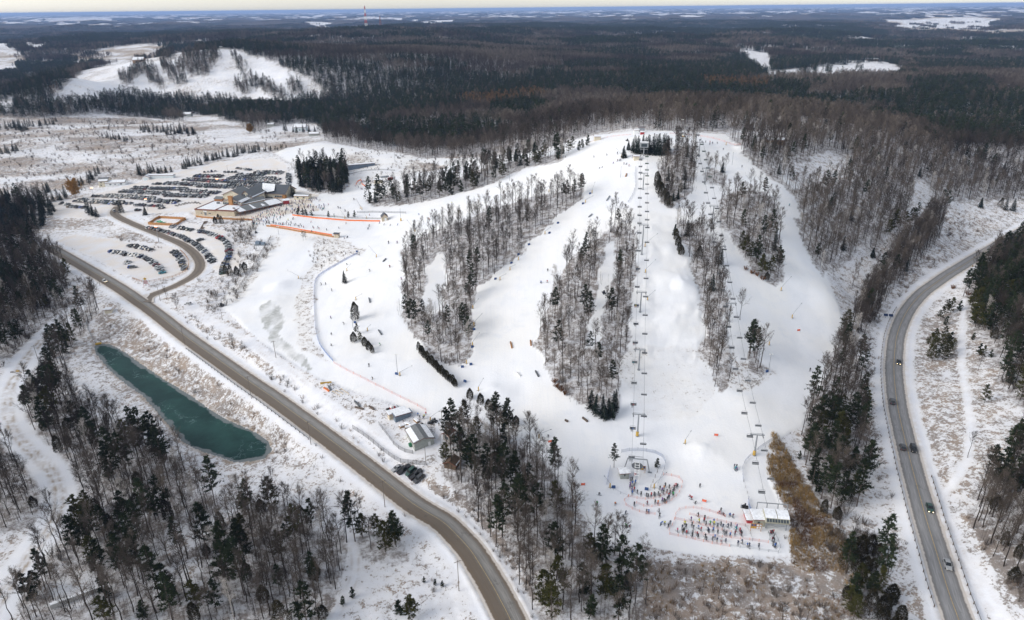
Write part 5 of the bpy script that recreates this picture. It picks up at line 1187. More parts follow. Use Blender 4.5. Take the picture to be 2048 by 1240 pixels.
house('bowl_container', 724, 336, 22, 24, 4, 3.4, 3.7, 'blue_steel', 'snow_cap', 'a', True, 1, 'long grey blue container on the bank above the left bowl', 'container')
house('pump_box', 217, 627, 10, 3.4, 3, 2.2, 2.4, 'cream', 'snow_cap', 'a', True, 1, 'small pale pump house on the bank above the pond', 'hut')
house('workshop', 849, 895, 26.0, 7.6, 9.6, 3.1, 4.3, 'grey_wall', 'grey_roof', 'b', True, .55, 'grey green metal workshop with snow streaked gable roof by the yard', 'workshop', (), (2.0, .9, 2.0, 'white_paint'))
house('small_shed', 893, 882, -35, 3.4, 3.6, 2.6, 3.6, 'grey_plank', 'rust_roof', 'b', True, .3, 'small plank shed with rusty roof between workshop and pines', 'shed', ((0, .8, 1.6, 1.2),))
house('old_shed', 900, 938, -20, 4.5, 4, 2.0, 3.2, 'dark_wood', 'dark_wood', 'b', True, .15, 'dark weathered shed in the bushes below the workshop yard', 'shed')
house('hilltop_cabin', 1552, 288, -4, 12, 6, 2.6, 3.6, 'brown_barn', 'grey_roof', 'a', True, 1, 'brown cabin with snowy roof among bare trees right of the hilltop', 'cabin')
# container and wooden box truck in the yard
house('shipping_container', 807, 839, 29, 6.6, 2.4, 2.4, 2.42, 'blue_steel', 'blue_steel', 'a', True, 1, 'blue grey shipping container with snow on top beside the yard', 'container')
house('site_trailer', 796, 834, 29, 7, 2.4, 2.2, 2.3, 'tan', 'snow_cap', 'a', True, 1, 'tan site trailer half hidden behind the blue grey container', 'trailer')

# red and white mast
def mast(u, v, r_, Hm, label, mats_):
    az_, sl = ray([u], [v]); p = Vector((r_ * math.sin(az_[0]), r_ * math.cos(az_[0]), CAMZ - r_ * sl[0] - 4)); root = thing('radio_mast', p, 0, label=label, category='mast', group='masts on the far wooded hill')
    w0, w1 = 5.0, 1.2; nb = 7
    for s in range(nb):
        g = MB(); z0, z1 = Hm * s / nb, Hm * (s + 1) / nb; a_0 = w0 + (w1 - w0) * s / nb; a_1 = w0 + (w1 - w0) * (s + 1) / nb
        c0 = [(a_0 * x, a_0 * y, z0) for x, y in ((-1, -1), (1, -1), (1, 1), (-1, 1))]; c1 = [(a_1 * x, a_1 * y, z1) for x, y in ((-1, -1), (1, -1), (1, 1), (-1, 1))]
        for i in range(4):
            j = (i + 1) % 4; g.tube(c0[i], c1[i], .55, .5, 4)
            g.tube(c0[i], c1[j], .3, .3, 3); g.tube(c0[j], c1[i], .3, .3, 3); g.tube(c1[i], c1[j], .35, .35, 3)
        g.build('mast_section', [mats_[s % 2]], root)
    g = MB(); g.tube((0, 0, Hm), (0, 0, Hm + 7), .4, .2, 5); g.lathe([(1.6, 0), (1.6, 2)], 8, c=(0, 0, Hm - 1)); g.build('antenna', [M['white_paint']], root)
mast(733, 58, 3000, 88, 'tall red and white lattice radio mast on the far wooded hill', [new_mat('mast_red', (.50, .08, .05), .6), M['white_paint']])
mast(761, 52, 3600, 48, 'shorter rust coloured lattice mast right of the tall one', [new_mat('mast_rust', (.20, .05, .04), .6), new_mat('mast_rust_pale', (.26, .10, .08), .6)])
# ------------------------------------------------------------------ lifts
def hub(p): return Vector(p)
def lift(name, towers, base_pt, top_pt, gauge, words_, skip=()):
    "towers: (foot u, v, height)"
    P = []
    d = (Vector(top_pt) - Vector(base_pt)); d.z = 0; d.normalize(); nrm = Vector((d.y, -d.x, 0)); ang = math.atan2(nrm.y, nrm.x)
    P.append(Vector(base_pt)); k = 0
    tl = []
    for u, v, h in towers:
        f = at(u, v); P.append(f + Vector((0, 0, h))); tl.append((f, h))
    P.append(Vector(top_pt)); q0_ = P[0].copy(); P.sort(key=lambda p: (p - q0_).dot(d))
    # keep the towers on the line
    c0 = Vector(base_pt); 
    for p in P[1:-1]:
        o_ = (p - c0).dot(nrm); p -= nrm * o_ * 1.0
        t = (p - c0).dot(d); tot = (Vector(top_pt) - c0).dot(d)
        lat = (Vector(top_pt) - c0).dot(nrm); p += nrm * lat * t / tot
    for i, (f, h) in enumerate(sorted(tl, key=lambda a: (a[0] - c0).dot(d))):
        tp = P[i + 1]; fz = zg(tp.x, tp.y)
        root = thing('lift_tower', (tp.x, tp.y, fz), ang, label=f'grey steel lift tower on the {words_} lift line, {ORD[i]} from the bottom', category='lift tower', group=f'towers of the {words_} lift')
        hh = tp.z - fz
        g = MB(); g.tube((0, 0, -.5), (0, 0, hh), .36, .24, 8); g.lathe([(.6, -.3), (.6, .25)], 8); g.build('pole', [M['steel']], root)
        g = MB(); g.box((0, 0, hh - .15), (gauge + 1.0, .32, .3)); g.box((0, 0, hh + .55), (gauge + .4, .12, .1))
        for s in (-1, 1): g.box((s * (gauge / 2 + .2), 0, hh), (.12, .12, .6))
        g.build('crossarm', [M['steel']], root)
        for s in (-1, 1):
            g = MB(); g.box((s * gauge / 2, 0, hh - .5), (.3, 2.4, .25))
            for y in (-1, -.35, .35, 1): g.lathe([(.22, 0), (.22, .1)], 8, c=(s * gauge / 2, y, hh - .42))
            g.build('sheave', [M['dark_steel']], root)
        if i == 0:
            g = MB(); g.lathe([(.55, 0), (.55, 1.9), (.4, 2.1)], 8); g.build('pad', [M['yellow']], root)
    lines = []
    for s in (-1, 1):
        pts = []
        for a, b in zip(P[:-1], P[1:]):
            n_ = 14; sag = (b - a).length ** 2 * 0.00045
            for j in range(n_): t = j / n_; pts.append(a.lerp(b, t) + nrm * s * gauge / 2 - Vector((0, 0, 4 * sag * t * (1 - t))))
        pts.append(P[-1] + nrm * s * gauge / 2); lines.append(pts)
    g = MB()
    g.path(lines[0], .055, 4); g.path(lines[1], .055, 4)
    g.tube(lines[0][0], lines[1][0], .055, n=4); g.tube(lines[0][-1], lines[1][-1], .055, n=4)
    g.build('haul_rope', [M['rope']], label=f'thin steel haul rope loop of the {words_} lift running up the hill', category='rope')
    return lines, d, nrm, ang
ORD = ['first', 'second', 'third', 'fourth', 'fifth', 'sixth', 'seventh', 'eighth', 'ninth', 'tenth', 'eleventh', 'twelfth'] + [f'{n}th' if n % 10 not in (1, 2, 3) or n in (11, 12, 13) else f'{n}{ {1: "st", 2: "nd", 3: "rd"}[n % 10]}' for n in range(13, 400)]
b1 = at(1273, 950); b1.z += 4.2; t1 = at(1287, 312); t1.z += 6.0
L1, d1, n1, a1_ = lift('centre', [(1273, 872, 9.5), (1279, 740, 9.5), (1281, 624, 9.8), (1284, 509, 15.5), (1286, 379, 9.5)], b1, t1, 3.9, 'centre')
b2 = at(1541, 1034); b2.z += 5.5; t2 = at(1391, 290); t2.z += 7.0
L2, d2, n2, a2_ = lift('right', [(1511, 911, 8.8), (1463, 644, 9.0), (1440, 527, 9.0), (1420, 446, 9.5), (1401, 367, 9.0), (1392, 313, 9.0)], b2, t2, 3.9, 'right hand')
# chairs: quad bench with backrest, hanger and footrest bar
def chair_mesh(seatcol):
    s, b, h = MB(), MB(), MB()
    s.box((0, -.05, -2.62), (2.1, .5, .1)); b.box((0, .28, -2.5), (2.1, .08, .6))
    h.tube((0, 0, 0), (0, .1, -1.0), .035, n=4); h.tube((0, .1, -1.0), (0, .42, -1.5), .035, n=4)
    h.path([(-1.1, -.3, -2.55), (-1.1, .34, -2.55), (-1.1, .40, -1.75), (-.85, .42, -1.5), (.85, .42, -1.5), (1.1, .40, -1.75), (1.1, .34, -2.55), (1.1, -.3, -2.55)], .045, 4)
    h.box((0, 0, -.05), (.12, .5, .16))
    h.path([(-1.05, .36, -2.0), (-1.0, -.45, -2.2), (1.0, -.45, -2.2), (1.05, .36, -2.0)], .03, 4)
    return s.mesh('seat', [seatcol]), b.mesh('backrest', [seatcol]), h.mesh('hanger', [M['steel']])
CH_A = chair_mesh(M['dark_steel']); CH_B = chair_mesh(new_mat('green_slats', (.035, .075, .05), .6))
CHAIRS = []
def chairs(lines, ang, spacing, off, words_, gauge=3.9):
    for si, s in enumerate((-1, 1)):
        pts = lines[si]; dd = [0]
        for a, b in zip(pts[:-1], pts[1:]): dd.append(dd[-1] + (b - a).length)
        n_ = int((dd[-1] - 6) / spacing); side = 'left' if si == 0 else 'right'
        for i in range(n_):
            t = 4 + off + i * spacing + (spacing / 2 if si else 0)
            if t > dd[-1] - 2: continue
            j = max(k for k in range(len(dd)) if dd[k] <= t); j = min(j, len(pts) - 2); p = pts[j].lerp(pts[j + 1], (t - dd[j]) / (dd[j + 1] - dd[j]))
            CHAIRS.append((p, ang + (0 if si == 0 else math.pi), si, words_, i, side))
chairs(L1, a1_, 12.3, 1.0, 'centre'); chairs(L2, a2_, 13.0, 3.0, 'right hand')
KIND_AHEAD = []
for ci_, (p, rz, si, words_, i, side) in enumerate(CHAIRS):
    pr = CH_B if (si == 1 and p.z > 60) else CH_A
    occ = (0 if si == 1 else [2, 3, 0, 2, 1, 4, 3, 0, 2, 3][(i * 7 + len(words_)) % 10])
    o = thing('lift_chair', p, rz, label=f'{"slatted" if pr is CH_B else "dark"} {"empty" if occ == 0 else "occupied"} quad chair on the {"up" if si == 0 else "down"} rope of the {words_} lift, {ORD[i]} from bottom', category='lift chair', group=f'chairs of the {words_} lift')
    for nm, m_ in zip(('seat', 'backrest', 'hanger'), pr): link(nm, m_, o)
    KIND_AHEAD.append((p, rz, occ, words_, i, si))
# lower centre station: portal, ramp frame, bullwheel
f1 = Fr((0, 0, 0), a1_)
st = thing('lift_portal', at(1273, 950), 0, label='grey steel portal and bullwheel frame at the foot of the centre lift', category='lift station')
g = MB()
for s in (-1, 1): g.tube(f1(s * 4.6, 2, -.3), f1(s * 3.3, 2, 5.4), .2, n=6); g.box(tuple(f1(s * 4.6, 2, -.1)), (1.4, .8, .3), a1_)
g.tube(f1(-3.4, 2, 5.4), f1(3.4, 2, 5.4), .24, n=6); g.tube(f1(-2, 2.6, 5.9), f1(2, 2.6, 5.9), .1, n=5); g.build('portal_frame', [M['steel']], st)
g = MB()
for s in (-.75, .75): g.path([f1(s, 1.5, 5.0), f1(s, -5, 3.4), f1(s, -5.2, .2)], .12, 5)
for i in range(6): g.box(tuple(f1(0, .6 - i * 1.1, 4.75 - i * .26)), (1.5, .25, .12), a1_)
g.build('ramp_frame', [M['white_paint']], st)
g = MB(); g.lathe([(1.95, 0), (1.95, .18)], 20, c=tuple(f1(0, -.4, 4.1))); g.build('bullwheel', [M['dark_steel']], st)
g = MB(); g.box(tuple(f1(-.6, -3.2, 2.3)), (.7, .6, .9), a1_); g.build('motor_cover', [M['red']], st)
# upper centre station
st = thing('lift_station', at(1287, 312), 0, label='grey cube shaped drive station on a mast at the top of the centre lift', category='lift station')
g = MB(); g.tube(f1(0, 0, -.5), f1(0, 0, 5.2), .35, n=8); g.box(tuple(f1(0, 0, 4.2)), (5, .4, .3), a1_); g.build('pole', [M['steel']], st)
g = MB(); g.box(tuple(f1(0, 1, 5.6)), (5.4, 4, 3.2), a1_); g.build('drive_housing', [M['steel']], st)
g = MB(); g.box(tuple(f1(0, -1.04, 6.1)), (3.8, .06, 1.9), a1_); g.build('window', [M['glass']], st)
g = MB(); g.box(tuple(f1(0, 1, 8.8)), (5.5, 4.1, .2), a1_); g.build('roof_snow', [M['snow_cap']], st)
# lower right station: vaulted drive terminal on legs
f2 = Fr((0, 0, 0), a2_)
st = thing('drive_terminal', at(1549, 1051), 0, label='olive drive terminal with rounded snowy roof and a band of dark windows', category='lift station')
g = MB()
prof = [(-2.9, 3.2), (-3.1, 4.0), (-2.2, 5.0), (-1.2, 5.5), (2.2, 5.6), (3.0, 5.0), (3.0, 3.2)]
for s in (-4.3, 4.3): g.poly([f2(s, y, z) for y, z in prof])
for (y0, z0), (y1, z1) in zip(prof, prof[1:] + prof[:1]): g.poly([f2(-4.3, y0, z0), f2(4.3, y0, z0), f2(4.3, y1, z1), f2(-4.3, y1, z1)])
g.build('housing', [M['olive_wall']], st)
for i in range(8):
    g = MB(); a0 = -4.0 + i * 1.0; g.poly([f2(a0 + .1, -3.16, 4.05), f2(a0 + .9, -3.16, 4.05), f2(a0 + .9, -2.34, 4.93), f2(a0 + .1, -2.34, 4.93)]); g.build('window', [M['glass']], st)
g = MB()
for s0, s1 in ((-4.35, -.15), (.15, 4.35)):
    q_ = [f2(s0, -2.2, 5.1), f2(s1, -2.2, 5.1), f2(s1, -1.2, 5.65), f2(s0, -1.2, 5.65), f2(s1, 2.3, 5.75), f2(s0, 2.3, 5.75), f2(s1, 3.05, 5.1), f2(s0, 3.05, 5.1)]
    for f in ((0, 1, 2, 3), (3, 2, 4, 5), (5, 4, 6, 7)): g.poly([q_[i] for i in f])
g.build('roof_snow', [M['snow_cap']], st)
g = MB()
for s in (-3.6, 3.6):
    for y in (-2.0, 2.2): g.tube(f2(s, y, -.4), f2(s, y, 3.3), .22, n=6)
g.path([f2(-3.6, -2.6, 2.6), f2(0, -3.4, 2.2), f2(3.6, -2.6, 2.6)], .1, 5); g.build('support_leg', [M['steel']], st)
g = MB()
for s in (-5.6, -2.0, 2.0, 5.6): g.tube(f2(s, 6.2, -.4 if abs(s) > 5 else 3.0), f2(s, 6.6, 4.9), .18, n=6)
g.tube(f2(-5.6, 6.6, 4.9), f2(5.6, 6.6, 4.9), .2, n=6); g.build('portal_frame', [M['steel']], st)
st.scale = (.84, .84, .84)
# small upper right return station
st = thing('return_station', at(1391, 290), 0, label='small steel return wheel station at the top of the right hand lift', category='lift station')
g = MB(); g.tube((0, 0, -.4), (0, 0, 6.8), .3, n=6); g.box((0, 0, 6.5), (4.6, 1.2, .4), a2_); g.lathe([(1.9, 0), (1.9, .15)], 16, c=(0, 0, 6.3)); g.build('return_frame', [M['steel']], st)
# bowl lift in the upper left
bl = at(770, 362); st = thing('beginner_lift', bl, 0, label='small grey beginner lift station beside the bowl queue', category='lift station')
g = MB()
for s in (-2.5, 2.5): g.tube((s, 0, -.4), (s, 0, 3.4), .2, n=5)
g.box((0, 0, 3.2), (7, 2.4, 1.0), .5); g.build('station_frame', [M['steel']], st)
g = MB(); g.box((4, 3, 0), (4, 2.4, 2.2), .5); g.build('control_box', [M['red']], st)

# ------------------------------------------------------------------ people
def grow(name, joints, edges, radii, mats_, slot):
    me = bpy.data.meshes.new(name + '_rig'); me.from_pydata(joints, edges, []); o = bpy.data.objects.new(name + '_rig', me); col.objects.link(o)
    sk = o.modifiers.new('skin', 'SKIN'); sk.use_smooth_shade = True
    if not me.skin_vertices:
        bpy.context.view_layer.objects.active = o; o.select_set(True); bpy.ops.mesh.customdata_skin_add()
    for i, r_ in enumerate(radii): me.skin_vertices[0].data[i].radius = (r_, r_)
    me.skin_vertices[0].data[0].use_root = True
    ss = o.modifiers.new('sub', 'SUBSURF'); ss.levels = 1; ss.render_levels = 1
    bpy.context.view_layer.update()
    dg = bpy.context.evaluated_depsgraph_get(); out = bpy.data.meshes.new_from_object(o.evaluated_get(dg)); bpy.data.objects.remove(o)
    out.name = name; out.materials.clear()
    for m in mats_: out.materials.append(m)
    for p in out.polygons: p.material_index = slot(p.center); p.use_smooth = True
    return out
def skier_mesh(name, crouch=.15, lean=.1, arm=.35, split=.12, twist=0.0, sit=False):
    # pelvis, waist, chest, neck, head, l hip, l knee, l ankle, l toe, r..., l shoulder, elbow, hand, r...
    hz_ = .92 - crouch * .5; y = lambda f: -lean * f
    J = [(0, 0, hz_), (0, y(.6), hz_ + .22), (0, y(1.6), hz_ + .44), (0, y(2.1), hz_ + .60), (0, y(2.5) - .02, hz_ + .74)]
    Rr = [.145, .14, .165, .07, .115]; E = [(0, 1), (1, 2), (2, 3), (3, 4)]
    for s in (-1, 1):
        b = len(J); sy = split * s
        if sit: J += [(s * .12, -.02, hz_ - .04), (s * .14, -.46, hz_ - .02), (s * .14, -.50, hz_ - .46), (s * .14, -.66, hz_ - .50)]
        else: J += [(s * .11, sy * .3, hz_ - .08), (s * .14, sy - .02 - crouch * .7, hz_ * .52), (s * .15, sy, .12), (s * .15, sy - .17, .06)]
        Rr += [.11, .085, .075, .06]; E += [(0, b), (b, b + 1), (b + 1, b + 2), (b + 2, b + 3)]
    for s in (-1, 1):
        b = len(J); cz = hz_ + .50
        J += [(s * .19, y(1.7), cz), (s * .27, y(1.7) - arm * .25 + twist * s * .15, cz - .27), (s * .24, y(1.7) - arm * .9 + twist * s * .2, cz - .36), (s * .235, y(1.7) - arm * 1.1 + twist * s * .2, cz - .36)]
        Rr += [.075, .055, .045, .042]; E += [(2, b), (b, b + 1), (b + 1, b + 2), (b + 2, b + 3)]
    def slot(c):
        if c.z > hz_ + .66: return 3 if (c.y < y(2.5) - .075 and c.z < hz_ + .80) else 2
        if c.z > hz_ - .06 and not (sit and c.y < -.18 and c.z < hz_ + .08): return 0
        if c.z < (hz_ - .36 if sit else .2): return 4
        return 1
    return grow(name, J, E, Rr, [PM['dark'], PM['trouser'], PM['helmet'], PM['skin'], PM['boot']], slot)
PM = {'dark': new_mat('jacket_cloth', (.02, .02, .03), .8), 'trouser': new_mat('trouser_cloth', (.03, .03, .035), .8), 'helmet': new_mat('helmet_shell', (.03, .03, .03), .4), 'skin': new_mat('face_skin', (.50, .30, .22), .6), 'boot': new_mat('ski_boot', (.08, .08, .09), .5)}
JC = {'black': (.018, .018, .022), 'navy': (.015, .025, .075), 'red': (.42, .02, .03), 'blue': (.03, .12, .42), 'teal': (.02, .26, .30), 'orange': (.65, .20, .03), 'yellow': (.66, .62, .05), 'green': (.04, .36, .10), 'purple': (.16, .05, .26), 'grey': (.16, .16, .17), 'white': (.62, .62, .64), 'maroon': (.16, .015, .03), 'pink': (.66, .10, .22)}
JM = {k: new_mat('jacket_' + k, c, .75) for k, c in JC.items()}
TM = {k: new_mat('trousers_' + k, c, .8) for k, c in {'black': (.02, .02, .022), 'grey': (.12, .12, .13), 'navy': (.02, .03, .07), 'tan': (.28, .21, .13), 'red': (.30, .02, .03)}.items()}
POSE = [skier_mesh('person_body', .12, .10, .38, .02), skier_mesh('person_body', .30, .22, .42, .05), skier_mesh('person_body', .05, .04, .15, .16), skier_mesh('person_body', .45, .30, .30, .10, .8)]
SEAT = skier_mesh('person_body', 0, .05, .32, 0, 0, True)
def ski_meshes():
    out = []
    for nm, w_, l_, r_ in (('ski', .085, 1.65, .12), ('snowboard', .27, 1.5, .1)):
        g = MB(); n_ = 6; pr = [(-l_ / 2, .05), (-l_ / 2 + .12, 0), (l_ / 2 - .22, 0), (l_ / 2 - .08, .06), (l_ / 2, .14)]
        for (a, za), (b, zb) in zip(pr[:-1], pr[1:]): 
            g.poly([(-w_ / 2, -a, za + .02), (w_ / 2, -a, za + .02), (w_ / 2, -b, zb + .02), (-w_ / 2, -b, zb + .02)]); g.poly([(-w_ / 2, -a, za), (w_ / 2, -a, za), (w_ / 2, -b, zb), (-w_ / 2, -b, zb)])
            for s in (-1, 1): g.poly([(s * w_ / 2, -a, za), (s * w_ / 2, -b, zb), (s * w_ / 2, -b, zb + .02), (s * w_ / 2, -a, za + .02)])
        out.append(g.mesh(nm, [new_mat(nm + '_topsheet', (.10, .10, .12) if nm == 'ski' else (.05, .09, .14), .4)]))
    return out
SKI, BOARD = ski_meshes()
g = MB(); g.tube((0, 0, 0), (0, .35, 1.1), .018, n=3); POLE_M = g.mesh('ski_pole', [M['dark_steel']])
PEOPLE = []   # (object, jacket, trousers, zone phrase, group, action)
JW = ['black'] * 16 + ['navy'] * 6 + ['grey'] * 4 + ['red'] * 3 + ['maroon'] * 2 + ['blue'] * 3 + ['teal'] * 2 + ['orange', 'yellow', 'green', 'purple', 'purple', 'white', 'pink']
TW = ['black'] * 8 + ['grey'] * 4 + ['navy'] * 2 + ['tan', 'red']
def person(p, rz, pose, zone, group, gear='ski', jk=None, tr=None, sc=None):
    jk = jk or random.choice(JW); tr = tr or random.choice(TW); o = link('person', SEAT if pose == 'sit' else POSE[pose]); o.location = p; o.rotation_euler = (0, 0, rz); s = sc or random.uniform(.92, 1.10); o.scale = (s * 1.05, s * 1.05, s)
    o.material_slots[0].link = 'OBJECT'; o.material_slots[0].material = JM[jk]; o.material_slots[1].link = 'OBJECT'; o.material_slots[1].material = TM[tr]
    if gear == 'ski':
        for s_ in (-1, 1):
            k = link('ski', SKI, o, (s_ * .15, -.08 if pose != 'sit' else -.62, 0 if pose != 'sit' else .38)); 
            if pose in (0, 1, 2): k = link('ski_pole', POLE_M, o, (s_ * .28, -.25, .02))
    elif gear == 'board':
        k = link('snowboard', BOARD, o, (0, -.05, 0)); k.rotation_euler = (0, 0, math.pi / 2 * .85)
    PEOPLE.append((o, jk, tr, zone, group, {'sit': 'seated', 0: 'upright', 1: 'gliding', 2: 'standing', 3: 'crouching'}[pose], gear))
    return o
def Z(ox, oy, sc, pts): return [(ox + x / sc, oy + y / sc) for x, y in pts]
Q1 = Z(1180, 860, 4.77, [(388,490),(404,482),(385,530),(380,555),(404,525),(420,545),(422,580),(402,566),(400,590),(403,615),(453,605),(487,625),(432,515),(540,635),(555,642),(583,635),(612,625),(620,632),(652,620),(664,636),(668,572),(686,588),(705,565),(703,610),(720,540),(735,598),(757,555),(762,612),(750,640),(795,628),(800,583),(790,602),(803,560),(818,545),(833,550),(690,685),(708,688),(718,697),(735,672),(752,655),(548,712),(620,702),(648,708),(423,720)])
Q1b = Z(1180, 860, 4.77, [(538,790),(560,792),(660,785),(662,835)])
Q2 = Z(1180, 860, 4.77, [(835,972),(965,865),(1033,828),(1042,888),(1088,872),(1092,852),(1107,908),(1147,908),(1182,908),(1180,888),(905,908),(880,942),(917,932),(900,968),(885,982),(935,982),(920,994),(972,918),(988,942),(980,988),(976,1024),(1022,1004),(1032,1024),(1038,944),(1060,962),(1100,1030),(1113,1054),(1126,966),(1133,978),(1175,968),(1170,1052),(1190,1034),(1210,1067),(1217,932),(1217,988),(1253,1068),(1250,912),(1268,934),(1275,972),(1285,1002),(1302,998),(1295,1072),(1318,932),(1345,918),(1337,1012),(1383,1002),(1395,962),(1400,938),(1428,972),(1437,992),(1447,1008),(1410,1094),(1452,1084),(1500,1112),(1518,1118),(1610,1118)])
Q3 = Z(1180, 860, 4.77, [(1720,997),(1736,990),(1750,985),(1752,1035),(1738,1062),(1757,1067),(1745,1102),(1763,1120),(1772,1112)])
BASE = Z(1180, 860, 4.77, [(87,620),(67,710),(243,710),(338,802),(318,835),(265,840),(355,927),(377,925),(672,902),(712,900),(762,895),(748,925),(955,640),(968,662),(1003,702),(1048,540),(1375,355),(1395,360),(1380,382),(1406,385),(1248,775),(1235,795),(1277,812),(1333,822),(1362,832)]) + [(1620,742),(1097,874),(1156,938)]
HTOP = Z(1120, 220, 5.12, [(1112,302),(1135,322),(1192,300),(1210,308),(1185,328),(1440,315),(1453,338),(1490,334),(1535,338),(1533,357),(1562,348),(1610,345),(1672,408),(1427,320),(745,487),(757,487),(770,487),(822,480),(1122,310),(1200,312)])
UPPER = Z(1120, 220, 5.12, [(643,407),(588,452),(480,467),(348,487),(57,487),(403,602),(430,592),(545,553),(587,527),(622,524),(605,522),(655,557),(677,562),(705,577),(1863,587)]) + [(1567,418),(1578,412),(1095,565),(1082,566)]
MID = Z(680, 400, 2.924, [(170,152),(165,172),(232,138),(256,148),(292,152),(335,148),(435,127),(463,88),(523,115),(554,62),(600,72),(655,22),(40,222),(285,252),(336,252),(176,418),(292,392),(360,466),(170,972),(192,1047),(237,850),(25,727),(42,380),(1545,552),(1215,415),(1175,484)])
LEFT = Z(0, 400, 2.924, [(1880,497),(1906,495),(1942,532),(1936,692),(1938,787),(1940,853)]) + Z(370, 330, 4.763, [(1952,975),(1943,748),(2022,745)])
FIELD = Z(370, 330, 4.763, [(1550,692),(1520,702),(1207,642),(1220,598),(1268,602),(1350,622),(1467,606),(1745,608),(1755,592),(1535,562),(985,528),(1025,518),(1035,517),(967,547),(985,572),(1012,557),(930,568),(942,563),(1043,578),(1057,573),(1197,548),(1100,573),(850,543),(1610,333),(1367,382),(1328,412),(1463,412),(1480,418),(1527,442),(1425,497),(1420,482)])
BOWL = Z(660, 320, 8.855, [(447,470),(480,465),(505,490),(518,440),(540,430),(552,400),(575,395),(595,385),(615,395),(645,385),(687,390),(725,385),(762,390),(305,480),(552,525),(572,525),(668,145),(427,710),(150,850),(182,860),(270,905),(700,985)])
CREW = Z(630, 720, 4.77, [(983,532),(1000,558),(1033,562),(1042,548),(1059,525),(1255,525),(1307,505),(1183,628)])
face_up = R(180)
for pts, zone, gp, poses in ((Q1, 'in the curved queue at the centre lift', 'skiers queuing at the centre lift', (0, 2, 0)), (Q1b, 'skiing past the lower loop of the centre queue', 'skiers by the queue loop', (1, 0)), (Q2, 'in the wide queue by the drive terminal', 'skiers queuing at the right hand lift', (0, 2, 0)), (Q3, 'in the boarding lane under the drive terminal', 'skiers in the boarding lane', (0, 2)),
        (BASE, 'on the open snow at the foot of the hill', 'skiers on the base area', (1, 0, 3, 2)), (HTOP, 'on the hilltop near the upper stations', 'skiers on the hilltop', (2, 1, 0)), (UPPER, 'on the upper slope below the hilltop', 'skiers on the upper slope', (1, 3, 0)),
        (MID, 'on the wide left hand run', 'skiers on the left hand run', (1, 1, 3, 0)), (LEFT, 'right of the long blue net fence', 'skiers beside the blue fence', (1, 0)), (FIELD, 'on the learning slope right of the lodge', 'skiers on the learning slope', (1, 2, 0, 3)), (BOWL, 'in the small bowl beyond the lodge', 'skiers in the small bowl', (0, 2)), (CREW, 'in the yard beside the workshop', 'people around the yard', (2, 2, 0))):
    for u, v in pts:
        p = at(u, v); ps = random.choice(poses); queue = 'queue' in zone or 'lane' in zone
        rz = random.uniform(-.6, .6) + (R(190) if queue else R(-10)) if ps != 3 else random.uniform(0, 6.28)
        gear = 'none' if zone.startswith('in the yard') else ('board' if (random.random() < .22 and not queue) or ps == 3 else 'ski')
        person(p, rz, ps, zone, gp, gear)
cnt = {}
for p, rz, occ, words_, i, si in KIND_AHEAD:
    if occ == 0 : continue
    pp = to_px(p)[0]
    for k in range(occ):
        if len(PEOPLE) >= 296: break
        off_ = (-.75 + .5 * k + (.25 if occ < 3 else 0)); c, s_ = math.cos(rz), math.sin(rz)
        o = person(Vector((p.x + off_ * c, p.y + off_ * s_, p.z - 2.57 - .90)), rz + math.pi * 0, 'sit', f'on the {ORD[i]} up chair of the {words_} lift', f'riders on the {words_} lift', 'ski', sc=.93)
print('people', len(PEOPLE))
# the lodge crowd nobody could count
CROWD = wpoly([(478,442),(520,428),(556,412),(600,400),(635,398),(655,412),(640,428),(582,428),(560,440),(540,452),(510,452)])
x, y = sample(CROWD, 7.5, 2.2); k = (fbm(x / 6, y / 6, 2, 5) > -.35); x = x[k][:260]; y = y[k][:260]
lnq = wpath([(503,436),(530,446),(553,449),(600,454),(640,460)], 1.4, 1); lnq = lnq[rng.random(len(lnq)) < .55]
x = np.concatenate([x, lnq[:, 0] + rng.normal(0, .5, len(lnq))]); y = np.concatenate([y, lnq[:, 1] + rng.normal(0, .5, len(lnq))])
co = []
for jk in ('black', 'black', 'navy', 'red', 'blue', 'grey', 'maroon', 'black', 'teal', 'purple'):
    m2 = POSE[0 if jk != 'grey' else 2].copy(); m2.materials[0] = JM[jk]; m2.materials[1] = TM[random.choice(TW)]; co.append(bpy.data.objects.new('t', m2))
scatter('crowd', np.c_[x, y, hz(x, y)], rng.uniform(.95, 1.12, len(x)), rng.integers(0, len(co), len(x)), source('crowd_figure', co), label='crowd of skiers on the snow between lodge and learning slope')
# ------------------------------------------------------------------ vehicles
CARP = {'black': (.012, .012, .014), 'dark grey': (.045, .048, .052), 'grey': (.13, .135, .14), 'silver': (.38, .39, .40), 'white': (.66, .67, .67), 'navy blue': (.018, .035, .09), 'bright blue': (.01, .09, .36), 'dark red': (.16, .012, .015), 'red': (.42, .02, .02), 'yellow': (.75, .42, .01), 'orange': (.75, .22, .01), 'teal': (.01, .25, .32), 'beige': (.34, .28, .20), 'dark green': (.02, .06, .045)}
CM = {}
for k, c_ in CARP.items():
    m = new_mat('paint_' + k.replace(' ', '_'), c_, .35, spec=.5); m.node_tree.nodes['Principled BSDF'].inputs['Coat Weight'].default_value = .4; CM[k] = m
tyre = new_mat('tyre_rubber', (.018, .018, .018), .9); rimm = new_mat('wheel_rim', (.25, .26, .27), .4, metal=.6); hl = new_mat('headlight_lens', (.75, .72, .62), .2); hlit = new_mat('headlight_on', (1.0, .78, .45), .3, emit=2.5); tl_ = new_mat('tail_light', (.30, .01, .01), .3); cgl = new_mat('car_glass', (.015, .018, .02), .1, spec=.6)
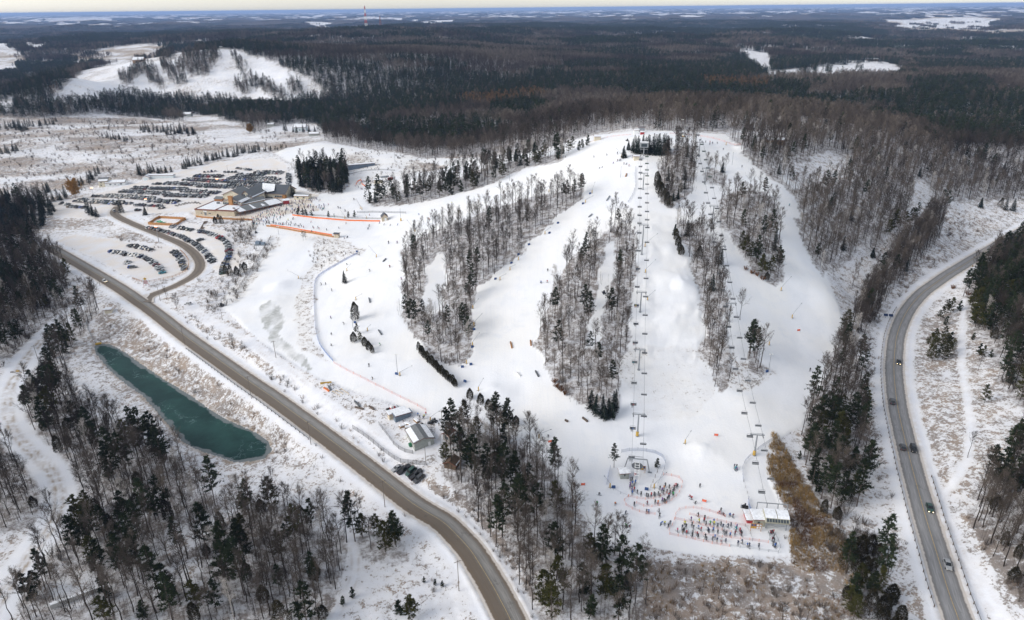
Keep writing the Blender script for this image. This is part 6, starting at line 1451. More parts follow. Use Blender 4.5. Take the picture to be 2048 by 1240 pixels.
def car_parts(kind):
    "nose towards +Y. returns body, cabin glass, wheel, headlight, tail meshes"
    Lh, Wd = {'sedan': (2.3, .9), 'suv': (2.35, .94), 'pickup': (2.8, .98), 'hatch': (2.05, .88)}[kind]
    sill = .28; belt = {'sedan': .88, 'suv': 1.02, 'pickup': 1.05, 'hatch': .92}[kind]; top = {'sedan': 1.43, 'suv': 1.72, 'pickup': 1.82, 'hatch': 1.5}[kind]
    B = MB()
    # lower body rings front to back: y, half width, bottom, top
    st_ = [(Lh, .62, .42, belt - .30), (Lh - .12, .82, .30, belt - .14), (Lh - .9, 1, sill, belt - .05), (Lh * .35, 1, sill, belt), (-Lh * .5, 1, sill, belt), (-Lh + .35, 1, sill, belt + (0 if kind != 'sedan' else -.02)), (-Lh + .08, .93, .30, belt - .04), (-Lh, .84, .40, belt - .22)]
    rings = []
    for y, w_, b, t in st_:
        w2 = w_ * Wd; rings.append([(-w2 * .94, y, b), (-w2, y, b + .2), (-w2, y, (b + t) / 2 + .1), (-w2 * .93, y, t), (w2 * .93, y, t), (w2, y, (b + t) / 2 + .1), (w2, y, b + .2), (w2 * .94, y, b)])
    for r0, r1 in zip(rings[:-1], rings[1:]):
        for i in range(8): j = (i + 1) % 8; B.poly((r0[i], r0[j], r1[j], r1[i]))
    B.poly(rings[0]); B.poly(rings[-1][::-1])
    f0, f1, r1_, r0_ = {'sedan': (Lh * .42, Lh * .06, -Lh * .42, -Lh * .78), 'suv': (Lh * .45, Lh * .15, -Lh * .80, -Lh * .96), 'pickup': (Lh * .42, Lh * .20, -Lh * .16, -Lh * .22), 'hatch': (Lh * .45, Lh * .1, -Lh * .72, -Lh * .93)}[kind]
    wb, wt = Wd * .92, Wd * .72
    bt = [(-wb, f0, belt - .02), (wb, f0, belt - .02), (wb, r0_, belt - .02), (-wb, r0_, belt - .02)]; tp_ = [(-wt, f1, top), (wt, f1, top), (wt, r1_, top), (-wt, r1_, top)]
    B.poly(tp_); tk = [(x * 1.0, y, z + .035) for x, y, z in tp_]; tk2 = [(x * .9, y * .96, z + .06) for x, y, z in tp_]
    for i in range(4): j = (i + 1) % 4; B.poly((tp_[i], tp_[j], tk2[j], tk2[i]))
    B.poly(tk2)
    for a, b in ((0, 0), (1, 1), (2, 2), (3, 3)):
        B.tube(Vector(bt[a]), Vector(tp_[b]), .05, .045, 4)
    for s in (-1, 1): B.tube((s * (wb + wt) / 2 * 1.0, (f0 + r0_) / 2 * .8, belt), (s * wt, (f1 + r1_) / 2 * .8, top), .045, .04, 4)
    for s in (-1, 1): B.box((s * (Wd + .09), f0 - .15, belt - .02), (.16, .12, .12))
    if kind == 'pickup':
        G2 = MB(); B.poly([(-Wd * .8, r0_ - .1, belt + .02), (Wd * .8, r0_ - .1, belt + .02), (Wd * .8, -Lh + .15, belt + .02), (-Wd * .8, -Lh + .15, belt + .02)], 0)
        for s in (-1, 1): B.box((s * Wd * .86, (-Lh + r0_) / 2, belt), (.14, Lh + r0_ - .1, .14))
    G = MB()
    for i in range(4): j = (i + 1) % 4; G.poly((bt[i], bt[j], tp_[j], tp_[i]))
    Wm = MB(); Wm.tube((-.11, 0, 0), (.11, 0, 0), .34, n=12, mi=0)
    Wm.tube((-.115, 0, 0), (-.105, 0, 0), .2, n=8, mi=1); Wm.tube((.105, 0, 0), (.115, 0, 0), .2, n=8, mi=1)
    H = MB(); H.box((0, 0, -.08), (.36, .12, .16)); T = MB(); T.box((0, 0, -.08), (.30, .1, .18))
    wy = (Lh * .62, -Lh * .60)
    return dict(B=B, G=G, W=Wm, H=H, T=T, Lh=Lh, Wd=Wd, belt=belt, wy=wy)
CK = {k: car_parts(k) for k in ('sedan', 'suv', 'pickup', 'hatch')}
CME = {k: dict(body=c['B'].mesh('body', [CM['black']]), glass=c['G'].mesh('window', [cgl]), wheel=c['W'].mesh('wheel', [tyre, rimm]), head=c['H'].mesh('headlight', [hl]), headlit=c['H'].mesh('headlight', [hlit]), tail=c['T'].mesh('tail_light', [tl_])) for k, c in CK.items()}
def joined(kind):
    c = CK[kind]; g = MB()
    def add(src, off, mo):
        b = len(g.v); g.v += [(x + off[0], y + off[1], z + off[2]) for x, y, z in src.v]; g.f += [tuple(i + b for i in f) for f in src.f]; g.m += [mo(m) for m in src.m]
    add(c['B'], (0, 0, 0), lambda m: 0); add(c['G'], (0, 0, 0), lambda m: 1)
    for s in (-1, 1):
        for y in c['wy']: add(c['W'], (s * (c['Wd'] - .08), y, .34), lambda m: 2 + m)
        add(c['H'], (s * c['Wd'] * .62, c['Lh'] - .06, c['belt'] - .30), lambda m: 4); add(c['T'], (s * c['Wd'] * .68, -c['Lh'] + .03, c['belt'] - .22), lambda m: 5)
    return g.mesh('parked_car', [CM['black'], cgl, tyre, rimm, hl, tl_])
JN = {k: joined(k) for k in CK}
CWORD = {'sedan': 'sedan', 'suv': 'SUV', 'pickup': 'pickup', 'hatch': 'hatchback'}
def slope_rot(p, rz, nrm=None):
    e = 1.5; nx = (zg(p.x - e, p.y) - zg(p.x + e, p.y)) / (2 * e); ny = (zg(p.x, p.y - e) - zg(p.x, p.y + e)) / (2 * e); n_ = Vector((nx, ny, 1)).normalized()
    return (Vector((0, 0, 1)).rotation_difference(n_).to_matrix() @ Matrix.Rotation(rz, 3, 'Z')).to_euler()
def full_car(name, kind, colr, p, rz, label, lights=False, group=None, rot=None):
    root = thing(name, p, rz, label=label, category='pickup' if kind == 'pickup' else 'car'); 
    if group: root['group'] = group
    if rot is not None: root.rotation_euler = rot
    c = CK[kind]; m = CME[kind]; b = link('body', m['body'], root); b.material_slots[0].link = 'OBJECT'; b.material_slots[0].material = CM[colr]; link('window', m['glass'], root)
    for s in (-1, 1):
        for y in c['wy']: link('wheel', m['wheel'], root, (s * (c['Wd'] - .08), y, .34))
        link('headlight', m['headlit' if lights else 'head'], root, (s * c['Wd'] * .62, c['Lh'] - .06, c['belt'] - .30)); link('tail_light', m['tail'], root, (s * c['Wd'] * .68, -c['Lh'] + .03, c['belt'] - .22))
    return root
def on_road(nm, u, v, lane, dz=.06):
    p, wd = roads[nm]; q_ = at(u, v); d = np.hypot(p[:, 0] - q_.x, p[:, 1] - q_.y); i = int(np.argmin(d)); i = min(max(i, 1), len(p) - 2); t = Vector(p[i + 1]) - Vector(p[i - 1]); t.normalize(); n_ = Vector((t.y, -t.x, 0)).normalized()
    c = Vector(p[i]) + n_ * lane; c.z += dz; return c, t
for u, v, lane, kind, colr, fw, lit, lab in ((1781,722,-1.8,'sedan','dark grey',1,True,'dark grey sedan with lit headlights, farthest car up the right highway'), (1803,807,1.8,'suv','dark grey',-1,False,'dark grey tall wagon rounding the lower end of the highway bend'),
        (1805,899,-1.8,'suv','black',1,False,'black tall wagon beside a small dark hatchback on the right highway'), (1826,903,1.7,'hatch','dark grey',-1,False,'small dark hatchback hugging the outer edge of the right highway'),
        (1839,1018,-1.8,'sedan','dark green',1,True,'dark green sedan with headlights on the straight of the right highway'), (1866,1124,-1.8,'sedan','silver',1,False,'silver sedan lowest on the right highway')):
    c, t = on_road('right', u, v, lane)
    full_car('car', kind, colr, c, math.atan2(-t.x * fw, t.y * fw), lab, lit, 'cars driving on the right highway')
c, t = on_road('left', 215, 562, 1.9); full_car('car', 'hatch', 'white', c, math.atan2(-t.x, t.y), 'small white hatchback driving on the muddy road above the junction', True)
c, t = on_road('entry', 226, 424, 0); full_car('car', 'suv', 'silver', c, math.atan2(-t.x, t.y) + .3, 'silver tall wagon turning into the big car park at the top of the entry road')
p = at(376, 609); full_car('car', 'hatch', 'white', p, R(80), 'white hatchback parked alone under bare trees by the road junction')
p0 = at(793, 938); p1 = at(832, 960)
for i, (kind, colr, lab) in enumerate((('sedan', 'silver', 'silver sedan, farthest left in the roadside row of five cars'), ('pickup', 'black', 'black pickup with snow on its bed, second in the roadside row of five'), ('suv', 'dark green', 'dark green tall wagon, middle of the roadside row of five cars'), ('pickup', 'black', 'black pickup between two dark wagons in the roadside row of five'), ('suv', 'dark grey', 'dark grey tall wagon, lowest right of the roadside row of five cars'))):
    p = at(*((794,939),(809,941),(823,945),(833,951),(839,959))[i]); p.z = zg(p.x, p.y) + .02; full_car('car', kind, colr, p, 0, lab, False, 'cars parked beside the road', slope_rot(p, R(-49 if i % 2 else 131)))
PARK = []
CWH = ['black'] * 12 + ['dark grey'] * 13 + ['grey'] * 8 + ['silver'] * 9 + ['white'] * 9 + ['navy blue'] * 4 + ['dark red'] * 2 + ['red', 'bright blue', 'beige', 'dark green']
def row(pts, zone, heading=None, step=2.85, double=False, fixed=(), skip=.03):
    w_ = wpath(pts, step, 1)
    for i in range(len(w_) - 0):
        a = w_[max(0, i - 1)]; b = w_[min(len(w_) - 1, i + 1)]; d = math.atan2(b[1] - a[1], b[0] - a[0]); h = d + (math.pi / 2 if heading is None else heading)
        for k in range(2 if double else 1):
            if random.random() < skip: continue
            x_ = w_[i][0] + math.cos(h) * 5.1 * k + random.gauss(0, .12); y_ = w_[i][1] + math.sin(h) * 5.1 * k + random.gauss(0, .2)
            colr = fixed[i] if i < len(fixed) and fixed[i] else random.choice(CWH); kind = random.choice(['sedan', 'suv', 'suv', 'hatch', 'suv', 'sedan', 'pickup'])
            PARK.append([x_, y_, h - math.pi / 2 + (math.pi if random.random() < .4 else 0) + random.gauss(0, .03), kind, colr, zone])
UH = R(98)
for pts, dbl, zn in (([(409,345),(430,343)],0,'far upper edge'), ([(450,345),(471,345)],0,'far upper edge'), ([(475,337),(500,341)],0,'far upper edge'), ([(473,352),(523,353)],1,'third row'), ([(511,346),(561,348)],1,'second row'), ([(532,356),(550,356)],0,'third row'), ([(389,354),(441,355)],1,'fourth row'), ([(457,358),(553,362)],1,'fourth row'),
     ([(368,361),(420,364)],1,'fifth row'), ([(424,364),(553,369)],1,'fifth row'), ([(374,371),(452,375)],1,'sixth row'), ([(456,370),(517,374)],1,'sixth row'), ([(306,369),(320,369)],0,'seventh row'), ([(330,369),(393,371)],1,'seventh row'), ([(264,378),(368,381)],1,'eighth row'), ([(397,374),(490,378)],1,'eighth row'),
     ([(241,385),(264,386)],1,'ninth row'), ([(270,387),(330,390)],1,'ninth row'), ([(364,384),(432,388)],1,'row just behind the lodge roofs'), ([(188,393),(202,393)],0,'fourth row from near'), ([(206,394),(243,396)],1,'fourth row from near'), ([(247,396),(299,400)],1,'fourth row from near'), ([(332,393),(409,395)],1,'row beside the lodge forecourt'),
     ([(150,403),(237,410)],1,'third row from near'), ([(248,407),(262,408)],0,'third row from near'), ([(299,404),(350,407)],1,'row behind the round snow island'), ([(123,408),(137,410)],0,'near left corner'), ([(139,414),(168,416)],0,'near left corner'), ([(272,411),(323,413)],0,'nearest row above the entry drive')):
    row(pts, zn + ' of the big car park', UH, 2.8, bool(dbl))
row([(577,349),(578,360),(577,372)], 'short column beside the spruces behind the lodge', math.pi / 2, 2.9)
row([(274,421),(279,421)], 'edge of the drive below the big car park', math.pi / 2, 9)
row([(321,417),(326,417)], 'edge of the drive below the big car park', math.pi / 2, 9)
row([(298,456),(320,461),(356,472)], 'row below the green fenced yard', None, 2.9)
row([(343,454),(347,454)], 'short row under the steps', None, 3); row([(358,457),(383,461)], 'short row under the steps', None, 2.9)
row([(362,474),(379,483),(397,493),(409,505),(420,516),(426,525)], 'inner curved row of the middle car park', None, 2.8)
row([(397,463),(412,465),(432,473),(450,482),(457,493),(459,504),(457,517),(452,525),(448,536),(446,548)], 'outer curved row of the middle car park', None, 2.8)
row([(399,481),(402,481)], 'middle car park aisle', 0.9, 9, fixed=('white',))
row([(259,492),(280,496),(302,500)], 'upper row of the lower car park', None, 2.85)
row([(223,504),(245,507)], 'short left row of the lower car park', None, 3.0, fixed=('bright blue',), skip=0)
row([(252,510),(272,511),(287,515),(301,523),(311,531),(319,538),(326,546)], 'long curved row of the lower car park', None, 2.85, fixed=(None,) * 18 + ('teal', None, None, 'orange', 'white'), skip=0)
row([(348,505),(358,513),(362,521),(366,530),(370,539)], 'right row of the lower car park by the wooden fence', None, 2.9)
row([(252,527),(257,526)], 'left edge of the lower car park', 0.9, 4, fixed=('silver', 'white'), skip=0); row([(264,536),(267,536)], 'left edge of the lower car park', 0.3, 9, fixed=('bright blue',), skip=0)
PARK[:] = [c for c in PARK]
pz = to_px(np.c_[[c[0] for c in PARK], [c[1] for c in PARK], hz([c[0] for c in PARK], [c[1] for c in PARK])])
order_ = np.argsort(pz[:, 2]); near_ = set(order_[:285].tolist()); print('parked', len(PARK))
CARS = []
rx, ry, rz_, ri = [], [], [], []
cmb = []; cidx = {}
for i, (x_, y_, h, kind, colr, zone) in enumerate(PARK):
    if i in near_:
        o = link('parked_car', JN[kind], None, (x_, y_, zg(x_, y_) + .02)); o.rotation_euler = slope_rot(Vector((x_, y_, 0)), h)
        o.material_slots[0].link = 'OBJECT'; o.material_slots[0].material = CM[colr]; CARS.append((o, colr, CWORD[kind], zone, pz[i]))
    else:
        key = (kind, colr)
        if key not in cidx:
            m2 = JN[kind].copy(); m2.materials[0] = CM[colr]; cidx[key] = len(cmb); cmb.append(bpy.data.objects.new('t', m2))
        rx.append(x_); ry.append(y_); rz_.append(h); ri.append(cidx[key])
o = scatter('distant_parked_cars', np.c_[rx, ry, hz(rx, ry)], np.ones(len(rx)), ri, source('far_car', cmb), label='rows of small parked cars at the far side of the big car park')
o.data.attributes['rot'].data.foreach_set('value', np.asarray(rz_, np.float32))

# ------------------------------------------------------------------ fences, guns, poles and the rest
def fence(name, pts, hgt, mat, label, cat='fence', post=None, step=4.0, post_r=.05, rail=None, group=None, base=.05, th=.03, both=False, z=0):
    w_ = wpath(pts, step, 1); root = thing(name, tuple(w_[0]), 0, label=label, category=cat)
    if group: root['group'] = group
    o0 = Vector(w_[0]); P = [Vector(p) - o0 + Vector((0, 0, zg(p[0], p[1]) - p[2])) for p in w_]
    if mat is not None:
        g = MB()
        for a, b in zip(P[:-1], P[1:]):
            d = (b - a); d.z = 0; n_ = Vector((d.y, -d.x, 0)).normalized() * th
            v = [a + Vector((0, 0, base)), b + Vector((0, 0, base)), b + Vector((0, 0, hgt)), a + Vector((0, 0, hgt))]
            g.poly(v); 
            if th > .03: v2 = [p + n_ for p in v]; g.poly(v2); g.poly((v[3], v[2], v2[2], v2[3]))
        g.build('netting' if 'net' in mat.name or 'mesh' in mat.name else 'panel', [mat], root)
    if rail is not None:
        g = MB()
        for zz in rail[1]: g.path([p + Vector((0, 0, zz)) for p in P], rail[2], 4)
        g.build('rail', [rail[0]], root)
    if post is not None:
        pm = MB(); pm.tube((0, 0, -.3), (0, 0, hgt + .1), post_r, n=5); pm = pm.mesh('post', [post])
        for p in P[:100]: link('post', pm, root, p)
    return root
U = lambda l: Z(1180, 860, 4.77, l)
fence('blue_net_fence', [(715,508),(692,520),(660,538),(636,552),(629,565),(628,600),(630,650),(636,685),(650,705),(666,723)], 1.25, M['blue_net'], 'long blue net fence curving down between the bank and the left run', post=M['blue'], step=4)
fence('net_fence', [(668,727),(700,745),(740,765),(790,790),(835,812),(852,822)], 1.2, M['pink_net'], 'faded orange net fence stretching from the blue fence to the yard', post=M['orange'], step=5)
fence('queue_net', U([(700,430),(790,440),(870,465),(882,500),(880,540),(840,620),(760,690),(640,735),(530,738),(440,700)]), 1.0, M['pink_net'], 'outer faded orange net looping round the centre lift queue', post=M['orange'], step=2.5, group='nets of the centre lift queue')
fence('queue_net', U([(803,530),(780,560),(740,605),(640,655),(540,668),(440,655),(370,635)]), 1.0, M['pink_net'], 'inner faded orange net under the centre lift queue', post=M['orange'], step=2.5, group='nets of the centre lift queue')
fence('queue_net', U([(365,640),(325,670),(320,705),(380,745),(470,785),(560,805),(620,808)]), 1.0, M['pink_net'], 'lower left hook of faded orange net by the centre queue', post=M['orange'], step=2.5, group='nets of the centre lift queue')
fence('queue_net', U([(1290,832),(1160,782),(1030,748),(900,745),(825,775),(805,860),(780,930),(720,990),(820,1012),(1000,1045),(1150,1087),(1330,1112)]), 1.0, M['pink_net'], 'outer faded orange net round the wide queue of the right lift', post=M['orange'], step=2.5, group='nets of the right lift queue')
fence('queue_net', U([(950,810),(1100,842),(1300,890),(1480,918)]), 1.0, M['pink_net'], 'top dividing net in the wide queue of the right lift', post=M['orange'], step=2.5, group='nets of the right lift queue')
fence('queue_net', U([(810,850),(950,882),(1150,932),(1350,980)]), 1.0, M['pink_net'], 'middle dividing net in the wide queue of the right lift', post=M['orange'], step=2.5, group='nets of the right lift queue')
fence('queue_net', U([(1000,985),(1200,1022),(1450,1042),(1700,1078)]), 1.0, M['pink_net'], 'lowest dividing net in the wide queue of the right lift', post=M['orange'], step=2.5, group='nets of the right lift queue')
fence('rope_fence', U([(1340,1113),(1500,1135),(1680,1160),(1838,1180),(1800,1080),(1765,1000)]), .9, None, 'thin grey rope fence along the snow edge below the queue', post=M['dark_steel'], step=2.5, rail=(M['steel'], (.5, .9), .03))
fence('rope_fence', U([(1480,920),(1520,970),(1550,1060)]), .9, None, 'short grey rope fence in front of the ticket board', post=M['dark_steel'], step=2.5, rail=(M['steel'], (.5, .9), .03))
fence('rope_fence', U([(1700,985),(1722,1080),(1745,1110)]), .9, None, 'grey rope fence left of the boarding lane', post=M['dark_steel'], step=2.5, rail=(M['steel'], (.5, .9), .03))
fence('pale_net', U([(160,520),(175,440),(192,370)]), 1.4, M['blue_net'], 'short blue net left of the lone pine', post=M['blue'], step=2.5)
fence('pale_net', U([(300,215),(400,196),(500,200),(600,215),(680,245),(722,300),(718,355),(692,420),(665,480),(645,530)]), 1.4, M['pale_net'], 'pale blue net arching behind the foot of the centre lift', post=M['steel'], step=3)
fence('pale_net', U([(1755,90),(1660,150),(1560,222),(1470,310),(1450,380),(1463,490)]), 1.4, M['pale_net'], 'pale blue net running down beside the lowest right lift tower', post=M['steel'], step=3)
fence('rope_fence', U([(1465,495),(1490,570),(1512,660)]), 1.0, None, 'dark post fence between the pale and the bright blue nets', post=M['dark_wood'], step=2.2, rail=(M['steel'], (.8,), .03))
fence('blue_net_fence', U([(1513,665),(1508,720),(1535,780),(1556,825)]), 1.3, M['blue_net'], 'short bright blue net leading down to the olive cabin', post=M['blue'], step=2.2)
fence('rope_fence', U([(225,575),(290,610),(362,640)]), .9, None, 'low rope fence left of the centre queue', post=M['dark_steel'], step=2.2, rail=(M['steel'], (.8,), .03))
fence('post_fence', U([(665,355),(640,410),(605,490),(580,550)]), 1.2, None, 'dark post fence on the mound right of the centre lift portal', post=M['dark_wood'], step=2.6, rail=(M['steel'], (.9,), .03), post_r=.09)
fence('orange_fence', [(585,431),(620,435),(660,439),(700,442),(760,443)], 1.0, M['orange_mesh'], 'long orange padded fence below the carpet lift', post=M['orange'], step=5, th=.15)
fence('carpet_rail', [(590,428),(640,432),(700,437),(765,438)], 1.1, M['grey_mesh'], 'grey steel mesh fence with posts along the carpet lift', post=M['dark_steel'], step=4, rail=(M['steel'], (1.1,), .04))
fence('wooden_fence', [(533,453),(560,457),(600,464),(640,470),(668,475)], 1.2, M['cedar_wood'], 'long brown wooden fence above the snow bowl', post=M['dark_wood'], step=4, th=.12)
fence('orange_fence', [(541,451),(570,455),(600,460),(640,467),(664,471)], 1.0, M['orange_mesh'], 'orange mesh fence running above the brown wooden fence', post=M['orange'], step=5)
fence('mesh_fence', [(714,426),(760,424),(812,427)], 1.4, M['grey_mesh'], 'pale steel fence at the foot of the birch strip', post=M['blue'], step=3, rail=(M['steel'], (1.4,), .04))
fence('bowl_fence', [(686,352),(715,345),(745,340),(790,342)], 1.2, M['grey_mesh'], 'thin fence along the bank above the bowl queue', post=M['blue'], step=4)
fence('bowl_net', [(712,370),(716,362),(724,360),(722,368),(733,374)], 1.0, M['orange_mesh'], 'small orange net corner beside the bowl queue', post=M['orange'], step=3)
fence('hilltop_net', [(1180,285),(1200,278),(1230,272),(1262,270)], 0.9, M['pink_net'], 'faded orange net along the treeline left of the hilltop', post=M['orange'], step=5)
fence('hilltop_net', [(1340,268),(1400,272),(1450,284),(1480,290)], 1.0, M['pink_net'], 'faded orange net along the crest right of the hilltop', post=M['orange'], step=5)
fence('slope_net', [(1271,336),(1269,350),(1272,368),(1265,392),(1256,405)], 1.2, M['pale_net'], 'pale net running down the slope left of the centre lift towers', post=M['steel'], step=4)
fence('rail_fence', [(265,558),(278,563),(290,566),(310,563),(340,557),(362,549),(376,540),(379,525),(372,512),(361,502)], 1.3, None, 'brown post and rail fence curving round the lower car park', post=M['cedar_wood'], step=2.5, rail=(M['cedar_wood'], (.5, .9, 1.3), .06), post_r=.09)
fence('rail_fence', [(352,578),(366,572),(381,575)], 1.2, None, 'short rail fence on the inside of the entry road bend', post=M['wood'], step=2.4, rail=(M['wood'], (.5, .9, 1.2), .05))
fence('chain_fence', [(706,858),(735,877),(765,902),(783,915),(798,926),(825,929),(850,931)], 1.9, M['grey_mesh'], 'dark chain link fence between the service track and the roadside cars', post=M['black'], step=3.2, rail=(M['dark_steel'], (1.9,), .04), post_r=.07)
fence('chain_fence', [(758,850),(775,872),(790,893),(808,905),(826,908)], 1.6, M['grey_mesh'], 'dark chain link fence behind the workshop yard', post=M['black'], step=3.0, rail=(M['dark_steel'], (1.6,), .04), post_r=.06)
fence('garden_fence', [(392,434),(420,437),(470,440),(505,441)], 1.3, M['cedar_wood'], 'orange brown wooden fence along the front of the lodge', post=M['cedar_wood'], step=3, th=.1)
fence('slope_fence', [(542,476),(532,492),(515,520),(500,545),(490,560),(470,590)], 1.8, M['grey_mesh'], 'dark sagging fence along the steep bank left of the snow bowl', post=M['dark_wood'], step=3.4, post_r=.1)
fence('pond_fence', [(255,640),(300,680),(350,730),(400,775),(450,815)], 1.1, None, 'thin dark post fence across the bank between road and pond', post=M['dark_wood'], step=6, rail=(M['dark_steel'], (.9,), .02), post_r=.06)
fence('pond_fence', [(235,710),(262,745),(300,800),(325,845),(350,885),(400,930),(450,955)], 1.1, None, 'thin dark fence along the far bank of the pond', post=M['dark_wood'], step=6, rail=(M['dark_steel'], (.9,), .02), post_r=.06)
def rail_beside(nm, a, b, side, label, n_=100, step=3.2):
    p, wd = roads[nm]; A_ = at(*a); B_ = at(*b); ia = int(np.argmin(np.hypot(p[:, 0] - A_.x, p[:, 1] - A_.y))); ib = int(np.argmin(np.hypot(p[:, 0] - B_.x, p[:, 1] - B_.y))); ia, ib = min(ia, ib), max(ia, ib)
    t = np.gradient(p[:, :2], axis=0); t /= np.linalg.norm(t, axis=1)[:, None]; nn = np.stack([t[:, 1], -t[:, 0]], 1)
    seg = np.c_[p[:, :2] + nn * side * (wd / 2 + 1.5), p[:, 2]][ia:ib + 1]; seg = resample(seg, step); o0 = Vector(seg[0]); root = thing('guardrail', o0, 0, label=label, category='guardrail', group='guardrails beside the roads')
    P = [Vector((q_[0], q_[1], zg(q_[0], q_[1]))) - o0 for q_ in seg]; g = MB()
    for a_, b_ in zip(P[:-1], P[1:]):
        d = (b_ - a_).normalized(); g.poly([a_ + Vector((0, 0, .45)), b_ + Vector((0, 0, .45)), b_ + Vector((0, 0, .78)), a_ + Vector((0, 0, .78))]); 
        g.tube(a_ + Vector((0, 0, .78)), b_ + Vector((0, 0, .78)), .05, n=4)
    g.build('beam', [M['dark_steel']], root); pm = MB(); pm.box((0, 0, -.3), (.2, .2, 1.2)); pm = pm.mesh('post', [M['dark_wood']])
    for q_ in P[:100]: link('post', pm, root, q_)
rail_beside('right', (1813,622), (1905,1225), 1, 'long dark guardrail on the inner left edge of the right highway')
rail_beside('right', (1829,953), (1916,1240), -1, 'dark guardrail on the outer right edge of the lower highway')
rail_beside('left', (400,690), (640,865), 1, 'dark guardrail along the pond side of the muddy road')

gm_post = MB(); gm_post.lathe([(.22, -.2), (.22, 1.5), (.15, 1.8)], 8); gm_post = gm_post.mesh('padded_post', [M['yellow']])
gm_base = MB(); gm_base.box((0, 0, -.05), (1.5, .16, .16)); gm_base.box((0, 0, -.05), (.16, 1.5, .16)); gm_base = gm_base.mesh('cross_base', [M['steel']])
GUNS = [((753,514),(738,492)),((830,463),(815,441)),((918,427),(904,404)),((721,417),(713,398)),((933,727),(948,694)),((945,691),(959,666)),((948,651),(964,628)),((946,617),(957,598)),((800,751),(824,732)),((957,781),(967,757)),((1291,545),(1311,520)),((1295,600),(1310,581)),((1290,493),(1315,468)),
        ((1562,581),(1582,554)),((1584,636),(1603,607)),((1370,887),(1382,862)),((1220,975),(1209,952)),((1308,976),(1333,945)),((1078,876),(1102,859)),((861,842),(887,816)),((597,557),(575,540)),((1243,314),(1232,297)),((1184,386),(1190,365)),((1171,405),(1186,392)),((1090,468),(1101,455)),((1037,520),(1050,508)),
        ((1452,290),(1475,284)),((783,361),(771,345)),((724,419),(712,400)),((733,437),(724,420)),((690,437),(682,421)),((1538,690),(1547,667)),((694,542),(702,528)),((712,600),(724,588)),((735,662),(741,650)),((1098,384),(1105,368)),((1020,540),(1030,532)),((1000,560),(1012,548))]
for i, (a, b) in enumerate(GUNS):
    p = at(*a); pz_ = to_px(p)[0][2]; du = (b[0] - a[0]) / 1365 * pz_; dv = (a[1] - b[1]) / 1365 * pz_
    root = thing('snow_gun', p, 0, category='snow gun', group='snow guns beside the runs'); root['_px'] = a[0]
    link('padded_post', gm_post, root); link('cross_base', gm_base, root)
    tip = Vector((du, dv * .35, max(dv * .95, 2.5))); st_p = Vector((0, 0, 1.7)); g = MB(); g.tube(st_p, tip, .09, .05, 5); g.tube((0, 0, 0), st_p, .08, n=5); g.build('lance', [M['steel']], root)
    g = MB(); g.tube(tip - (tip - st_p).normalized() * .3, tip + (tip - st_p).normalized() * .25, .11, n=6); g.build('nozzle_head', [M['dark_steel']], root)
def pole_thing(name, u, v, Hh, label, cat, mat, arms=(), lamp=None, group=None, pad=None, r=.13):
    p = at(u, v); root = thing(name, p, 0, label=label, category=cat)
    if group: root['group'] = group
    g = MB(); g.tube((0, 0, -.4), (0, 0, Hh), r, r * .65, 7); g.build('pole', [mat], root)
    for z_, ln in arms: g = MB(); g.box((0, 0, z_), (ln, .1, .12), .5); g.build('crossarm', [mat], root)
    if lamp:
        for s in (-1, 1): g = MB(); g.box((s * .5, 0, Hh - .1), (.55, .4, .3)); g.build('lamp_head', [lamp], root)
        g = MB(); g.tube((-.6, 0, Hh), (.6, 0, Hh), .04, n=4); g.build('lamp_arm', [M['dark_steel']], root)
    if pad: g = MB(); g.lathe([(.5, -.1), (.5, 1.8), (.35, 2)], 8); g.build('pad', [pad], root)
for u, v, h, l in ((370,691,11,'left roadside pole beside the upper end of the pond'),(503,797,11,'pole at the guardrail above the middle of the pond'),(622,889,10.5,'pole by the road right of the lower end of the pond'),(770,1014,11,'pole across the road from the five parked cars'),(918,1182,11.5,'lowest pole, left of the road bend'),
               (552,716,9,'pole on the snow edge below the grey meltwater streak'),(321,602,9,'pole at the road junction'),(445,640,6,'short pole by the dark parked machine'),(852,929,8,'pole at the end of the chain link fence'),(885,860,9,'pole between workshop yard and pines'),(200,571,5,'short pole beside the white car on the muddy road'),(78,725,9.5,'pole on the snowy clearing left of the pond'),(318,485,11,'pole at the entry road bend above the lower car park')):
    pole_thing('utility_pole', u, v, h, 'weathered wooden ' + l, 'utility pole', M['pole_wood'], ((h - .5, 2.2),) if h > 8 else (), group='wooden poles')
for u, v, h, l, lit in ((319,487,12,'lit red glowing lamp pole beside the entry road bend',1),(439,386,12,'lit lamp pole in the rows behind the lodge',1),(296,421,9,'lit lamp pole at the near edge of the big car park',1),(190,402,11,'lit lamp pole at the left end of the big car park',1),(457,350,9,'unlit lamp pole at the far edge of the big car park',0),(557,356,9,'unlit lamp pole at the far right corner of the big car park',0),
              (795,746,9,'dark lamp pole on the left run above the yard',0),(1537,742,8,'lamp pole leaning over blue pads below the right hand pines',0),(706,655,8,'lamp pole in front of the tall cedar on the left run',0),(1241,355,7,'lamp pole with brown box on the upper slope',0),(556+2,470,6,'thin pole above the brown wooden fence',0),
              (1362,278,13,'tall white topped lamp pole on the hilltop, left of a pair',0),(1371,280,10,'shorter lamp pole on the hilltop, right of a pair',0),(1464,330,8,'lamp pole beside the snow heap right of the hilltop',0),(790,325,10,'tall thin lamp pole on the far snow road',0),(871,340,7,'short lamp pole on the far snow road',0),(1019,362,8,'lamp pole on the ridge run beside the pine strip',0),(949,417,8,'lamp pole at the upper edge of the left wood',0)):
    pole_thing('lamp_post', u, v, h, l, 'lamp post', M['steel'], lamp=M['lit'] if lit else M['warm'], group='lamp posts')
